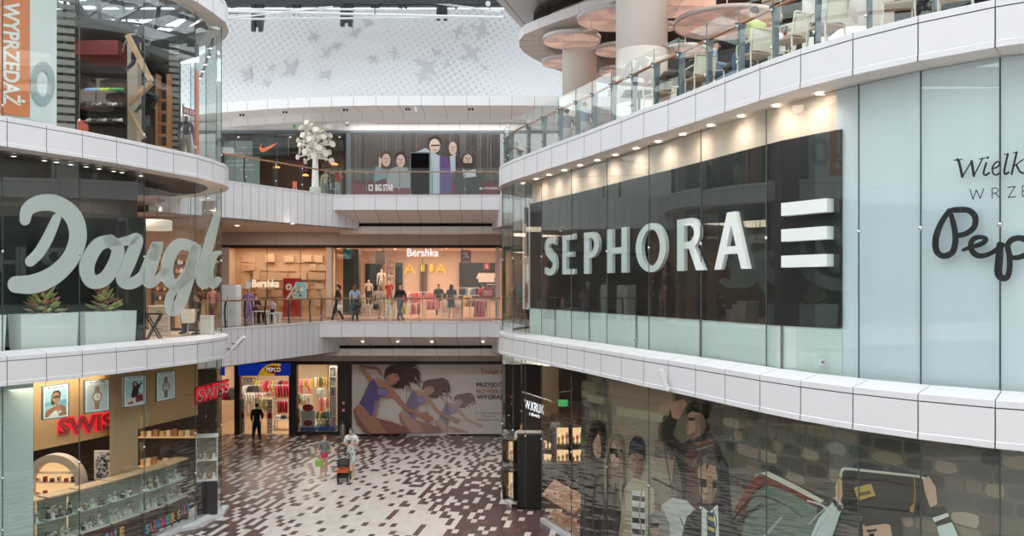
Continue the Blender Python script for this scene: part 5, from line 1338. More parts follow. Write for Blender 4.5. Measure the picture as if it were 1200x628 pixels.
# ---- swimwear window poster
TW = Wall([(-40,41.0),(40,41.0)], -1)
mb = MB(); pbox(mb,412.5,588.8,427.2,508.6,41.0,41.12); 
sp = prop(mb.build('wall_poster', mat('poster_paper',(226,216,210),.55)), 'wide swimwear poster of three leaping women on the ground-floor back wall', 'poster')
def Z(x,y): return (405+x/6.154, 415+min(y,566)/6.154)
def swimmer(s, dx, dy, a):
    def T(pts): return [Z(x*s+dx, y*s+dy) for x,y in pts]
    mixc = lambda c: tuple(int(v*a+226*(1-a)) for v in c)
    sk, sk2, su, su2, hr = (186,130,110),(150,96,84),(92,84,140),(140,130,180),(70,36,34)
    L = [(sk2,[(95,80),(110,78),(225,84),(258,108),(268,155),(255,150),(232,110),(140,98)]),(sk,[(95,80),(135,100),(195,165),(225,185),(180,205),(130,140)]),
      (sk,[(180,185),(235,170),(300,200),(345,240),(335,300),(250,320),(225,450),(150,440),(105,350)]),
      (sk2,[(215,455),(330,480),(445,522),(460,575),(300,570),(230,500)]),(sk,[(60,400),(90,362),(140,375),(190,440),(245,480),(305,575),(150,575),(80,480)]),(sk2,[(60,405),(72,395),(110,470),(190,575),(150,575),(80,480)]),
      (su,[(180,188),(212,180),(240,236),(285,236),(316,268),(292,300),(252,308),(228,350),(212,440),(182,440),(140,378),(105,352),(142,290)]),(su2,[(230,240),(290,245),(312,270),(285,295),(240,290)]),(su2,[(215,330),(232,330),(214,436),(198,436)]),
      (sk,[(325,238),(362,266),(440,366),(520,408),(590,428),(636,450),(640,465),(600,482),(570,460),(430,395),(338,300)]),
      (hr,[(280,160),(290,105),(330,76),(400,70),(440,76),(500,98),(538,125),(530,205),(515,170),(505,150),(490,195),(455,190),(420,236),(375,244),(330,228),(360,205),(395,180),(380,140),(340,135),(300,150),(290,180)]),
      (sk,[(300,185),(315,150),(345,135),(380,140),(392,175),(365,210),(335,215),(300,235),(270,215)]),(hr,[(356,150),(376,154),(374,160),(356,157)]),((160,60,64),[(352,190),(370,188),(366,196),(354,197)]),
      (hr,[(470,70),(478,110),(460,100)]),(hr,[(505,180),(520,195),(508,215)])]
    for x0,y0,x1,y1,x2,y2 in [(470,110,520,110,545,160),(480,140,525,150,548,205),(470,170,505,190,515,222),(430,200,462,214,470,240),(400,84,470,64,520,84),(440,90,500,80,530,96),(390,215,420,236,418,250)]:
        for q in stroke_polys([(x0,y0,26),(x1,y1,14),(x2,y2,3)],10,4): L.append((hr,q))
    for x0,y0,x1,y1 in [(300,110,360,90),(320,125,400,100),(420,110,480,120),(430,150,490,150),(410,190,450,180)]:
        for q in stroke_polys([(x0,y0,4),((x0+x1)/2,min(y0,y1)-4,6),(x1,y1,3)],4,3): L.append(((112,62,54),q))
    return [(mixc(c),T(p)) for c,p in L]
mb = MB(); k = 0
lay = [((206,190,180),rect(412.6,427.3,588.6,433)),((214,200,192),rect(412.6,433,588.6,439))]+swimmer(.6,611,243,.5)+swimmer(.77,338,124,.72)+swimmer(1,0,0,1.)
for c,p in lay: ink(mb, TW, p, c, .004+.0008*k); k += 1
mb.build('print', print_mat(), sp)
mb = MB()
for a,b,c,d in [(476.2,447,476.7,510),(523.8,447,524.3,510),(500,455,500.4,510),(476.2,447,524.3,447.5)]: ink(mb,TW,rect(a,b,c,d),None,.05)
for x in (498.3,502.2): ink(mb,TW,ell(x,483,.5,.9,8),None,.052)
mb.build('door_joint', mat('door_joint',(96,84,82),.6), sp)
for t,q,c,bd in [('Triumph',(563,432.3,439.5,584,432.3,439.5),(150,60,50),.015),('v',(585.8,434,437.8,588,434,437.8),(150,60,50),.03),('PRZYJDŹ',(558.5,446.5,454.6,588,446.5,454.6),(50,44,48),.015),('PRZYMIERZ',(558.5,456.2,460.8,588,456.2,460.8),(170,70,56),.0),('WYGRAJ',(558.5,462.3,469.2,588,462.3,469.2),(50,44,48),.015),
      ('Co tydzien do wygrania',(557.5,482.2,485.2,587,482.2,485.2),(110,100,102),0),('i-Pody oraz',(565,486.2,489,581,486.2,489),(110,100,102),0),('50 kompletow bielizny',(559,490.2,493.4,587,490.2,493.4),(110,100,102),0)]:
    mb = MB(); ink_text(mb,TW,t,q,c,.06,bold=bd); mb.build('lettering', print_mat(), sp)
mb = MB(); pbox(mb,476.5,524,508.6,510.8,40.95,41.1); mb.build('door_foot', mat('poster_paper',(226,216,210)), sp)
for px in (468.5,):
    root = thing('ceiling_camera','small dark ceiling camera above the swimwear poster','camera',(fx(px,40.6),40.6,F2-1.62))
    mb = MB(); mb.lathe([(.0,-.12),(.06,-.1),(.08,-.04),(.07,0),(0,0)],12); mb.build('camera_dome',DARKMETAL,root); mb = MB(); mb.tube([(0,0,0),(0,0,.17)],.02,6); mb.build('mount',GREYMETAL,root)
for i,px in enumerate([405,425,445,466,486,506,546,566]):
    Y = 38.4; z = F2-.68-.49*(Y-37.61)/1.49
    downlight(fx(px,Y),Y,z-.02,0,.055,i%2==1,label='tiny recessed spot in the sloping soffit over the ground floor',group='spots in the lower sloping soffit')
for i,px in enumerate([449,481,515,562]):
    Y = 38.2; z = F3-.68-.49*(Y-37.61)/1.49
    downlight(fx(px,Y),Y,z-.02,0,.04,False,label='tiny unlit spot in the sloping soffit under the upper gallery',group='spots in the upper sloping soffit')
# ================= middle floor: the fashion shop
room('fashion', 262, 588, F2, F2+3.5, 47.5, BEIGE2, mat('shop_floor_pink',(226,190,170),.25), mat('shop_ceiling_warm',(232,206,184),.7))
mb = MB()
pbox(mb,382,388.5,290,371.5,41.12,41.5,0); pbox(mb,580.5,585.5,290,371.5,41.12,41.5,0); pbox(mb,258,268.5,290,371.5,41.12,41.4,0)
struct('trim_17', mb, [mat('shop_front_white',(232,214,200),.5)])
shop_glass('window_7', 268.5, 382, 289.8, 371.3, [313,352]); shop_glass('window_8', 388.5, 580.5, 289.8, 371.3, [449,495.5,542])
lamp('AREA',(fx(500),44,3.4),190,(1,.74,.56),7,4,name='shop_lamps'); lamp('AREA',(fx(325),42.1,3.42),42,(1,.76,.56),4.4,.8,name='shop_lamps'); lamp('AREA',(fx(420),43,3.4),60,(1,.76,.56),1.4,2,name='shop_lamps')
# relief wall of the left window
mb = MB(); mb.box(fx(262),fx(384),43.0,43.2,F2,3.48,0)
r = random.Random(5)
for i in range(15):
    for j in range(6):
        if r.random() < .72:
            x = fx(270)+i*.31; z = .55+j*.44+r.uniform(-.04,.04); d = r.uniform(.03,.3); w = r.uniform(.3,.55)
            if x+w < fx(382): mb.box(x,x+w,43-d,43.,z,z+r.uniform(.28,.46),0)
mb.box(fx(384)-.06,fx(384),41.3,43.2,F2,3.48,0)
struct('wall_relief', mb, [mat('relief_blocks',(222,190,160),.7)])
def sign_text(label, s, quad, Y, m, bold=.02, mirror=False, cat='sign', name='shop_sign', depth=.05):
    V,T,(a,b,c,e) = text_polys(s,1.,bold); x0,y0,y1,x1 = quad; root = thing(name,label,cat,(0,0,0)); mb = MB()
    f = lambda v,d: (fx(x0+(x1-x0)*(v[0]-a)/(b-a),Y), Y+d, fz(y1+(y0-y1)*(v[1]-c)/(e-c),Y))
    n = len(V); mb.add([f(v,0) for v in V]+[f(v,depth) for v in V],[t for t in T]+[tuple(i+n for i in t)[::-1] for t in T])
    # rims
    ec = {}
    for t in T:
        for i in range(len(t)):
            k = (t[i],t[(i+1)%len(t)]); ec[k] = ec.get(k,0)+1
    rim = [(p,q,q+n,p+n) for (p,q) in ec if (q,p) not in ec]; b0 = 0
    mb.add([f(v,0) for v in V]+[f(v,depth) for v in V], rim)
    mb.build('lettering',m,root)
    return root
LITW = mat('lit_sign_white',(255,246,240),.4,emit=.7)
sign_text('white lit letters at the head of the shop entrance','Bershka',(477,291.2,300.5,514),41.0,LITW)
sign_text('pale letters on the relief wall of the left window','Bershka',(295.5,327.5,336.5,327),42.6,mat('pale_letter',(250,236,220),.4,emit=.5))
def sale_sign(label, px0, px1, py0, py1, Y, text, tq):
    root = thing('sale_sign', label, 'sale sign', (0,0,0)); mb = MB(); pbox(mb,px0,px1,py0,py1,Y,Y+.05); mb.build('panel',REDS,root)
    w = Wall([(-40,Y),(40,Y)],-1)
    for t,q in zip(text,tq):
        mb = MB(); ink_text(mb,w,t,(q[0],q[1],q[2],q[3],q[1],q[2]),None,.01,bold=.02); mb.build('lettering',WPAPER,root)
    return root
sale_sign('dark red panel with large percent sign in the left fashion window',332,353,326,371,42.2,['%'],[(334.5,332,350,350)])
sale_sign('red hanging sale sign with percent mark at the right of the fashion shop',540,551.8,293,309,41.6,['%','SALE'],[(542,294.5,303,550),(541.8,305,308.2,550.2)])
sale_sign('small dark red sale sign on the black wall at the right',566.5,574,308,316,46.9,['%'],[(568.5,309.5,314.5,572)])
# black column with turquoise feather mark, black doorways
mb = MB(); pbox(mb,402,420.2,292,369,42.0,42.6); cl = prop(mb.build('shop_column',mat('column_charcoal',(62,56,52),.5)),'charcoal column inside the fashion shop with a turquoise mark','column')
cw = Wall([(-40,42.0),(40,42.0)],-1)
mb = MB(); ink(mb,cw,[(402.3,291.5),(412,291.8),(407,296),(409,300.5),(412.5,303),(405,303),(402.3,300)],None,.006); ink(mb,cw,[(408,292.5),(412,292),(410,296),(413,302),(410,300)],None,.007); mb.build('feather_mark',mat('turquoise',(30,190,206),.5),cl)
mb = MB(); pbox(mb,428,447,309,352,47.3,47.49); prop(mb.build('doorway_panel',BLACK),'black back doorway left of the tall pale display figure','doorway')
mb = MB(); pbox(mb,463.5,471.5,308,350,47.3,47.49); prop(mb.build('doorway_panel',BLACK),'narrow black back doorway right of the stacked shelves','doorway')
mb = MB(); pbox(mb,538,580,308,350,47.2,47.49); prop(mb.build('wall_board',mat('board_black',(40,34,34),.6)),'black display board at the right back of the fashion shop','board')
mb = MB(); pbox(mb,440,451,294,309.5,45.5,45.6,0); prop(mb.build('hanging_screen',mat('screen_brown',(70,54,46),.4)),'dark hanging screen left of the shop name','screen')
mb = MB(); pbox(mb,492,500,309,345,47.3,47.49); prop(mb.build('doorway_panel',mat('door_brown',(110,84,66),.6)),'brown back door under the yellow letters','doorway')
YL = mat('yellow_letter',(246,206,40),.5,emit=.3)
for i,(a,b) in enumerate([(474,486),(493,497.5),(503.5,507.5),(511,522)]):
    mb = MB(); w2 = Wall([(-40,47.3),(40,47.3)],-1)
    if i in (0,3):
        for p in stroke_polys([(a,320),((a+b)/2,309.5),(b,320)],2.2,1,False,False): ink(mb,w2,p,None,.02)
        ink(mb,w2,rect(a+3,315,b-3,316.8),None,.021)
    else: ink(mb,w2,rect(a,309.5,b,318),None,.02)
    prop(mb.build('wall_letter',YL),['yellow letter A at the left of the shop back wall','yellow bar left of the brown door top','yellow bar right of the brown door top','yellow letter A at the right of the shop back wall'][i],'wall letter')
# display figures
FG = (232,204,184)
shop_figure('pale display figure in cream top standing left in the fashion shop',(fx(432,43.6),43.6,F2+.45),.2,1.5,top=(236,214,196),bottom=(60,54,54),colour=FG)
shop_figure('tall pale display figure raised on a stand before the black doorway',(fx(447,43.8),43.8,F2+.95),.1,1.55,top=(238,222,208),bottom=(200,180,166),colour=FG)
shop_figure('display figure in red dress beside the stacked shelves',(fx(456,43.2),43.2,F2+.35),-.2,1.55,top=(206,48,56),bottom=(206,48,56),colour=FG)
shop_figure('display figure in orange top at the left edge of the shop entrance',(fx(394,43.4),43.4,F2+.3),.3,1.6,top=(214,150,110),bottom=(70,54,60),colour=FG)
for px,Y,h,lb in [(432,43.6,.45,'low white plinth under the cream display figure'),(447,43.8,.95,'white plinth under the tall pale display figure'),(456,43.2,.35,'low white plinth under the red display figure'),(394,43.4,.3,'low white plinth under the orange display figure')]:
    mb = MB(); mb.box(-.24,.24,-.22,.22,.012,h-.04,0); mb.box(-.26,.26,-.24,.24,h-.04,h,0); prop(mb.build('display_plinth',mat('plinth_white',(236,220,206),.5),None,(fx(px,Y),Y,0)),lb,'plinth')
shelf_unit('pale stacked shelves behind the shop entrance, right of the screen',452,462,306,345,46.8,6,2,BEIGE,[(240,236,230),(200,190,176),(232,150,160)],'packets on the pale stacked shelves',31)
for i,(a,b,py,Y,n,cols,sd,w,kd) in enumerate([(472,494,343,44.6,9,[(232,150,160),(236,120,110),(240,236,230),(214,60,80)],41,'on the pink rail of the fashion shop',['shirt','dress']),(498,512,343,45.2,6,[(240,236,230),(236,120,110),(232,150,160)],42,'on the rail before the cash desk',['shirt']),(540,556,338,44.6,6,[(70,70,78),(240,236,230),(120,150,180)],43,'on the dark rail of the fashion shop',['shirt']),
       (556,568,352,42.8,5,[(214,60,80),(150,40,60),(232,150,160)],44,'on the low red rail of the fashion shop',['dress']),(421,430,345,44.8,5,[(200,190,176),(226,190,120),(240,236,230)],45,'on the rail behind the charcoal column',['shirt']),(501,513,351,43.0,5,[(240,236,230),(232,150,160),(236,120,110)],47,'on the low rail left of the cash desk',['shirt']),(543,556,347,43.2,5,[(200,190,176),(40,40,46),(226,190,120)],48,'on the front dark rail of the fashion shop',['shirt']),(576,581,334,44.8,3,[(70,70,78),(40,40,46)],49,'on the rail at the right white post',['dress']),(478,492,356,42.4,5,[(236,120,110),(240,236,230),(214,60,80)],50,'on the front pink rail',['shirt']),(468,476,356,43.2,4,[(196,208,110),(240,236,230)],46,'on the front low rail',['shirt'])]):
    x0,x1 = fx(a,Y),fx(b,Y); z = fz(py,Y); clothes_rail('chrome clothes rail carrying garments '+w,(x0+x1)/2,Y,F2+.012,x1-x0+.5,z+.03-F2-.012); hang_row(w,a,b,py,Y,n,cols,kd,sd,.85)
for i,px in enumerate([564,569.5,576]):
    garment('shirt','white',(240,236,230),(fx(px,46.9),46.9,fz(319.5,46.9)),0,['left','middle','right'][i]+' of three white shirts hanging on the black board','white shirts on the black board',.85)
def desk(label, px0, px1, py0, Y, d=.7, m=None):
    root = thing('cash_desk', label, 'desk', ((fx(px0,Y)+fx(px1,Y))/2,Y,F2+.012)); w = fx(px1,Y)-fx(px0,Y); h = fz(py0,Y)-F2
    mb = MB(); mb.box(-w/2,w/2,0,d,0,h-.05); mb.build('desk_body', m or mat('desk_white',(240,222,208),.5), root)
    mb = MB(); mb.box(-w/2-.03,w/2+.03,-.03,d+.03,h-.05,h-.01); mb.build('desk_top', WPAPER, root)
    mb = MB(); mb.box(-w*.3,w*.3,-.012,0,h*.25,h*.7); mb.build('front_panel', mat('desk_panel',(214,176,160),.5), root)
    return root
desk('white cash desk between the two staff members in black',515.5,527,353,43.4); desk('white cash desk at the right of the shop entrance',532,541,355,42.9); desk('white low display block before the charcoal column',421,431,357,43.0,.5); desk('white low display block behind the walking shoppers',433,444,357,42.8,.5)
for px,py,Y,lb in [(524.5,346,43.7,'dark till monitor on the left white cash desk')]:
    root = thing('till_monitor',lb,'monitor',(fx(px,Y),Y,fz(353,43.4))); mb = MB(); mb.box(-.2,.2,-.02,.02,.1,.4); mb.build('screen',BLACK,root); mb = MB(); mb.tube([(0,.01,0),(0,.01,.12)],.03,8); mb.build('stand',DARKMETAL,root)
# round red notice
root = thing('round_notice','round red notice on a stand at the right of the shop entrance','notice',(fx(571,42.2),42.2,F2+.012))
mb = MB(); mb.add([(.3*math.cos(a*PI/12),y,1.22+.3*math.sin(a*PI/12)) for y in (-.02,.02) for a in range(24)],[tuple(range(24)),tuple(range(24,48))]+[(i,(i+1)%24,(i+1)%24+24,i+24) for i in range(24)]); mb.build('disc',REDS,root)
mb = MB(); 
for z in (1.3,1.22,1.12): mb.box(-.2,.2,-.024,-.021,z-.015,z+.015)
mb.build('text_lines',WPAPER,root); mb = MB(); mb.tube([(0,0,0),(0,0,.95)],.02,8); mb.lathe([(.18,0),(.18,.02),(0,.03)],14); mb.build('stand',CHROME,root)
# ceiling spots of the shop
r = random.Random(9)
for i in range(26):
    px = r.uniform(392,578); Y = r.uniform(41.8,46.5)
    downlight(fx(px,Y),Y,F2+3.49,0,.06,True,label='warm round spot in the fashion shop ceiling',group='spots in the fashion shop ceiling')
for i,px in enumerate([268.5,300.5,341,346]):
    downlight(fx(px,42.0),42.0,F2+3.47,14,.06,True,label='warm round spot over the relief wall window',group='spots over the relief wall',ang=1.5)
# staff and shoppers
def shopper(label, px, Y, z, **k): return person('person', label, (fx(px,Y),Y,z), k.pop('rz',0.), k.pop('h',1.68), **k)
shopper('shop assistant in black behind the left cash desk',514,44.6,F2+.012,rz=0,top=(34,32,34),bottom=(34,32,34),hair=(30,26,26),skin=mat('skin_brown',(160,116,92),.6))
shopper('woman in short dark dress seen from behind at the cash desk',529,42.1,F2+.012,rz=PI,h=1.66,top=(52,50,56),bottom=(70,72,84),hair=(40,30,28),legs='bare',skirt=(70,72,84),hairstyle='long',sleeves='short')
shopper('customer in red sweater and dark trousers at the right shop edge',566,43.6,F2+.012,rz=PI,h=1.7,top=(190,50,58),bottom=(44,48,58),hair=(60,44,36),sleeves='long')
WK = walk
shopper('woman in black with white bag walking left on the middle gallery',395.5,38.6,F2,rz=-1.3,h=1.66,top=(52,46,46),bottom=(34,32,36),hair=(48,34,30),hairstyle='tail',pose=WK(1),sleeves='long',shoes=(210,180,160))
shopper('person in light blue shirt standing with back turned on the middle gallery',416,38.5,F2,rz=PI,h=1.66,top=(170,190,214),bottom=(44,46,58),hair=(120,84,60),hairstyle='long')
shopper('woman in pale beige walking before the shop entrance',444,40.0,F2,rz=.4,h=1.62,top=(226,196,176),bottom=(216,190,172),hair=(120,80,56),hairstyle='long',pose=WK(-1),legs='knee')
shopper('child in yellow top and white trousers beside the man in dark jacket',456.5,39.1,F2,rz=.5,h=1.22,top=(226,222,150),bottom=(232,228,222),hair=(90,64,48),pose=WK(1))
shopper('man in dark jacket and grey jeans walking on the middle gallery',469,38.6,F2,rz=.9,h=1.7,top=(42,44,52),bottom=(96,112,128),hair=(60,46,40),pose=WK(-1),sleeves='long')
shopper('person in dark clothes behind the rounded glass corner',601,37.8,F2,rz=.3,h=1.7,top=(50,50,54),bottom=(52,54,60),hair=(40,34,32),sleeves='long')
bag = lambda label,px,py,Y,rgb: None
for lb,px,py,Y,c in [('black shoulder bag carried by the person in light blue',420,357,38.3,(30,30,34)),('white handbag carried by the woman in black',398.5,360,38.4,(232,226,220)),('dark shopping bag carried by the woman in beige',440.5,359,39.75,(60,54,54))]:
    root = thing('handbag',lb,'bag',(fx(px,Y),Y,fz(py,Y))); mb = MB(); mb.lathe([(.0,-.14),(.12,-.14),(.14,-.02),(.11,.12),(0,.12)],12,sy=.5); mb.build('bag_body',mat('bag_%d'%c[0],c,.5),root)
    mb = MB(); mb.tube([(-.1,0,.1),(-.07,0,.34),(.0,0,.42),(.07,0,.34),(.1,0,.1)],.012,6); mb.build('strap',mat('bag_%d'%c[0],c),root)
# ---- left part of the middle gallery: white cabinet, stands, little table
root = thing('plastic_cabinet','tall white plastic cabinet with oval handles behind the railing','cabinet',(fx(270.5,33.5),33.5,F2))
mb = MB(); mb.lathe([(.0,0),(.42,0),(.44,.03),(.44,.8),(.43,.82),(.43,.86),(.44,.88),(.44,1.54),(.40,1.6),(0,1.6)],4,(0,0,0),0,False,PI/4,PI/4+2*PI); mb.build('cabinet_body',mat('plastic_white',(238,238,240),.4),root)
for s in (-1,1):
    mb = MB(); mb.add([(s*.12+.09*math.cos(a*PI/8),-.318,.55+.045*math.sin(a*PI/8)) for a in range(16)]+[(s*.12+.07*math.cos(a*PI/8),-.305,.55+.03*math.sin(a*PI/8)) for a in range(16)],[(i,(i+1)%16,(i+1)%16+16,i+16) for i in range(16)]+[tuple(range(16,32))]); mb.build('grip_hole',mat('grip_dark',(70,66,68),.6),root)
mb = MB(); mb.box(-.3,.3,-.3,.3,1.6,1.63); mb.build('cabinet_lid',mat('plastic_white',(238,238,240)),root)
shop_figure('headless display figure in lilac dress behind the railing at left',(fx(291,35),35,F2),.2,1.5,top=(176,128,190),bottom=(176,128,190),colour=(206,180,160),headless=True)
person('person','person in dark clothes sitting behind the lilac dress figure',(fx(299.5,36.2),36.2,F2),.9,1.6,top=(84,50,52),bottom=(60,48,50),hair=(60,44,40),pose=SIT,sleeves='long')
person('person','small child in pink and white beside the white play table',(fx(319.5,36.0),36.0,F2),-.4,1.05,top=(226,190,200),bottom=(60,54,60),hair=(44,34,30))
root = thing('play_table','low white play table behind the railing','table',(fx(306,35.6),35.6,F2))
mb = MB(); mb.box(-.3,.3,-.25,.25,.5,.54); mb.build('table_top',WPAPER,root)
for sx in (-1,1):
    for sy in (-1,1): mb = MB(); mb.box(sx*.27-.025,sx*.27+.025,sy*.22-.025,sy*.22+.025,0,.5); mb.build('leg',WPAPER,root)
for i,(px,Y) in enumerate([(319,35.3),(325,35.9)]):
    root = thing('play_stool',['white stool right of the play table, nearer','white stool right of the play table, farther'][i],'stool',(fx(px,Y),Y,F2)); mb = MB(); mb.box(-.16,.16,-.16,.16,.42,.46); mb.build('seat',WPAPER,root)
    for sx in (-1,1): mb = MB(); mb.box(sx*.13-.02,sx*.13+.02,-.14,.14,0,.42); mb.build('leg',WPAPER,root)
for px,Y,h in [(299.5,36.2,.46)]:
    mb = MB(); mb.lathe([(.2,0),(.2,.42),(.22,.44),(.22,.46),(0,.46)],18); prop(mb.build('pouf',mat('pouf_brown',(90,70,64),.8),None,(fx(px,Y),Y,F2)),'brown round pouf under the seated person','seat')
def easel(label, px0, px1, py0, py1, Y, col, ink_layers):
    root = thing('poster_stand',label,'sign stand',(fx((px0+px1)/2,Y),Y,F2)); w = fx(px1,Y)-fx(px0,Y); z0 = fz(py1,Y)-F2; z1 = fz(py0,Y)-F2
    mb = MB(); mb.box(-w/2,w/2,-.015,.015,z0,z1); mb.build('frame',mat('stand_frame',(214,222,220),.4),root)
    mb = MB(); mb.box(-w/2+.03,w/2-.03,-.018,-.015,z0+.03,z1-.03); mb.build('sheet',mat('sheet_%d_%d_%d'%col,col,.6),root)
    if ink_layers:
        mb = MB(); w_ = Wall([(-40,Y),(40,Y)],-1)
        for k,(c,p) in enumerate(ink_layers): ink(mb,w_,p,c,.02+.001*k)
        o = mb.build('print',print_mat(),root); o.location = -Vector(root.location)
    mb = MB(); mb.tube([(0,.02,0),(0,.02,z0+.1)],.02,8); mb.lathe([(.2,0),(.2,.02),(.03,.03)],16); mb.build('stand',GREYMETAL,root)
easel('pale turquoise poster on a stand behind the railing',346,359,330.5,349.5,38.0,(150,206,204),[((226,150,160),ell(351,337,2.4,2)),((240,232,214),ell(354,339,2,3)),((206,90,90),ell(350,342,1.6,1.4)),((60,80,80),ell(352,346,1.2,1.6))])
easel('small white sign on a thin stand beside the lilac dress figure',287.5,293.5,329,338,34.6,(238,238,236),None)
lamp('AREA',(fx(330,38),38.5,F3-1.5),60,(1,.8,.66),3,2,name='gallery_fill'); lamp('AREA',(-3.8,40.3,9.4),80,(1,.95,.9),8.5,1.,name='gallery_fill')  # second light is added without a fixture to brighten the ring soffit and bulkhead
for px,py in [(278,264.5),(343,262)]:
    z = F3-1.46; Y = (z-EYE)/(HY-py)*F; downlight(fx(px,Y),Y,z,30,.12,True,label='bright round downlight in the gallery soffit, '+('left' if px<300 else 'middle'),ang=2.2)

# ================= upper floor: sports shop and the jeans poster
room('sports', 255, 404, F3, F3+3.4, 47, mat('sports_brown',(84,62,50),.7), mat('sports_floor',(120,96,80),.4), mat('sports_ceiling',(54,46,42),.7))
shop_glass('window_9', 256, 403, 157, 228, [275,325,366])
lamp('AREA',(fx(340),44,F3+3.3),110,(1,.8,.62),4,3,name='shop_lamps')
NB = Wall([(-40,41.6),(40,41.6)],-1)
root = thing('shop_sign','black sign board with an orange curved tick mark in the upper left shop','sign',(0,0,0))
mb = MB(); pbox(mb,296,338,159.5,183,41.6,41.7); mb.build('board',mat('board_charcoal',(44,42,46),.5),root)
mb = MB(); ink(mb,NB,smooth_line([(327,166.3),(318,170),(310,173),(306.5,173.2),(306,170.5),(308.5,167.6),(305.5,170),(303.8,174),(305.2,177.3),(308.5,178.3),(313,176.5),(320,171.7),(327,166.5)],4)[:-1],None,.006); mb.build('tick_mark',mat('tick_orange',(238,122,62),.5,emit=.4),root)
mb = MB(); pbox(mb,262,304,183,216,41.75,41.8); pbox(mb,262,296,165,183,41.75,41.8); gp = prop(mb.build('frosted_panel',mat('frosted_grey',(150,156,154),.5)),'grey frosted window panel with small white lettering, upper left shop','panel')
GPW = Wall([(-40,41.75),(40,41.75)],-1)
for t,q in [('Jesli mozesz cialo',(264.5,187,190.5,290,187,190.5)),('zostan sportowcem',(264.5,192,195.5,297,192,195.5)),('Bill Bowerman',(282,197.5,199.5,298,197.5,199.5))]:
    mb = MB(); ink_text(mb,GPW,t,(q[0],q[1],q[2],q[3],q[4],q[5]),None,.006); mb.build('lettering',WPAPER,gp)
shop_figure('display figure in red sports jacket right of the white tree',(fx(395.5,42.3),42.3,F3+.1),0.,1.74,top=(206,60,66),bottom=(190,200,206),colour=(60,56,56),group=None)
shop_figure('display figure in pale stripes beside the red sports jacket',(fx(382,42.5),42.5,F3+.1),.2,1.7,top=(222,214,190),bottom=(120,130,110),colour=(206,196,186))
for i,(px,c,lb) in enumerate([(269,(206,226,60),'bright yellow sports figure low at the left of the upper gallery'),(284.5,(120,160,206),'blue sports figure beside the yellow one'),(291,(228,96,86),'coral sports figure beside the blue one')]):
    shop_figure(lb,(fx(px,41.0-3),38.0,F3-.55),0.,1.5,top=c,bottom=c,colour=(210,206,200)) if False else None
    mb = MB(); mb.ball((0,0,.12),.16,12,0,(1,.8,.75)); mb.ball((0,-.02,.34),.2,12,0,(1,.7,.8)); prop(mb.build('sport_ball_bag',mat('sportbag_%d'%c[0],c,.6),None,(fx(px,39.0),39.0,F3)),lb.replace('sports figure','sports bag'),'bag')
root = thing('sale_stand','coral sale sign on two white posts before the upper left shop','sign stand',(fx(345.5,40.2),40.2,F3))
mb = MB(); mb.box(-.1,.1,-.02,.02,.58,.9); mb.build('sign_plate',mat('coral_sign',(240,110,92),.5),root)
for s in (-1,1): mb = MB(); mb.box(s*.07-.02,s*.07+.02,-.015,.015,0,.58); mb.build('post',WPAPER,root)
for i,px in enumerate([324,338]):
    mb = MB(); mb.lathe([(.05,0),(.05,.4),(.03,.5),(0,.5)],10); prop(mb.build('barrier_post',WPAPER,None,(fx(px,40.3),40.3,F3)),['left','right'][i]+' of two short white posts before the upper left shop','post')
low = low_table('low red display table in the upper left shop',310,0,42.6,.8,.5,.32,mat('sports_red',(206,60,54),.5)); low.location.z = F3+.012
for i,(px,py) in enumerate([(324,196.5),(358,206),(392,193)]):
    Y = 43.5; root = thing('pendant_lamp',['left','middle','right'][i]+' of three warm pendant lamps in the upper left shop','lamp',(fx(px,Y),Y,fz(py,Y)),0,'pendants in the upper left shop')
    mb = MB(); mb.lathe([(.18,0),(.16,.05),(.03,.1),(0,.1)],16); mb.build('lamp_shade',mat('pendant_warm',(255,170,90),.5,emit=1.2),root); mb = MB(); mb.tube([(0,0,.1),(0,0,F3+3.4-fz(py,Y))],.008,6); mb.build('cord',DARKMETAL,root)
for i,px in enumerate([262,279.5,302,340,398]):
    downlight(fx(px,42.5),42.5,F3+3.39,0,.06,True,label='small lit spot in the upper left shop ceiling',group='spots in the upper left shop')
hang_row('on the back wall of the upper left shop',352,374,190,46.4,6,[(150,40,60),(70,70,78),(40,40,46)],['shirt'],51,.9)
# jeans poster
mb = MB(); pbox(mb,411.5,586,157,228.2,41.05,41.2); jp = prop(mb.build('wall_poster',mat('jeans_back',(84,80,78),.6)),'dark wide poster of five young people above a red strip, upper back wall','poster')
JW = Wall([(-40,41.05),(40,41.05)],-1); JZ = lambda pts: [(400+x/5.98,100+y/5.98) for x,y in pts]
mb = MB(); r = random.Random(4); k = 0
def J_(c,p,zoom=True):
    global k
    ink(mb,JW,JZ(p) if zoom else p,c,.004+.0008*k); k += 1
for i in range(44):
    x = 412+i*3.95; v = r.randint(70,104); J_((v,v-3,v-5),rect(x,157.3,x+r.uniform(2,3.9),213+r.uniform(-4,4)),False)
J_((116,52,58),rect(411.6,211.5,585.8,228),False); J_((96,44,50),rect(411.6,211.5,585.8,217),False)
sk=(206,184,172)
J_((120,140,150),[(232,628),(240,570),(280,560),(330,590),(330,640),(232,680)]); J_((84,66,58),[(265,540),(280,480),(310,458),(350,480),(362,540),(345,590),(290,590)]); J_(sk,ell(315,525,30,45)); J_(sk,[(265,500),(285,520),(280,570),(262,580)])
J_((150,152,156),[(320,660),(340,590),(390,570),(460,575),(490,640),(490,720),(320,720)]); J_((60,48,44),[(380,520),(385,475),(420,462),(450,480),(458,530),(445,560),(440,500),(395,500)]); J_(sk,ell(417,530,30,45))
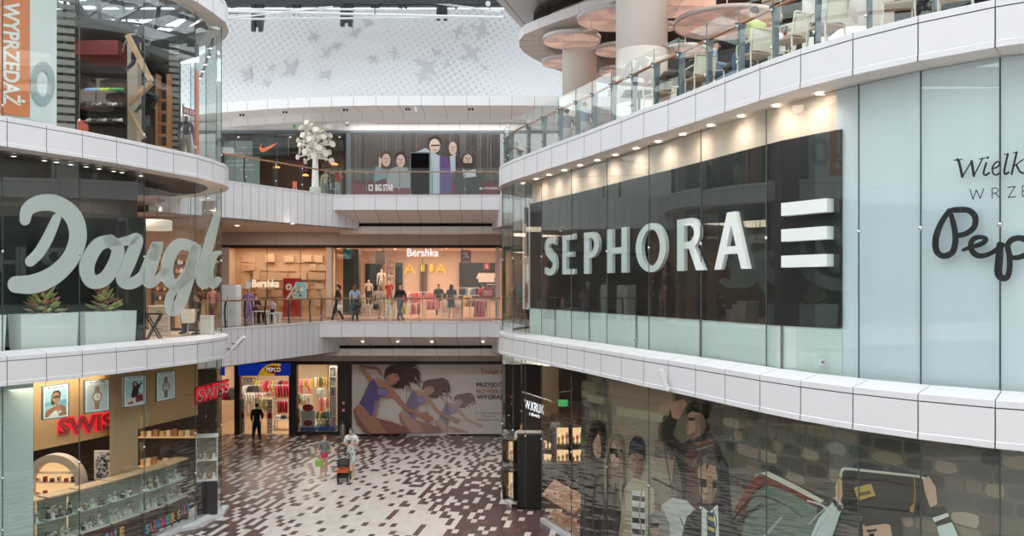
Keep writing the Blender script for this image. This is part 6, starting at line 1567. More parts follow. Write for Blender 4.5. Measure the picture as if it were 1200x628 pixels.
J_((176,196,206),[(525,470),(590,440),(640,470),(700,500),(720,600),(700,760),(530,760)]); J_((36,34,36),[(610,420),(615,370),(660,350),(700,372),(700,420),(690,400),(630,400)]); J_(sk,ell(655,425,38,50)); J_((50,44,44),[(628,418),(690,416),(690,426),(628,428)]); J_((120,92,84),rect(640,452,672,458))
J_((96,70,130),[(690,500),(760,500),(790,600),(770,760),(690,760)]); J_((70,56,50),[(740,480),(755,420),(780,390),(810,400),(830,480),(815,560),(750,540)]); J_(sk,ell(782,442,28,46)); J_((176,196,210),[(760,500),(805,480),(815,600),(770,620)]); J_((60,54,54),[(800,490),(850,520),(850,760),(800,760)])
J_((58,58,62),[(810,640),(850,590),(930,580),(990,640),(990,760),(800,760)]); J_((44,38,36),[(845,540),(850,485),(890,475),(922,500),(928,560),(905,590),(860,585)]); J_(sk,ell(886,525,32,42)); J_((54,44,40),[(855,545),(915,545),(900,590),(868,588)]); [(J_((60,46,42),rect(cx-w*.62,cy-5,cx-w*.2,cy)),J_((60,46,42),rect(cx+w*.2,cy-5,cx+w*.62,cy)),J_((150,104,94),rect(cx-w*.3,cy+h*.55,cx+w*.3,cy+h*.55+5)),J_((176,146,132),[(cx-3,cy),(cx+4,cy),(cx+7,cy+h*.35),(cx-6,cy+h*.35)]),J_((178,152,140),[(cx-w,cy+2),(cx-w*.6,cy+h*.8),(cx-w*.3,cy+h),(cx-w*.86,cy+h*.5)])) for cx,cy,w,h in ((315,515,28,40),(417,520,28,40),(782,435,26,40),(886,512,28,36))]; J_((196,206,214),[(850,590),(880,600),(940,590),(945,640),(860,650)])
for a in (880,905,930): J_((130,126,122),[(a,480),(a+70,400),(a+72,402),(a+4,482)])
J_((30,30,32),rect(431.5,215.8,437.8,224.5),False); J_((236,232,230),rect(432.2,216.6,437.2,223.8),False); J_((120,50,54),rect(433.4,218,436,222.5),False)
mb.build('print',print_mat(),jp)
mb = MB(); ink_text(mb,JW,'BIG STAR',(440,216,224.2,461.5,216,224.2),None,.075,bold=.035); mb.build('lettering',mat('print_white',(236,232,230),.5),jp)
mb = MB(); ink_text(mb,JW,'PODEJDŹ',(568.5,218.6,222.8,584,218.6,222.8),None,.075,bold=.02); 
for p in stroke_polys([(562,221),(567,221)],.9,1,False): ink(mb,JW,p,None,.075)
for p in stroke_polys([(564,219.2),(562,221),(564,222.8)],.8,1,False): ink(mb,JW,p,None,.0755)
mb.build('lettering',mat('print_white',(236,232,230)),jp)
mb = MB(); pbox(mb,481.5,503,179.5,228.2,40.95,41.06); d_ = prop(mb.build('service_door',mat('door_black',(8,8,9),.9,spec=.1)),'black door cut into the dark jeans poster','door')
mb = MB(); pbox(mb,480.6,481.5,178.6,228.2,40.94,41.06); pbox(mb,503,503.9,178.6,228.2,40.94,41.06); pbox(mb,480.6,503.9,178.2,179.5,40.94,41.06); mb.build('door_frame',GREYMETAL,d_)
# ---- white sculptural tree
TX,TY = fx(369.5,38.5),38.5
root = thing('sculpture_tree','white sculptural tree with disc-ended branches in a grey tub, upper gallery','sculpture',(TX,TY,F3))
mb = MB(); mb.lathe([(.26,0),(.27,.1),(.25,.42),(.2,.44),(0,.44)],24); mb.build('tub',mat('tub_grey',(196,190,186),.7),root)
mb = MB(); mb.tube([(0,0,.44),(0,0,1.2),(.01,0,2.1),(.0,0,2.85)],[.17,.14,.11,.08],14); mb.build('trunk',mat('tree_white',(236,232,228),.5),root)
r = random.Random(12); TWH = mat('tree_white',(236,232,228)); TDS = mat('tree_disc',(222,212,200),.5)
for i in range(30):
    a = i*2.399; z = 1.75+1.05*(i/30); L = .62+.22*r.random()-.25*max(0,(i/30-.6)); up = -.25+1.1*(i/30)+r.uniform(-.1,.1)
    e = Vector((math.cos(a)*L,math.sin(a)*L*.8,up*.6)); m = e*.5+Vector((0,0,.05))
    mb = MB(); mb.tube([(0,0,z),Vector((0,0,z))+m,Vector((0,0,z))+e],[.05,.035,.03],7); b = mb.build('branch',TWH,root)
    c = Vector((0,0,z))+e; n = e.normalized(); n = (n+Vector((0,-.6,0))).normalized()
    rr = .11+.04*r.random(); mb = MB(); mb.tube([c-n*.04,c+n*.05],rr,12); mb.build('disc',TDS,b)
    for k in range(2):
        e2 = e*(.45+.25*k)+Vector((r.uniform(-.14,.14),r.uniform(-.1,.1),r.uniform(.08,.22))); c = Vector((0,0,z))+e2; mb = MB(); mb.tube([Vector((0,0,z))+e*(.45+.25*k),c],.022,6); mb.tube([c-n*.03,c+n*.04],.075,10); mb.build('side_disc',TDS,b)
# ---- little things of the upper band
for i,px in enumerate([283.5,334,405,478,552]):
    Y = 38.4 if px > 380 else 39.0; zz = 9.5; q = R4.off(.6).hit(px)[0]; root = thing('ceiling_spot','small twin black spot fitting under the white ring, '+['first','second','third','fourth','fifth'][i]+' from the left','ceiling light',(q.x,q.y,9.51),0,'black spots under the white ring')
    for s in (-.07,.07): mb = MB(); mb.tube([(s,0,.02),(s,-.02,-.07)],.045,10); mb.build('spot_head',DARKMETAL,root)
    mb = MB(); mb.box(-.12,.12,-.03,.03,0,.03); mb.build('mount_plate',DARKMETAL,root)
root = thing('dome_camera','round grey dome camera on the white band above the sports shop','camera',(fx(407,40.9),40.9,fz(145.5,40.9))); mb = MB(); mb.ball((0,0,0),.1,12); mb.build('dome',GREYMETAL,root); mb = MB(); mb.lathe([(.11,.04),(.11,.16),(0,.16)],14); mb.build('housing',WHITE,root); mb = MB(); mb.tube([(0,0,.1),(0,.2,.12)],.03,8); mb.build('arm',WHITE,root)
root = thing('exit_sign','narrow green and white exit sign hanging left above the sports shop','exit sign',(fx(344.5,40.6),40.6,fz(150.5,40.6))); mb = MB(); mb.box(-.08,-.0,-.2,.2,0,.26); mb.build('sign_face',mat('exit_white',(236,240,236),.4),root); mb = MB(); mb.box(0,.05,-.2,.2,0,.26); mb.build('sign_back',mat('exit_green',(60,150,90)),root); mb = MB(); mb.tube([(0,0,.26),(0,0,.5)],.012,6); mb.build('hanger',GREYMETAL,root)
root = thing('security_camera','white bullet camera on the white band above the jeans poster','camera',(fx(487.5,37.4),37.4,fz(128,37.4))); mb = MB(); mb.tube([(0,0,-.12),(-.04,-.05,.1)],.06,10); mb.build('camera_body',WHITE,root); mb = MB(); mb.tube([(0,.0,-.05),(0,.35,0.0)],.02,8); mb.build('arm',GREYMETAL,root)
# ------------------------------------------------------------------ left building, middle floor: perfumery
GLX = Wall([(p.x,p.y) for p in GL.p[:-3]] + [(-9.265+.12,27.2+.83)], -1)
def loff(px, d):
    w = LC.off(d)
    try: return w.hit(px)[0]
    except ValueError:      # beyond the rounded corner: carry the last straight stretch on
        a, b = w.hit(150)[0], w.hit(175)[0]; t = (px-600)/F; e = b-a; u = (t*a.y-a.x)/(e.x-t*e.y); return a+e*u
DP = Wall(from_cols(LC.off(1.35),[-60,0,40,80,120,150,171]), -1)
mb = MB(); strip(mb, DP, F2+.01, 3.55, 0, .12); struct('wall_left', mb, [mat('perfumery_dark',(40,44,46),.4)])
mb = MB(); strip(mb, DP, 3.55, F3L-.68, 0, .12, .3); struct('wall_left_head', mb, [mat('perfumery_head',(84,80,78),.5)])
def frosted():
    m = bpy.data.materials.new('frosted_vinyl'); m.use_nodes = True; nt = m.node_tree; nt.nodes.clear(); L = nt.links.new
    out = nt.nodes.new('ShaderNodeOutputMaterial'); mx = nt.nodes.new('ShaderNodeMixShader'); mx.inputs[0].default_value = .8
    tr = nt.nodes.new('ShaderNodeBsdfTransparent'); df = nt.nodes.new('ShaderNodeBsdfDiffuse'); df.inputs[0].default_value = (*lin((196,208,202)),1)
    L(tr.outputs[0],mx.inputs[1]); L(df.outputs[0],mx.inputs[2]); L(mx.outputs[0],out.inputs[0]); return m
FV = frosted()
LETD = [('D',[[(28.7,257.8,11.5),(31.8,245.7,14.5),(45.4,238.1,17),(65,238.8,18),(84.7,253.3,18.8),(90.7,277.5,18.8),(81.7,303.2,18.8),(62,322.8,20),(39.3,332.5,20.5),(18.1,333.4,18)],[(65.6,255.7,9.7),(56,277.5,12),(45.4,295.6,12),(34.8,306.2,11.5)]]),
 ('o',[[(128.6,282,13.3),(113.4,288,15),(101.3,310.7,16.3),(105.9,328.9,15),(121,327.4,15),(133,310.7,15),(137.6,292.6,14),(128.6,282,13.3)]]),
 ('u',[[(137,284,8),(150,282,10.5),(160,281,13),(152,304,14.5),(143,326,14.5),(152,332,13),(166,324,12),(176,304,13),(184,286,12.5),(178,308,13),(172,328,12),(178,332,9),(192,318,8)]]),
 ('g',[[(226,289,11),(208,287,13),(196,306,14),(197,328,13),(208,333,12),(221,316,12),(229,290,12),(222,318,13),(212,352,13),(203,364,12),(198,360,10),(199,346,9),(212,332,8),(230,321,7)]]),
 ('l',[[(254,252,8),(246,280,11),(238,310,11),(235,328,11),(240,334,8),(247,326,6)]]),
 ('a',[[(257,296,4.5),(250,300,8),(244.5,318,9),(248.5,334,8),(255,328,7.5)]])]
root = thing('window_lettering','large pale frosted script lettering on the left window','lettering',(0,0,0))
def union_stroke(mb, wall, strokes, d):
    """strokes of one letter drawn as a single layer: later pieces leave out what is already covered by stepping forward a hair"""
    k = 0
    for st in strokes:
        P_ = smooth_line(st, 8); L_ = []; R_ = []
        for poly in stroke_polys(st, 10, 8): ink(mb, wall, poly, None, d); k += 1
for ch,st in LETD:
    mb = MB()
    for s_ in st:
        P_ = smooth_line([p for p in s_], 8); V0 = []; n = len(P_); rows = []
        for i,(x,y,w) in enumerate(P_):
            w *= 1.1; a = P_[max(i-1,0)]; b = P_[min(i+1,n-1)]; dx,dy = b[0]-a[0],b[1]-a[1]; l = math.hypot(dx,dy) or 1
            rows.append(((x-dy/l*w/2,y+dx/l*w/2),(x+dy/l*w/2,y-dx/l*w/2)))
        for (a,b),(c,d) in zip(rows,rows[1:]): ink(mb,GLX,[a,c,d,b],None,.02)
        for (x,y,w),(u,v,_) in ((P_[0],P_[1]),(P_[-1],P_[-2])):
            a0 = math.atan2(y-v,x-u); ink(mb,GLX,[(x+w*.55*math.cos(a0+PI*(j/10-.5)),y+w*.55*math.sin(a0+PI*(j/10-.5))) for j in range(11)],None,.02)
    mb.build('letter', FV, root)
# planters
PLW = mat('planter_white',(232,238,236),.4)
r = random.Random(8)
AGM = [mat('agave_green',(186,190,120),.6,noise=.2,nscale=6),mat('agave_pink',(190,136,118),.6,noise=.2,nscale=6)]
for i,(a,b,lb) in enumerate([(-58,7.5,'white planter at the left edge of the frame, behind the perfumery glass'),(24,92,'white planter below the letter D, behind the glass'),(99.5,160,'white planter below the letters o and u, behind the glass')]):
    A = LC.off(.62).hit(a)[0]; B = LC.off(.62).hit(b)[0]; d = B-A; L = d.length; c = (A+B)/2; n = LC.hit((a+b)/2)[1]
    root = thing('planter', lb, 'planter', (c.x+n.x*.24,c.y+n.y*.24,F2+.012), math.atan2(d.y,d.x))
    mb = MB(); w,h,t = L/2,.9,.22
    mb.add([(-w*.95,-t,0),(w*.95,-t,0),(w*.95,t,0),(-w*.95,t,0),(-w,-t-.02,h),(w,-t-.02,h),(w,t+.02,h),(-w,t+.02,h),(-w+.03,-t+.01,h),(w-.03,-t+.01,h),(w-.03,t-.01,h),(-w+.03,t-.01,h),(-w+.03,-t+.01,h-.05),(w-.03,-t+.01,h-.05),(w-.03,t-.01,h-.05),(-w+.03,t-.01,h-.05)],
      [(3,2,1,0),(0,1,5,4),(1,2,6,5),(2,3,7,6),(3,0,4,7),(4,5,9,8),(5,6,10,9),(6,7,11,10),(7,4,8,11),(8,9,13,12),(9,10,14,13),(10,11,15,14),(11,8,12,15)]); mb.build('pot',PLW,root)
    mb = MB(); mb.box(-w+.03,w-.03,-t+.01,t-.01,h-.07,h-.05); mb.build('soil',mat('soil',(66,52,42),.9),root)
    # succulent: rosettes stacked into a cone
    pl = thing('succulent', ['fleshy green plant in the planter at the left edge of the frame','fleshy green and pink plant in the planter below the letter D','fleshy green and pink plant in the planter below the letters o and u'][i],'plant',(c.x+n.x*.24,c.y+n.y*.24,F2+.012+h-.05),math.atan2(d.y,d.x)); pl['group'] = 'succulents in the white planters'
    st = MB(); st.tube([(0,0,-.0),(0,0,.62)],[.05,.02],8); st.build('stem',AGM[1],pl)
    for k in range(46):
        tt = k/46; ring = 1-tt; a_ = k*2.4; Lf = (.17+.22*ring)*r.uniform(.8,1.2); z0 = .02+.62*tt; up = .25+.9*tt+r.uniform(-.2,.2)
        rad0 = .30*ring*r.uniform(.2,1)*(w*.85/.5)*.9
        dx,dy = math.cos(a_),math.sin(a_)*.45; base = Vector((dx*rad0,dy*min(rad0,.2),z0)); tip = base+Vector((dx*Lf,dy*Lf*.6,up*Lf))
        side = Vector((-math.sin(a_),math.cos(a_)*.6,0)).normalized()*Lf*.36; midp = base.lerp(tip,.45); thick = Vector((0,0,.05))
        m_ = MB(); m_.add([base,midp+side,tip,midp-side,midp+thick,midp-thick*.6],[(0,1,4),(1,2,4),(2,3,4),(3,0,4),(1,0,5),(2,1,5),(3,2,5),(0,3,5)],0,None,True); m_.build('leaf',AGM[1 if (k%3==0 or tt>.75) else 0],pl)
# open part of the perfumery
mb = MB(); mb.box(-18,-11.0,31.5,31.7,F2,F3L-.7,0); mb.box(-18.2,-18,18,31.7,F2,F3L-.7,0); struct('wall_perfumery', mb, [mat('perfumery_wall',(150,118,96),.6)])
mb = MB(); mb.add([(p.x,p.y,4.3) for p in LC.off(1.9).p[8:22]]+[(-16,31,4.3),(-17,18,4.3)],[tuple(range(16))]); struct('ceiling_perfumery', mb, [mat('perfumery_ceiling',(96,76,64),.6)])
lamp('AREA',(-12.6,27.2,4.2),230,(1,.76,.58),3.5,4,name='perfumery_lamps')
PX = lambda px,Y: (px-600)/F*Y
for i,(px,py) in enumerate([(16,212),(52,216),(66,220),(83,222),(101,223),(116,225),(133,226),(143,229),(165,231),(236,234),(252,244),(205,262),(196,268),(210,270),(188,245),(244,232)]):
    z = 4.28 if px > 172 else F3L-.72
    Y = (z-EYE)/(HY-py)*F
    if px < 172: Y = loff(px,.95).y
    downlight(PX(px,Y),Y,z,0,.065,True,label='small warm downlight in the ceiling above the perfumery window, left building',group='downlights above the perfumery window')
for k,px in enumerate((60,120,150)): 
    q = loff(px,1.0); lamp('SPOT',(q.x,q.y,F3L-.75),30,(1,.75,.6),.05,name='perfumery_spot',spot=1.6,blend=.8)
root = thing('drum_lamp','white round drum lamp hanging in the perfumery','ceiling lamp',(PX(184,26.5),26.5,zat(270,26.5))); mb = MB(); mb.lathe([(.0,.0),(.42,0),(.44,.02),(.44,.3),(.4,.32),(0,.32)],28); mb.build('lamp_drum',mat('drum_white',(236,222,210),.5,emit=.3),root); mb = MB(); mb.tube([(0,0,.32),(0,0,4.3-zat(270,26.5))],.02,6); mb.build('hanger',DARKMETAL,root)
for i,(px0,px1,py0,py1,Y) in enumerate([(176,196,300,352,30.5),(200,222,300,352,30.8),(226,246,305,350,31.0)]):
    root = thing('shelf_unit',['left','middle','right'][i]+' of three warm lit shelf units at the back of the perfumery','shelf',(PX(px0,Y),Y,zat(py1,Y))); w = PX(px1,Y)-PX(px0,Y); h = zat(py0,Y)-zat(py1,Y)
    mb = MB(); mb.box(0,w,.27,.3,-zat(py1,Y)+.0,h); mb.build('back_panel',mat('perf_shelf_back',(206,160,120),.6,emit=.15),root)
    for s in (0,w-.04): mb = MB(); mb.box(s,s+.04,0,.3,-zat(py1,Y)+.012,h); mb.build('side_panel',mat('perf_shelf',(96,70,58),.5),root)
    for q in range(6):
        mb = MB(); mb.box(.04,w-.04,0,.27,h*q/5-.015,h*q/5+.015); mb.build('shelf',mat('perf_shelf',(96,70,58)),root)
        if q < 5:
            for j in range(5):
                c = r.choice([(240,236,230),(226,190,120),(150,40,60),(70,70,78),(232,150,160)]); x = .1+(w-.2)*(j+.5)/5; hh = h/5*r.uniform(.35,.7)
                mb = MB(); mb.lathe([(0,0),(.05,0),(.05,hh*.6),(.02,hh*.75),(.025,hh),(0,hh)],8)
                prop(mb.build('perfume_bottle',mat('goods_%d_%d_%d'%c,c,.4),None,(PX(px0,Y)+x,Y+.13,zat(py1,Y)+h*q/5+.015)),'%s bottle, number %d from left, level %d, %s perfumery shelf unit'%(NM[c],j+1,q+1,['left','middle','right'][i]),'bottle','bottles on the perfumery shelves')
WF = mat('furniture_white',(238,228,220),.4)
def at_left(px, Y): return (PX(px,Y),Y,F2+.012)
root = thing('white_counter','white make-up counter with drawers behind the letter g','counter',at_left(187,27.2),.3); mb = MB(); mb.box(-.3,.3,-.25,.25,0,.9); mb.build('counter_body',WF,root); mb = MB(); mb.box(-.33,.33,-.28,.28,.9,.95); mb.build('counter_top',WF,root)
for k in range(3): mb = MB(); mb.box(-.27,.27,-.265,-.25,.1+k*.27,.34+k*.27); d_ = mb.build('drawer',mat('drawer_grey',(206,196,188),.5),root); mb = MB(); mb.bar((-.08,-.28,.22+k*.27),(.08,-.28,.22+k*.27),.02); mb.build('handle',CHROME,d_)
root = thing('shell_chair','white rounded shell chair in the perfumery window','chair',at_left(220,26.9),.6); mb = MB(); mb.lathe([(.02,.40),(.22,.40),(.27,.45),(.29,.62),(.28,.84),(.25,.84),(.26,.62),(.23,.47),(0,.45)],20,(0,0,0),0,True,-.4,PI+.4); mb.build('shell',WF,root); mb = MB(); mb.lathe([(.0,.40),(.2,.40),(.2,.46),(0,.46)],18); mb.build('seat',WF,root); mb = MB(); mb.tube([(0,0,.03),(0,0,.4)],.025,8); mb.build('column',CHROME,root)
for k in range(4): mb = MB(); mb.bar((0,0,.04),(.24*math.cos(k*PI/2+.4),.24*math.sin(k*PI/2+.4),.02),.03); mb.build('leg',CHROME,root)
root = thing('display_pedestal','white square pedestal beside the shell chair, near the rounded glass','pedestal',at_left(243,26.75),.2); mb = MB(); mb.box(-.19,.19,-.17,.17,0,.62); mb.build('pedestal_body',WF,root); mb = MB(); mb.box(-.21,.21,-.19,.19,.62,.65); mb.build('pedestal_top',WF,root)
root = thing('folding_stool','black folding stool with crossed legs beside the dark wall','stool',at_left(180.5,24.9),.2)
for s in (-1,1): mb = MB(); mb.bar((-.2,s*.14,0),(.2,s*.14,.74),.035); mb.build('leg',BLACK,root); mb = MB(); mb.bar((.2,s*.16,0),(-.2,s*.16,.74),.035); mb.build('leg',BLACK,root)
mb = MB(); mb.box(-.24,.24,-.18,.18,.74,.78); mb.build('seat',BLACK,root)
person('person','seated customer in dark top behind the letter g in the perfumery',(PX(231,27.9),27.9,F2+.012),-1.0,1.66,top=(66,58,60),bottom=(60,66,82),hair=(70,50,40),pose=SIT,hairstyle='tail')
mb = MB(); mb.lathe([(.18,0),(.18,.03),(.03,.05),(.03,.42),(.2,.44),(.2,.48),(0,.48)],16); prop(mb.build('bar_stool',BLACK,None,(PX(231,27.9),27.9,F2+.012)),'black round stool under the seated perfumery customer','stool')
person('person','woman in pink top standing at the back of the perfumery',(PX(250,29.9),29.9,F2+.012),-.3,1.64,top=(206,140,140),bottom=(90,70,66),hair=(60,40,34),hairstyle='long',slim=.9)

# ------------------------------------------------------------------ left building, upper floor: sports and jeans shop behind glass
TW3 = Wall([(p.x,p.y) for p in LC.off(.75).p[3:18]], -1)
root = thing('sale_banner','tall orange and white banner reading WYPRZEDAZ sideways, upper left window','banner',(0,0,0))
BW = Wall(from_cols(LC.off(.7),[-140,-60,-20,20,66.5]), -1)
mb = MB(); strip(mb, Wall(from_cols(LC.off(.72),[-140,-60,-20,20,66.5]),-1), F3L+.1, 9.7, 0, .04); mb.build('cloth', mat('banner_white',(232,236,236),.6), root)
mb = MB(); ink(mb,BW,[(-110,-60),(35,-60),(35,150),(-110,150)] if False else [(-110,-90),(35,-55),(35,137.2),(-110,121)],None,.004); mb.build('orange_print', mat('banner_orange',(232,138,92),.6), root)
V,T,(a,b,c,e) = text_polys('WYPRZEDAŻ',1.,.03); mb = MB(); mb2 = MB()
for t in T:
    poly = []
    for i in t:
        u = (V[i][0]-a)/(b-a); v = (V[i][1]-c)/(e-c); poly.append((3+(29.5-3)*v, 3+120*u + (3+26*v-16)*.13))
    ink(mb,BW,poly,None,.008)
    ink(mb,BW,[(x-36,y-4) for x,y in poly],None,.008)
mb.build('lettering', mat('banner_letter',(246,244,240),.6), root)
ring_o = MB(); o_ = ell(50,98,14.5,26,28); i_ = ell(50,98,7,15.5,28)
for k in range(28): ink(ring_o,BW,[o_[k],o_[(k+1)%28],i_[(k+1)%28],i_[k]],None,.006)
ring_o.build('grey_numeral', mat('banner_grey',(170,184,188),.6), root)
SLAT = mat('slat_grey',(128,126,122),.6)
def slat_screen(label, px, Y, w, z0, z1, n, rz=0.4):
    root = thing('slatted_post', label, 'screen', (PX(px,Y),Y,z0), rz); mb = MB(); mb.box(-.04,.04,.0,.06,0,z1-z0); mb.build('post',DARKMETAL,root)
    mb = MB(); h = (z1-z0)/n
    for k in range(n): mb.box(-w/2,w/2,-.06,0,k*h,k*h+h*.62)
    mb.build('slats',SLAT,root); return root
q = loff(76,1.15); slat_screen('tall grey slatted screen right of the orange banner',76,q.y,.46,F3L,9.5,20)
q = loff(204,1.6); slat_screen('tall grey slatted screen beside the wooden shelf, near the rounded glass',204,q.y,.3,F3L,9.3,20)
mb = MB(); mb.box(-18,-11.8,30.2,30.4,F3L,9.64,0); mb.box(-18.1,-17.8,16,30.4,F3L,9.64,0); struct('wall_sports_left', mb, [mat('dark_umber',(48,38,34),.7)])
mb = MB(); mb.prism([(-17.8,25.0),(-14.2,25.0),(-12.2,26.0),(-10.9,27.0),(-10.35,28.0),(-10.6,28.9),(-11.6,29.7),(-13.0,30.2),(-17.8,30.2)],9.35,9.65,0); struct('ceiling_sports_left', mb, [mat('grey_slab',(80,82,82),.6)])
def beam(label, x0,y0,x1,y1,Y,w=.2,m=None):
    p = WP(x0,y0,Y); q = WP(x1,y1,Y); mb = MB(); mb.bar((0,0,0),q-p,w,.12); return mb.build('timber_beam', m or mat('timber',(196,160,126),.6,noise=.12,nscale=5), None, p), label
YB = loff(165,1.2).y
for k,(x0,y0,x1,y1,lb) in enumerate([(150,42,177,95,'upper pale timber beam of the zigzag stand'),(177,97,150,122,'middle pale timber beam of the zigzag stand'),(150,130,168,161.5,'lower pale timber beam of the zigzag stand')]):
    o,l = beam(lb,x0,y0,x1,y1,YB+.25*k+.3); prop(o,lb,'beam','timber beams of the zigzag stand')
mb = MB(); Yk = YB+1.3; mb.box(PX(149,Yk),PX(161,Yk),Yk,Yk+.3,F3L,9.2,0); prop(mb.build('shop_column',mat('concrete_beige',(176,164,150),.7)),'beige concrete column behind the zigzag stand','column')
for k,(px,py,Y,pose,lb) in enumerate([(160,92,YB+.75,{'kn.l':(.12,-.4,.78),'an.l':(.12,-.1,.45),'kn.r':(-.1,.05,.52),'an.r':(-.1,.4,.3),'el.l':(.3,-.2,1.2),'wr.l':(.25,-.4,1.35),'el.r':(-.3,.2,1.2),'wr.r':(-.25,.35,1.0)},'upper dark running display figure on the zigzag stand'),(172,140,YB+.95,{'kn.l':(.12,-.4,.78),'an.l':(.12,-.1,.45),'kn.r':(-.1,.05,.52),'an.r':(-.1,.4,.3),'el.l':(.3,.2,1.2),'wr.l':(.25,.35,1.0),'el.r':(-.3,-.2,1.2),'wr.r':(-.25,-.4,1.35)},'lower dark running display figure on the zigzag stand')]):
    shop_figure(lb,(PX(px,Y),Y,zat(py,Y)),1.2,1.5,top=(60,64,72),bottom=(44,48,56),colour=(120,120,124),pose=pose)
# coloured shoes on a dark rack
root = thing('shoe_rack','dark shoe rack behind the upper left glass','rack',(PX(122,24.3),24.3,F3L))
mb = MB(); mb.box(-.55,.55,.2,.26,0,2.0); mb.build('back_board',mat('umber_board',(36,28,26),.6),root)
for z in (.35,.8,1.25,1.66): mb = MB(); mb.box(-.55,.55,-.1,.2,z,z+.03); mb.build('shelf',mat('umber_shelf',(46,35,31),.5),root)
for k in range(8):
    c = [(60,120,170),(80,150,190),(110,170,180),(180,200,70),(200,210,60),(90,170,80),(80,160,70),(60,140,80)][k]; x = PX(122,24.3)-.48+k*.137
    mb = MB(); mb.tube([(0,.1,.05),(0,.02,.045),(0,-.08,.035),(0,-.12,.03)],[.05,.045,.04,.02],8); mb.lathe([(.045,.05),(.045,.12),(.03,.12)],8,(0,.08,0)); prop(mb.build('sports_shoe',mat('shoe_%d_%d'%(c[0],c[1]),c,.6),None,(x,24.3,F3L+1.7)),'%s sports shoe, number %d from the left on the top rack shelf'%(['blue','light blue','aqua','lime','yellow','green','leaf green','dark green'][k],k+1),'shoe','coloured shoes on the top rack shelf')
for row,z in enumerate((.83,1.28)):
    for k in range(7):
        mb = MB(); mb.tube([(0,.1,.05),(0,.02,.045),(0,-.08,.035),(0,-.12,.03)],[.05,.045,.04,.02],8); mb.lathe([(.045,.05),(.045,.12),(.03,.12)],8,(0,.08,0)); c = [(210,206,200),(90,86,84),(150,140,130)][(k+row)%3]
        prop(mb.build('sports_shoe',mat('shoe_%d_%d'%(c[0],c[1]),c,.6),None,(PX(122,24.3)-.44+k*.147,24.3,F3L+z)),'%s shoe, number %d from left on the %s rack shelf'%(['white','dark','grey'][(k+row)%3],k+1,['second lowest','second highest'][row]),'shoe','plain shoes on the rack')
mb = MB(); Yk = 26; mb.box(PX(86,Yk),PX(138,Yk),Yk,Yk+1.4,zat(64,Yk),zat(47,Yk)); prop(mb.build('ceiling_feature',mat('feature_red',(120,38,36),.6)),'red boxed ceiling feature at the back of the upper left shop','ceiling feature')
mb = MB(); Yk = 25.5; mb.box(PX(90,Yk),PX(106,Yk),Yk,Yk+.5,F3L,zat(141,Yk)); prop(mb.build('display_plinth',mat('feature_orange',(206,96,66),.6)),'orange plinth low behind the upper left glass','plinth')
Yk = loff(192,1.5).y+.6; root = thing('shelf_unit','orange-brown wooden shelf tower left of the grey slatted post','shelf',(PX(192,Yk),Yk,F3L))
for s in (-.17,.17): mb = MB(); mb.box(s-.03,s+.03,-.15,.15,0,zat(88,Yk)-F3L); mb.build('side_panel',mat('tower_wood',(176,116,70),.5,noise=.1),root)
for k in range(7): mb = MB(); mb.box(-.17,.17,-.15,.15,.1+k*.36,.14+k*.36); mb.build('shelf',mat('tower_wood',(176,116,70)),root)
Yk = loff(217,1.1).y+.6; shop_figure('dark draped display figure near the rounded upper left glass',(PX(218,Yk),Yk,F3L-.0),.5,1.62,top=(60,62,70),bottom=(150,140,130),colour=(90,88,88))
Yk = 27.0; root = thing('blade_sign','small red sign on a post near the rounded upper glass','sign',(0,0,0)); w_ = Wall([(PX(213,26.6),26.6),(PX(233,27.3),27.3)],-1)
mb = MB(); ink(mb,w_,[(214,124.5),(233,130.5),(233,138),(214,133)],None,.0); mb.build('plate',mat('sale_red',(176,36,44)),root); mb = MB(); ink_text(mb,w_,'BIG STAR',(215.5,126.8,131.5,231,131.6,136.4),None,.01,bold=.02); mb.build('lettering',WPAPER,root); p_ = w_.map(214,129); mb = MB(); mb.tube([(p_[0],p_[1]+.03,F3L),(p_[0],p_[1]+.03,p_[2]+.2)],.02,6); mb.build('post',GREYMETAL,root)
root = thing('narrow_banner','narrow coral vertical banner inside the rounded upper glass','banner',(PX(230.5,26.2),26.2,F3L)); mb = MB(); mb.box(-.07,.07,-.01,.01,0,zat(83,26.2)-F3L); mb.build('cloth',mat('coral_banner',(214,130,116),.6),root); mb = MB(); mb.tube([(0,.02,0),(0,.02,zat(80,26.2)-F3L)],.012,6); mb.build('pole',GREYMETAL,root)
for k,(px,py) in enumerate([(248.5,56),(246,66),(242,75),(239,83),(236,91)]):
    Y = 26.6; root = thing('track_spot','small spotlight on the slanting track inside the rounded upper glass','spotlight',WP(px,py,Y),0,'spotlights on the slanting track'); mb = MB(); mb.tube([(0,0,.06),(0,-.1,-.04)],[.04,.06],10); mb.build('spot_head',DARKMETAL,root); mb = MB(); mb.lathe([(0,-.05),(.05,-.05),(0,-.045)],10,(0,-.1,0)); mb.build('lens',mat('lit_lens',(255,240,220)),root)
    mb = MB(); mb.tube([(0,0,.06),(.03,.04,.14)],.012,6); mb.build('spot_arm',DARKMETAL,root)
a_ = WP(250,50,26.64); b_ = WP(236,94,26.64); mb = MB(); mb.bar((0,0,.14),b_-a_+Vector((0,0,.14)),.04); mb.tube([(0,0,.14),(0,0,9.3-a_.z)],.012,6); prop(mb.build('light_track',DARKMETAL,None,a_),'dark slanting light track inside the rounded upper glass','light track')

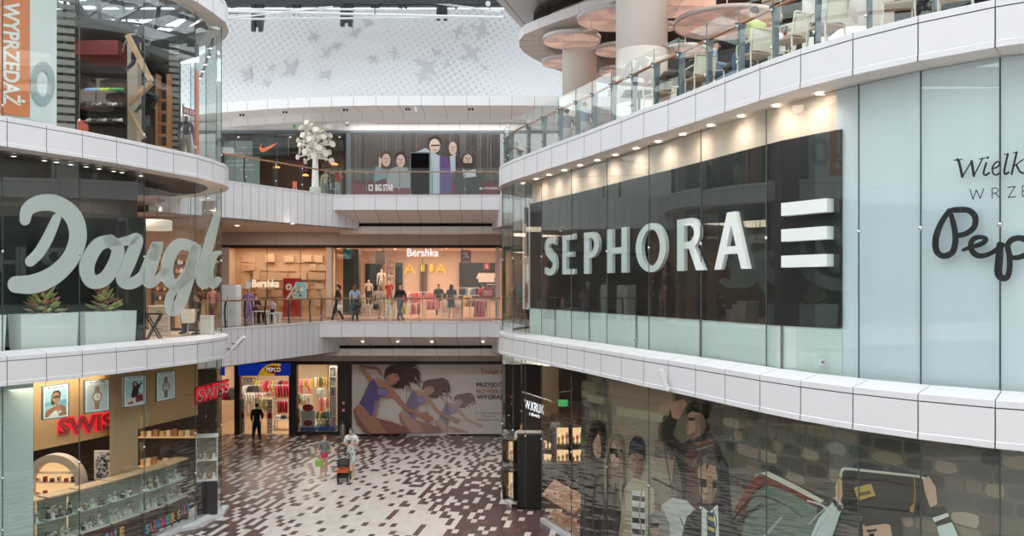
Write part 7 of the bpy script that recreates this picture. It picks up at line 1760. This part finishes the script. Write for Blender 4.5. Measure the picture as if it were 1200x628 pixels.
# ------------------------------------------------------------------ left building, ground floor: watch shop
HD = Wall([tuple(loff(c,1.75)) for c in (40,60,95,128,165,175,205,232)], -1)
HP = Wall([tuple(loff(c,.8)) for c in (40,60,95,128,165,200,225)], -1)
TAN = mat('tan_header',(206,166,118),.6)
mb = MB(); strip(mb, HD, -2.62, F2-.7, 0, .1); struct('wall_watch_header', mb, [TAN])
PF = Wall(from_cols(LC.off(.6),[-80,-30,10,39]), -1)
mb = MB(); strip(mb, PF, -5.4, F2-.72, 0, .03); struct('wall_watch_film', mb, [mat('pale_green_film',(188,206,202),.5)])
mb = MB(); mb.box(-18,-11.0,31.6,31.8,F1,F2-.7,0); mb.box(-17,-16.8,15,31.8,F1,F2-.7,0); struct('wall_watch_back', mb, [mat('watch_brown',(70,54,46),.6)])
mb = MB(); q = loff(144,1.0); q2 = loff(160,1.0); mb.prism([(p.x,p.y) for p in (loff(128.5,1.28),loff(161.5,1.28),loff(161.5,1.7),loff(128.5,1.7))],F1,-.7,0); struct('column_tan', mb, [mat('tan_column',(190,160,124),.6)])
lamp('AREA',(-12.4,23.5,-.85),190,(1,.84,.66),2.2,7,rot=(0,0,.35),name='watch_shop_lamps')
HW = HD.off(-.05)
PWm = mat('poster_frame',(110,118,122),.4,.3)
def watch_poster(label, x0, x1, t0, b0, t1, b1, layers, big):
    root = thing('framed_poster', label, 'poster', (0,0,0)); wl = HP; T_ = lambda u,v: (x0+(x1-x0)*u, (t0+(t1-t0)*u)+((b0+(b1-b0)*u)-(t0+(t1-t0)*u))*v)
    def pan(mb, u0,v0,u1,v1, d): ink(mb, wl, [T_(u0,v0),T_(u1,v0),T_(u1,v1),T_(u0,v1)], None, d)
    mb = MB(); a = [wl.map(*T_(u,v),d=0) for u,v in ((0,0),(1,0),(1,1),(0,1))]; b = [wl.map(*T_(u,v),d=.04) for u,v in ((0,0),(1,0),(1,1),(0,1))]
    mb.add(a+b,[(3,2,1,0),(4,5,6,7),(0,1,5,4),(1,2,6,5),(2,3,7,6),(3,0,4,7)]); mb.build('frame',PWm,root)
    mb = MB(); k = 0
    for c,poly in [((226,238,238),[(.05,.03),(.95,.03),(.95,.97),(.05,.97)]),((168,206,212) if not big else (196,208,208),[(.1,.14),(.9,.14),(.9,.93),(.1,.93)])]+layers:
        ink(mb, wl, [T_(u,v) for u,v in poly], c, .045+.0008*k); k += 1
    V,T,(a,b,c,e) = text_polys('MICHAEL KORS',1.,.02)
    for t in T: ink(mb, wl, [T_(.2+.6*(V[i][0]-a)/(b-a), .105-.05*(V[i][1]-c)/(e-c)) for i in t], (70,78,80), .06)
    mb.build('print',print_mat(),root)
    for u in (.15,.85): p = wl.map(*T_(u,0),d=.02); mb = MB(); mb.tube([p,(p[0],p[1],-.68)],.006,5); mb.build('hanging_wire',GREYMETAL,root)
WATCH = [((150,120,90),[(.42,.2),(.58,.2),(.6,.45),(.4,.45)]),((150,120,90),[(.4,.65),(.6,.65),(.58,.9),(.42,.9)]),((176,150,120),ell(.5,.53,.2,.17,20)),((236,232,224),ell(.5,.53,.14,.115,20)),((90,80,70),[(.49,.45),(.51,.45),(.51,.53),(.49,.53)]),((90,80,70),[(.5,.525),(.58,.55),(.58,.56),(.5,.54)])]
WATCH += [((206,186,156),[(.43,.22+i*.05),(.57,.22+i*.05),(.57,.235+i*.05),(.43,.235+i*.05)]) for i in range(4)]+[((206,186,156),[(.42,.7+i*.05),(.58,.7+i*.05),(.58,.715+i*.05),(.42,.715+i*.05)]) for i in range(4)]
LADY = [((120,170,186),[(.1,.5),(.9,.46),(.9,.62),(.1,.6)]),((50,38,34),[(.34,.3),(.42,.19),(.6,.18),(.68,.26),(.66,.44),(.6,.5),(.36,.6),(.32,.5)]),((176,128,104),ell(.5,.38,.15,.15,18)),((40,70,76),[(.38,.34),(.64,.32),(.63,.4),(.52,.4),(.39,.41)]),((160,112,90),[(.1,.86),(.14,.74),(.4,.64),(.66,.6),(.86,.66),(.88,.93),(.1,.93)]),((232,232,228),[(.2,.93),(.44,.76),(.56,.74),(.6,.93)]),((176,128,104),[(.42,.48),(.5,.46),(.6,.62),(.66,.82),(.56,.84)]),((206,206,206),[(.56,.8),(.68,.76),(.7,.82),(.58,.87)])]
WALK = [((206,212,210),[(.1,.7),(.9,.62),(.9,.93),(.1,.93)]),((40,36,38),[(.38,.26),(.46,.19),(.58,.22),(.64,.32),(.76,.24),(.8,.27),(.66,.44),(.62,.7),(.36,.72),(.33,.62),(.4,.42)]),((196,150,126),ell(.5,.29,.06,.06,14)),((132,34,44),[(.5,.66),(.82,.62),(.84,.84),(.54,.88)]),((60,46,44),[(.6,.66),(.62,.56),(.7,.55),(.73,.64),(.7,.64),(.68,.58),(.64,.59)]),((150,60,60),[(.2,.86),(.4,.82),(.42,.9),(.2,.92)])]
watch_poster('framed poster of a woman in sunglasses, leftmost above the lower left window',48,80,452.5,492.5,448,488.5,LADY,False)
watch_poster('framed poster of a bright steel watch, second above the lower left window',97,127.5,445.5,485,443.5,480.8,WATCH,True)
watch_poster('framed poster of a walking woman with red bag, third above the lower left window',143,170.5,440.5,478,438.5,474,WALK,False)
WATCH2 = [(tuple(int(v*.8) for v in c),p) for c,p in WATCH]
watch_poster('framed poster of a darker gold watch, rightmost above the lower left window',181.5,204.5,436,471.5,433.5,466.5,WATCH2,True)
# red lettering
SRED = mat('neon_red',(214,28,46),.4,emit=.8); SEDGE = mat('sign_edge_pale',(236,206,200),.4)
def swiss(name, label, wall, quad, d):
    root = thing(name, label, 'sign', (0,0,0))
    x0,t0,b0,x1,t1,b1 = quad
    mb = MB(); ink_text(mb, wall, 'SWISS', quad, None, d, bold=.10); mb.build('letter_glow', SRED, root)
    mb = MB(); ink_text(mb, wall, 'SWISS', (x0+.8,t0+1.6,b0-1.6,x1-.8,t1+1.6,b1-1.6), None, d+.03, bold=.03); mb.build('letter_rim', mat('sign_rim_dark',(110,40,44),.5), root)
    mb = MB(); ink_text(mb, wall, 'SWISS', (x0+1.1,t0+2.2,b0-2.2,x1-1.1,t1+2.2,b1-2.2), None, d+.04, bold=-.005); mb.build('letter_face', SEDGE if 'project' in label else mat('sign_face_red',(190,70,74),.5), root)
    return root
swiss('shop_sign','red glowing lettering on the tan header, cut by the tan column',HD,(66,489.5,512.5,146,480,502),.03)
bl = Wall([(PX(227.5,25.75),25.75),(PX(269,28.0),28.0)],-1)
o = swiss('shop_sign','red projecting lettering outside the rounded lower left glass',bl,(229,455,473.5,267.5,445,461),.02)
mb = MB(); a = [bl.map(x,y,-.02) for x,y in ((228,453.8),(268,443.6),(268,462.4),(228,475))]; b = [bl.map(x,y,.0) for x,y in ((228,453.8),(268,443.6),(268,462.4),(228,475))]
mb.add(a+b,[(3,2,1,0),(4,5,6,7),(0,1,5,4),(1,2,6,5),(2,3,7,6),(3,0,4,7)]); mb.build('backing',mat('clear_backing_red',(170,30,46),.4),o)
mb = MB(); p_ = bl.map(232,462); mb.tube([p_,(p_[0]-.35,p_[1]-.05,p_[2])],.015,6); mb.build('bracket',GREYMETAL,o)
# window showcases
SW_T = mat('showcase_top',(206,178,144),.5); WST = mat('watch_stand',(232,226,216),.6); STEEL = mat('watch_steel',(196,196,196),.25,.9); GOLDW = mat('watch_gold',(214,176,110),.25,.9); SHELFG = mat('glass_shelf',(214,228,224),.2)
cols_ = [12,55,93,131,166,195,221]; rr = random.Random(17)
names = ['first','second','third','fourth','fifth','sixth']
sizes = []
for i,(a,b) in enumerate(zip(cols_,cols_[1:])):
    A = loff(a,.78); B = loff(b,.78); d = B-A; L = d.length; n = LC.hit((a+b)/2)[1]; c = (A+B)/2; ang = math.atan2(d.y,d.x)
    root = thing('window_showcase','%s glass watch showcase from the left along the lower left window'%names[i],'showcase',(c.x+n.x*.22,c.y+n.y*.22,F1),ang,'glass watch showcases')
    w = L/2-.045; H = 1.92
    mb = MB(); mb.box(-w,w,-.22,.22,H,H+.04); mb.build('top_board',SW_T,root)
    mb = MB(); mb.box(-w,w,-.22,.22,.12,.8); mb.build('base_cabinet',mat('showcase_base',(74,46,42),.5),root)
    mb = MB(); mb.box(-w,w,-.22,.22,.8,.83); mb.build('deck_board',mat('showcase_deck',(226,220,210),.5),root)
    mb = MB(); mb.box(-w,w,.2,.22,.83,H); mb.build('back_panel',mat('showcase_back',(170,164,152),.6),root)
    mb = MB(); mb.box(-w+.01,w-.01,-.2,.18,1.36,1.375); mb.build('glass_shelf',SHELFG,root)
    mb = MB(); mb.box(-w,w,-.222,-.214,.83,H); mb.box(-w,-w+.008,-.214,.2,.83,H); mb.box(w-.008,w,-.214,.2,.83,H); mb.build('glass_front',CASEGLASS,root)
    ca,sa = math.cos(ang),math.sin(ang)
    for lev,z in enumerate((.83,1.375)):
        m = 8
        for k in range(m):
            x = -w+.09+(2*w-.18)*(k+.5)/m; y = rr.uniform(-.12,.08); hh = rr.uniform(.1,.3); st = rr.choice([WST,WST,mat('stand_black',(40,36,36),.5)]); me_ = rr.choice([STEEL,STEEL,GOLDW])
            loc = (c.x+n.x*.22+ca*x-sa*y, c.y+n.y*.22+sa*x+ca*y, F1+z)
            o = thing('watch_stand','wristwatch on a stand, %s from the left, %s shelf of the %s showcase'%((names+['seventh','eighth'])[k],'lower' if lev==0 else 'upper',names[i]),'watch',loc,ang,'watches in the window showcases')
            mb = MB(); mb.add([(-.04,-.05,0),(.04,-.05,0),(.04,.05,0),(-.04,.05,0),(-.025,.0,hh),(.025,.0,hh),(.025,.04,hh),(-.025,.04,hh)],[(3,2,1,0),(4,5,6,7),(0,1,5,4),(1,2,6,5),(2,3,7,6),(3,0,4,7)]); mb.build('stand',st,o)
            mb = MB(); mb.tube([(0,-.03,hh*.62),(0,-.05,hh*.66)],.03,10); mb.build('watch_case',me_,o)
            mb = MB(); mb.lathe([(.03,hh*.45),(.036,hh*.6),(.034,hh*.85)],8,(0,-.0,0),sy=.9); mb.build('strap',me_,o)
# SUMMER SALE lettering on the brown base
SB = Wall([(p.x,p.y) for p in (loff(4,.71),loff(60,.71),loff(100,.71),loff(140,.71),loff(180,.71),loff(224,.71))],-1)
CLS = [(60,170,190),(232,110,100),(60,150,200),(230,80,110),(70,180,190),(230,180,90)]
def party(label, word, quad, sd):
    root = thing('base_lettering',label,'lettering',(0,0,0)); x0,t0,b0,x1,t1,b1 = quad; n = len(word)
    for k,chh in enumerate(word):
        u0 = k/n; u1 = (k+.86)/n; f = lambda u,aa,bb: aa+(bb-aa)*u
        mb = MB(); ink_text(mb,SB,chh,(f(u0,x0,x1),f(u0,t0,t1),f(u0,b0,b1),f(u1,x0,x1),f(u1,t0,t1),f(u1,b0,b1)),None,.012,bold=.05); mb.build('letter',mat('party_%d'%((k+sd)%6),CLS[(k+sd)%6],.5),root)
party('colourful letters reading SUMMER on the brown base below the right showcases','SUMMER',(170,615,627,206,599,610),0)
party('colourful letters reading SALE at the right end of the brown base','SALE',(207.5,598,609,223,588.5,598.5),5)
party('colourful letters reading SALE lower on the brown base, left','SALE',(122,626,638,146,616,627),2)
mb = MB()
for k in range(4): ink(mb,SB,[(186+k*8,620.5-k*3.3),(192+k*8,618-k*3.3),(192+k*8,620.4-k*3.3),(186+k*8,623-k*3.3)],None,.012)
prop(mb.build('small_lettering',WPAPER),'small white line of lettering under the word SUMMER','lettering')
# deeper in: arch niche, photo panel, shelves
Yn = 24.2
root = thing('arched_display','pale arched display niche with lit watch shelves, lower left shop','display',(PX(62,Yn),Yn,F1))
R_ = .85; zc = zat(568,Yn)-F1
arch = [(R_*math.cos(a),zc+R_*math.sin(a)) for a in [PI*i/20 for i in range(21)]]; inner = [(R_*.74*math.cos(a),zc+R_*.74*math.sin(a)) for a in [PI*i/20 for i in range(21)]]
mb = MB()
vs = [(x,y,z) for y in (0,.3) for x,z in arch+inner]; n = 21
fs = [(i,i+1,n+i+1,n+i) for i in range(20)]+[(2*n+i,2*n+n+i,2*n+n+i+1,2*n+i+1) for i in range(20)]+[(i,2*n+i,2*n+i+1,i+1) for i in range(20)]+[(n+i,n+i+1,3*n+i+1,3*n+i) for i in range(20)]
mb.add(vs,fs); mb.box(-R_,-R_*.74,0,.3,0,zc); mb.box(R_*.74,R_,0,.3,0,zc); mb.build('arch',mat('arch_pale',(206,196,186),.5),root)
mb = MB(); mb.add([(x,.28,z) for x,z in inner]+[(-R_*.74,.28,0),(R_*.74,.28,0)],[tuple(range(21))+(21,22)]); mb.build('lit_back',mat('niche_lit',(248,206,150),.6,emit=.7),root)
for z in (zc-.35,zc+.05,zc+.32): mb = MB(); mb.box(-R_*.74,R_*.74,.05,.28,z-.02,z); mb.build('shelf',mat('niche_shelf',(236,220,196),.5),root)
for lev,z in enumerate((zc-.35,zc+.05)):
    for k in range(6):
        o = thing('watch_stand','wristwatch on a stand, %s from the left, %s shelf of the arched niche'%(names[k],'lower' if lev==0 else 'middle'),'watch',(PX(62,Yn)-.5+k*.2,Yn+.15,F1+z),0,'watches in the arched niche')
        mb = MB(); mb.box(-.05,.05,-.04,.04,0,.1+.05*(k%2)); mb.build('stand',[WST,mat('sale_red',(176,36,44)),mat('stand_black',(40,36,36))][k%3],o); mb = MB(); mb.tube([(0,-.045,.09),(0,-.06,.09)],.03,8); mb.build('watch_case',GOLDW,o)
root = thing('framed_poster','black and white photo panel left of the tan column, lower left shop','poster',(PX(119.5,24.6),24.6,zat(562,24.6))); w = PX(128.5,24.6)-PX(110,24.6); h = zat(528,24.6)-zat(562,24.6)
mb = MB(); mb.box(-w/2,w/2,0,.05,0,h); mb.build('frame',WPAPER,root); mb = MB(); rr2 = random.Random(2)
for k in range(60):
    x = rr2.uniform(-w/2+.04,w/2-.08); z = rr2.uniform(.04,h-.1); v = rr2.choice([40,70,110,150,190]); mb.add([(x,-.002-.0004*k,z),(x+rr2.uniform(.03,.1),-.002-.0004*k,z+.01),(x+.07,-.002-.0004*k,z+rr2.uniform(.04,.1)),(x,-.002-.0004*k,z+.07)],[(0,1,2,3)],0,(v,v,min(255,v+14)))
mb.build('print',print_mat(),root)
for i,(px0,px1,py,Y,lb) in enumerate([(164,232,511,28.0,'upper warm lit shelf of gift boxes right of the tan column'),(164,205,545,27.6,'lower pale shelf of boxes right of the tan column')]):
    root = thing('wall_shelf',lb,'shelf',(PX((px0+px1)/2,Y),Y,zat(py,Y))); w = PX(px1,Y)-PX(px0,Y); mb = MB(); mb.box(-w/2,w/2,-.2,.2,-.03,0); mb.build('board',mat('shelf_lit',(226,186,140),.5,emit=.2),root); mb = MB(); mb.box(-w/2,w/2,.17,.2,-.7,0); mb.build('back_panel',mat('shelf_dark',(56,46,42),.6),root)
    for k in range(9 if i==0 else 6):
        x = -w/2+.12+k*(w-.24)/(8 if i==0 else 5); hh = rr.uniform(.12,.26); mb = MB(); mb.box(-.07,.07,-.07,.07,0,hh); mb.box(-.075,.075,-.075,.075,hh,hh+.03); c = [(214,176,120),(236,214,180),(176,120,80)][k%3]
        prop(mb.build('gift_box',mat('gift_%d'%c[0],c,.5),None,(PX((px0+px1)/2,Y)+x,Y,zat(py,Y))),'%s gift box, number %d from left on the %s'%(['tan','cream','brown'][k%3],k+1,lb.split(' of ')[0]),'box','gift boxes in the watch shop')
# corner cabinet in the rounded glass
Yc = 26.6; root = thing('corner_cabinet','dark corner cabinet with a lit glass case inside the rounded lower left glass','cabinet',(PX(243,Yc),Yc,F1),.3); 
mb = MB(); mb.box(-.3,.3,-.25,.25,.12,1.15); mb.build('base_cabinet',mat('corner_base',(52,46,46),.5),root); mb = MB(); mb.box(-.32,.32,-.27,.27,1.15,1.19); mb.box(-.32,.32,-.27,.27,2.5,2.54); mb.build('shelf',mat('corner_frame',(206,206,202),.5),root)
mb = MB(); mb.box(-.3,.3,-.25,.25,1.78,1.8); mb.build('glass_shelf',SHELFG,root); mb = MB(); mb.box(-.3,.3,.23,.25,1.19,2.5); mb.build('back_panel',mat('corner_back',(150,140,130),.6),root)
for s in (-.3,.3):
    for t in (-.24,): mb = MB(); mb.box(s-.015,s+.015,t-.015,t+.015,1.19,2.5); mb.build('corner_post',CHROME,root)
for lev,z in enumerate((1.19,1.8)):
    for k in range(4):
        o = thing('watch_stand','wristwatch on a stand, %s from the left, %s shelf of the corner cabinet'%(names[k],'lower' if lev==0 else 'upper'),'watch',(PX(243,Yc)-.2+k*.13,Yc-.05+k*.03,F1+z),.3,'watches in the corner cabinet'); mb = MB(); mb.box(-.04,.04,-.04,.04,0,.16); mb.build('stand',WST if k%2 else mat('gift_176',(176,120,80)),o); mb = MB(); mb.tube([(0,-.045,.12),(0,-.06,.12)],.03,8); mb.build('watch_case',STEEL,o)
# white floor step under the rounded corner
mb = MB(); mb.prism([(-10.35,24.5),(-9.35,25.2),(-9.0,26.6),(-9.15,27.6),(-10.2,27.6)],F1,F1+.1,0); struct('trim_18', mb, [KERB])
# ------------------------------------------------------------------ people on the tiled floor
def ground(px, py): Y = (EYE-F1)/(py-HY)*F; return ((px-600)/F*Y, Y, F1)
def tee_print(root, J):
    mb = MB(); c = J['chest']; y = c.y-.132
    for x,z,w,h in [(-.05,.06,.03,.05),(.02,.07,.05,.02),(.03,.03,.02,.05),(-.03,.0,.06,.02),(-.06,-.03,.02,.05),(.02,-.04,.05,.03)]: mb.box(x,x+w,y-.004,y,c.z+z,c.z+z+h)
    mb.build('shirt_print',mat('print_black',(40,40,44),.7),root)
def shorts_mat():
    m = mat('patterned_shorts',(206,212,220),.8); nt = m.node_tree; b = nt.nodes['Principled BSDF']; tc = nt.nodes.new('ShaderNodeTexCoord'); vo = nt.nodes.new('ShaderNodeTexVoronoi'); vo.inputs['Scale'].default_value = 11
    cr = nt.nodes.new('ShaderNodeValToRGB'); cr.color_ramp.interpolation = 'CONSTANT'; e = cr.color_ramp.elements; e[0].color = (*lin((70,84,104)),1); e[1].position = .32; e[1].color = (*lin((222,226,230)),1)
    L = nt.links.new; L(tc.outputs['Object'],vo.inputs['Vector']); L(vo.outputs['Distance'],cr.inputs[0]); L(cr.outputs[0],b.inputs['Base Color']); return m
HOLD = {'el.l':(.25,.02,1.16),'wr.l':(.09,-.24,1.2),'el.r':(-.25,.02,1.16),'wr.r':(-.09,-.24,1.2),'chin':(0,-.05,1.555),'face':(0,-.065,1.62),'crown':(0,-.06,1.69),'kn.l':(.1,-.1,.5),'an.l':(.1,-.14,.085),'kn.r':(-.1,.02,.5),'an.r':(-.1,.12,.1)}
gm = ground(411.5,556)
person('person','man in white printed T-shirt and patterned shorts looking down at his hands',gm,.05,1.80,top=(238,238,240),bottom=shorts_mat(),hair=(96,84,78),legs='knee',shoes=(206,214,60),pose=HOLD,print_=tee_print)
mb = MB(); mb.box(-.04,.04,-.006,.006,-.07,.07); prop(mb.build('phone',BLACK,None,(gm[0]-.0,gm[1]-.335,F1+1.29)),'black phone held by the man in the white T-shirt','phone')
gw = ground(379.5,559)
person('person','red-haired woman in grey top and pink shorts pushing the stroller',gw,.75,1.62,top=(130,130,134),bottom=(214,70,110),hair=(150,78,48),legs='bare',shoes=(206,170,150),hairstyle='tail',
   pose={'el.l':(.26,-.2,1.17),'wr.l':(.27,-.43,1.02),'el.r':(-.3,.0,1.14),'wr.r':(-.3,-.16,.98),'chin':(0,-.05,1.555),'face':(0,-.065,1.62),'crown':(0,-.06,1.69)},slim=.92)
gbx = ground(378.5,549); mb = MB(); mb.add([(-.16,-.03,0),(.16,-.03,0),(.16,.03,0),(-.16,.03,0),(-.2,-.05,.26),(.2,-.05,.26),(.2,.05,.26),(-.2,.05,.26)],[(3,2,1,0),(0,1,5,4),(1,2,6,5),(2,3,7,6),(3,0,4,7),(4,5,6,7)])
root = thing('shopping_bag','lime green bag hanging from the arm of the red-haired woman','bag',(gw[0]-.13,gw[1]-.31,F1+.46)); root.scale = (.72,.72,.85); mb.build('bag_body',mat('lime_bag',(150,206,90),.6),root)
for s in (-.04,.04): mb = MB(); mb.tube([(-.1,s,.25),(-.05,s,.36),(.05,s,.36),(.1,s,.25)],.01,6); mb.build('strap',mat('lime_strap',(130,186,76),.6),root)
gs = ground(402.5,563.2)
root = thing('stroller','black and orange baby stroller in front of the red-haired woman','stroller',gs,.12); root.scale = (.86,.86,.84)
BK = mat('stroller_black',(46,48,52),.7); OR = mat('stroller_orange',(226,104,48),.7); FR_ = mat('stroller_frame',(40,40,42),.4,.3)
for sx,sy,r_ in [(-.27,.30,.14),(.27,.30,.14),(-.2,-.34,.11),(.2,-.34,.11)]:
    mb = MB(); n = 20
    mb.lathe([(r_*.7,-.025),(r_,-.03),(r_,.03),(r_*.7,.025),(r_*.7,-.025)],n); ob = mb.build('wheel',FR_,root,(sx,sy,r_)); ob.rotation_euler = (0,PI/2,0)
    mb = MB(); mb.lathe([(0,-.03),(.03,-.03),(.03,.03),(0,.03)],10); [mb.bar((0,0,0),(r_*.75*math.cos(a*PI/3),r_*.75*math.sin(a*PI/3),0),.014) for a in range(6)]; mb.build('hub',CHROME,ob)
for s in (-1,1):
    mb = MB(); mb.tube([(s*.2,-.34,.14),(s*.22,-.1,.5),(s*.24,.2,.85),(s*.24,.42,1.04)],.018,8); mb.tube([(s*.27,.3,.14),(s*.24,.1,.45),(s*.22,-.12,.62)],.018,8); mb.build('frame_side',FR_,root)
mb = MB(); mb.tube([(-.24,.42,1.04),(-.2,.47,1.06),(.2,.47,1.06),(.24,.42,1.04)],.022,8); mb.build('push_handle',BK,root)
mb = MB(); mb.add([(-.2,-.28,.42),(.2,-.28,.42),(.22,.1,.40),(-.22,.1,.40),(-.22,.32,.82),(.22,.32,.82),(-.2,-.28,.36),(.2,-.28,.36),(.22,.14,.34),(-.22,.14,.34),(-.22,.37,.82),(.22,.37,.82)],[(0,1,2,3),(3,2,5,4),(6,9,8,7),(9,10,11,8),(0,6,7,1),(4,5,11,10),(0,3,9,6),(3,4,10,9),(1,7,8,2),(2,8,11,5)]); mb.build('seat',BK,root)
mb = MB(); n = 9
pts = [[(x*.25,-.02+.34*math.cos(a)*(1-.18*abs(x)),.66+.36*math.sin(a)*(1-.3*x*x)) for x in (-1,-.55,.55,1)] for a in [PI*(.98-.8*i/n) for i in range(n+1)]]
vs = [p for row in pts for p in row]; mb.add(vs,[(i*4+j,i*4+j+1,(i+1)*4+j+1,(i+1)*4+j) for i in range(n) for j in range(3)],0,None,True)
for j in (0,3): mb.add([(vs[j][0],.1,.66)]+[vs[i*4+j] for i in range(n+1)],[(0,i+1,i+2) for i in range(n)])
cn = mb.build('canopy',BK,root); cn.modifiers.new('thick','SOLIDIFY').thickness = .012
mb = MB(); mb.tube([(-.235,-.3,.52),(-.2,-.36,.55),(.2,-.36,.55),(.235,-.3,.52)],[.03,.035,.035,.03],10); mb.tube([(-.25,-.32,.62),(0,-.37,.66),(.25,-.32,.62)],.018,8); mb.build('bumper_bar',OR,root)
mb = MB(); mb.add([(-.2,-.25,.16),(.2,-.25,.16),(.22,.22,.16),(-.22,.22,.16),(-.22,-.3,.34),(.22,-.3,.34),(.24,.26,.34),(-.24,.26,.34)],[(3,2,1,0),(0,1,5,4),(1,2,6,5),(2,3,7,6),(3,0,4,7)]); b_ = mb.build('basket',BK,root)
mb = MB(); mb.box(-.24,.24,-.36,-.33,.42,.5); mb.build('front_panel',OR,root)
gp_ = ground(301,516)
person('person','person in black jacket and dark jeans standing before the discount shop, seen from behind',gp_,PI,1.74,slim=1.15,top=(28,28,32),bottom=(36,38,50),hair=(30,26,26),sleeves='long',pose={'el.r':(-.26,-.02,1.16),'wr.r':(-.2,-.16,1.0),'an.l':(.17,.03,.085),'kn.l':(.14,-.015,.5),'an.r':(-.15,.03,.085)})
# ------------------------------------------------------------------ steelwork below the roof, at the top of the picture
TRS = mat('truss_dark',(44,46,50),.5)
mb = MB(); mb.box(-20,9,40.6,41.0,fz(9,41),fz(-16,41),0); mb.bar((-20,40.2,fz(-2,40)),(9,40.2,fz(-2,40)),.2,.3); mb.bar((-20,39.6,fz(4,39.6)),(-2,39.6,fz(1,39.6)),.16,.2); struct('roof_girder', mb, [TRS])
for i,(px,y1,w) in enumerate([(302,37,.5),(347.5,17,.34),(406.5,31,.55),(440,11,.34),(473,10,.34),(518,24,.5)]):
    mb = MB(); zt = fz(-2,40.8); zb = fz(y1,40.3); h = zt-zb
    prof = [(.3,0),(.3,-h*.5),(.1,-h*.86),(-.02,-h),(-.22,-h),(-.22,0)]
    x0 = -w/2
    for s0,s1 in ((-w/2,-w/6),(w/6,w/2)):
        vs = [(s,y,z) for s in (s0,s1) for y,z in prof]; k = len(prof); mb.add(vs,[tuple(range(k))[::-1],tuple(range(k,2*k))]+[(j,(j+1)%k,(j+1)%k+k,j+k) for j in range(k)])
    mb.box(-w/6,w/6,-.15,.1,-h*.85,0)
    prop(mb.build('roof_bracket',TRS,None,(fx(px,40.4),40.4,zt)),'black double steel bracket under the roof girder, %s from the left'%names[i],'bracket','black roof brackets')
def rod(label, p, q, r_): mb = MB(); v = Vector(q)-Vector(p); mb.tube([(0,0,0),v],r_,8); return prop(mb.build('tie_rod',mat('rod_white',(214,216,218),.4,.3),None,p),label,'tie rod','pale tie rods under the roof')
Yr = 39.0
rod('pale thin tie rod crossing under the roof, upper one',WP(255,11,Yr),WP(470,11,Yr),.05); rod('pale thick tie rod sloping gently down to the right',WP(255,13,Yr-.4),WP(588,20.5,Yr-.4),.06); rod('pale tie rod crossing level from the left corner to the canopy',WP(255,22.5,Yr+.4),WP(590,20,Yr+.4),.05); rod('pale tie rod slanting up from the left corner',WP(255,23,Yr-.8),WP(390,8,Yr-.8),.04)
rod('dark tie rod slanting at right under the roof',WP(500,2,Yr+.8),WP(586,14,Yr+.8),.05)
for i,(px,py) in enumerate([(376,10.5),(439,19.5),(572,4),(574,12)]):
    root = thing('roof_floodlight',['left','middle','upper right','lower right'][i]+' small white floodlight hung on the tie rods','floodlight',WP(px,py,38.2)); mb = MB(); mb.tube([(0,.1,.05),(0,-.12,-.05)],[.07,.12],12); mb.build('housing',WHITE,root); mb = MB(); mb.tube([(0,.05,.05),(0,.1,.4)],.02,6); mb.build('bracket',DARKMETAL,root)

mb = MB()
for (x0,y0,x1,y1,Y0,Y1,w) in [(76,-14,108,34,30,33,.22),(114,-14,119,34,31,33,.14),(190,-14,181,36,33,35,.16),(160,38,236,4,36,33,.24),(196,44,236,16,36,33,.16),(96,22,150,-10,33,31,.09),(128,30,190,-8,34,32,.09),(88,40,240,52,36,35,.12),(84,20,236,36,37,37,.08),(140,-14,152,40,33,35,.07),(214,-14,222,40,35,36,.09)]:
    mb.bar(WP(x0,y0,Y0),WP(x1,y1,Y1),w,w*1.3)
struct('roof_rafters', mb, [TRS])
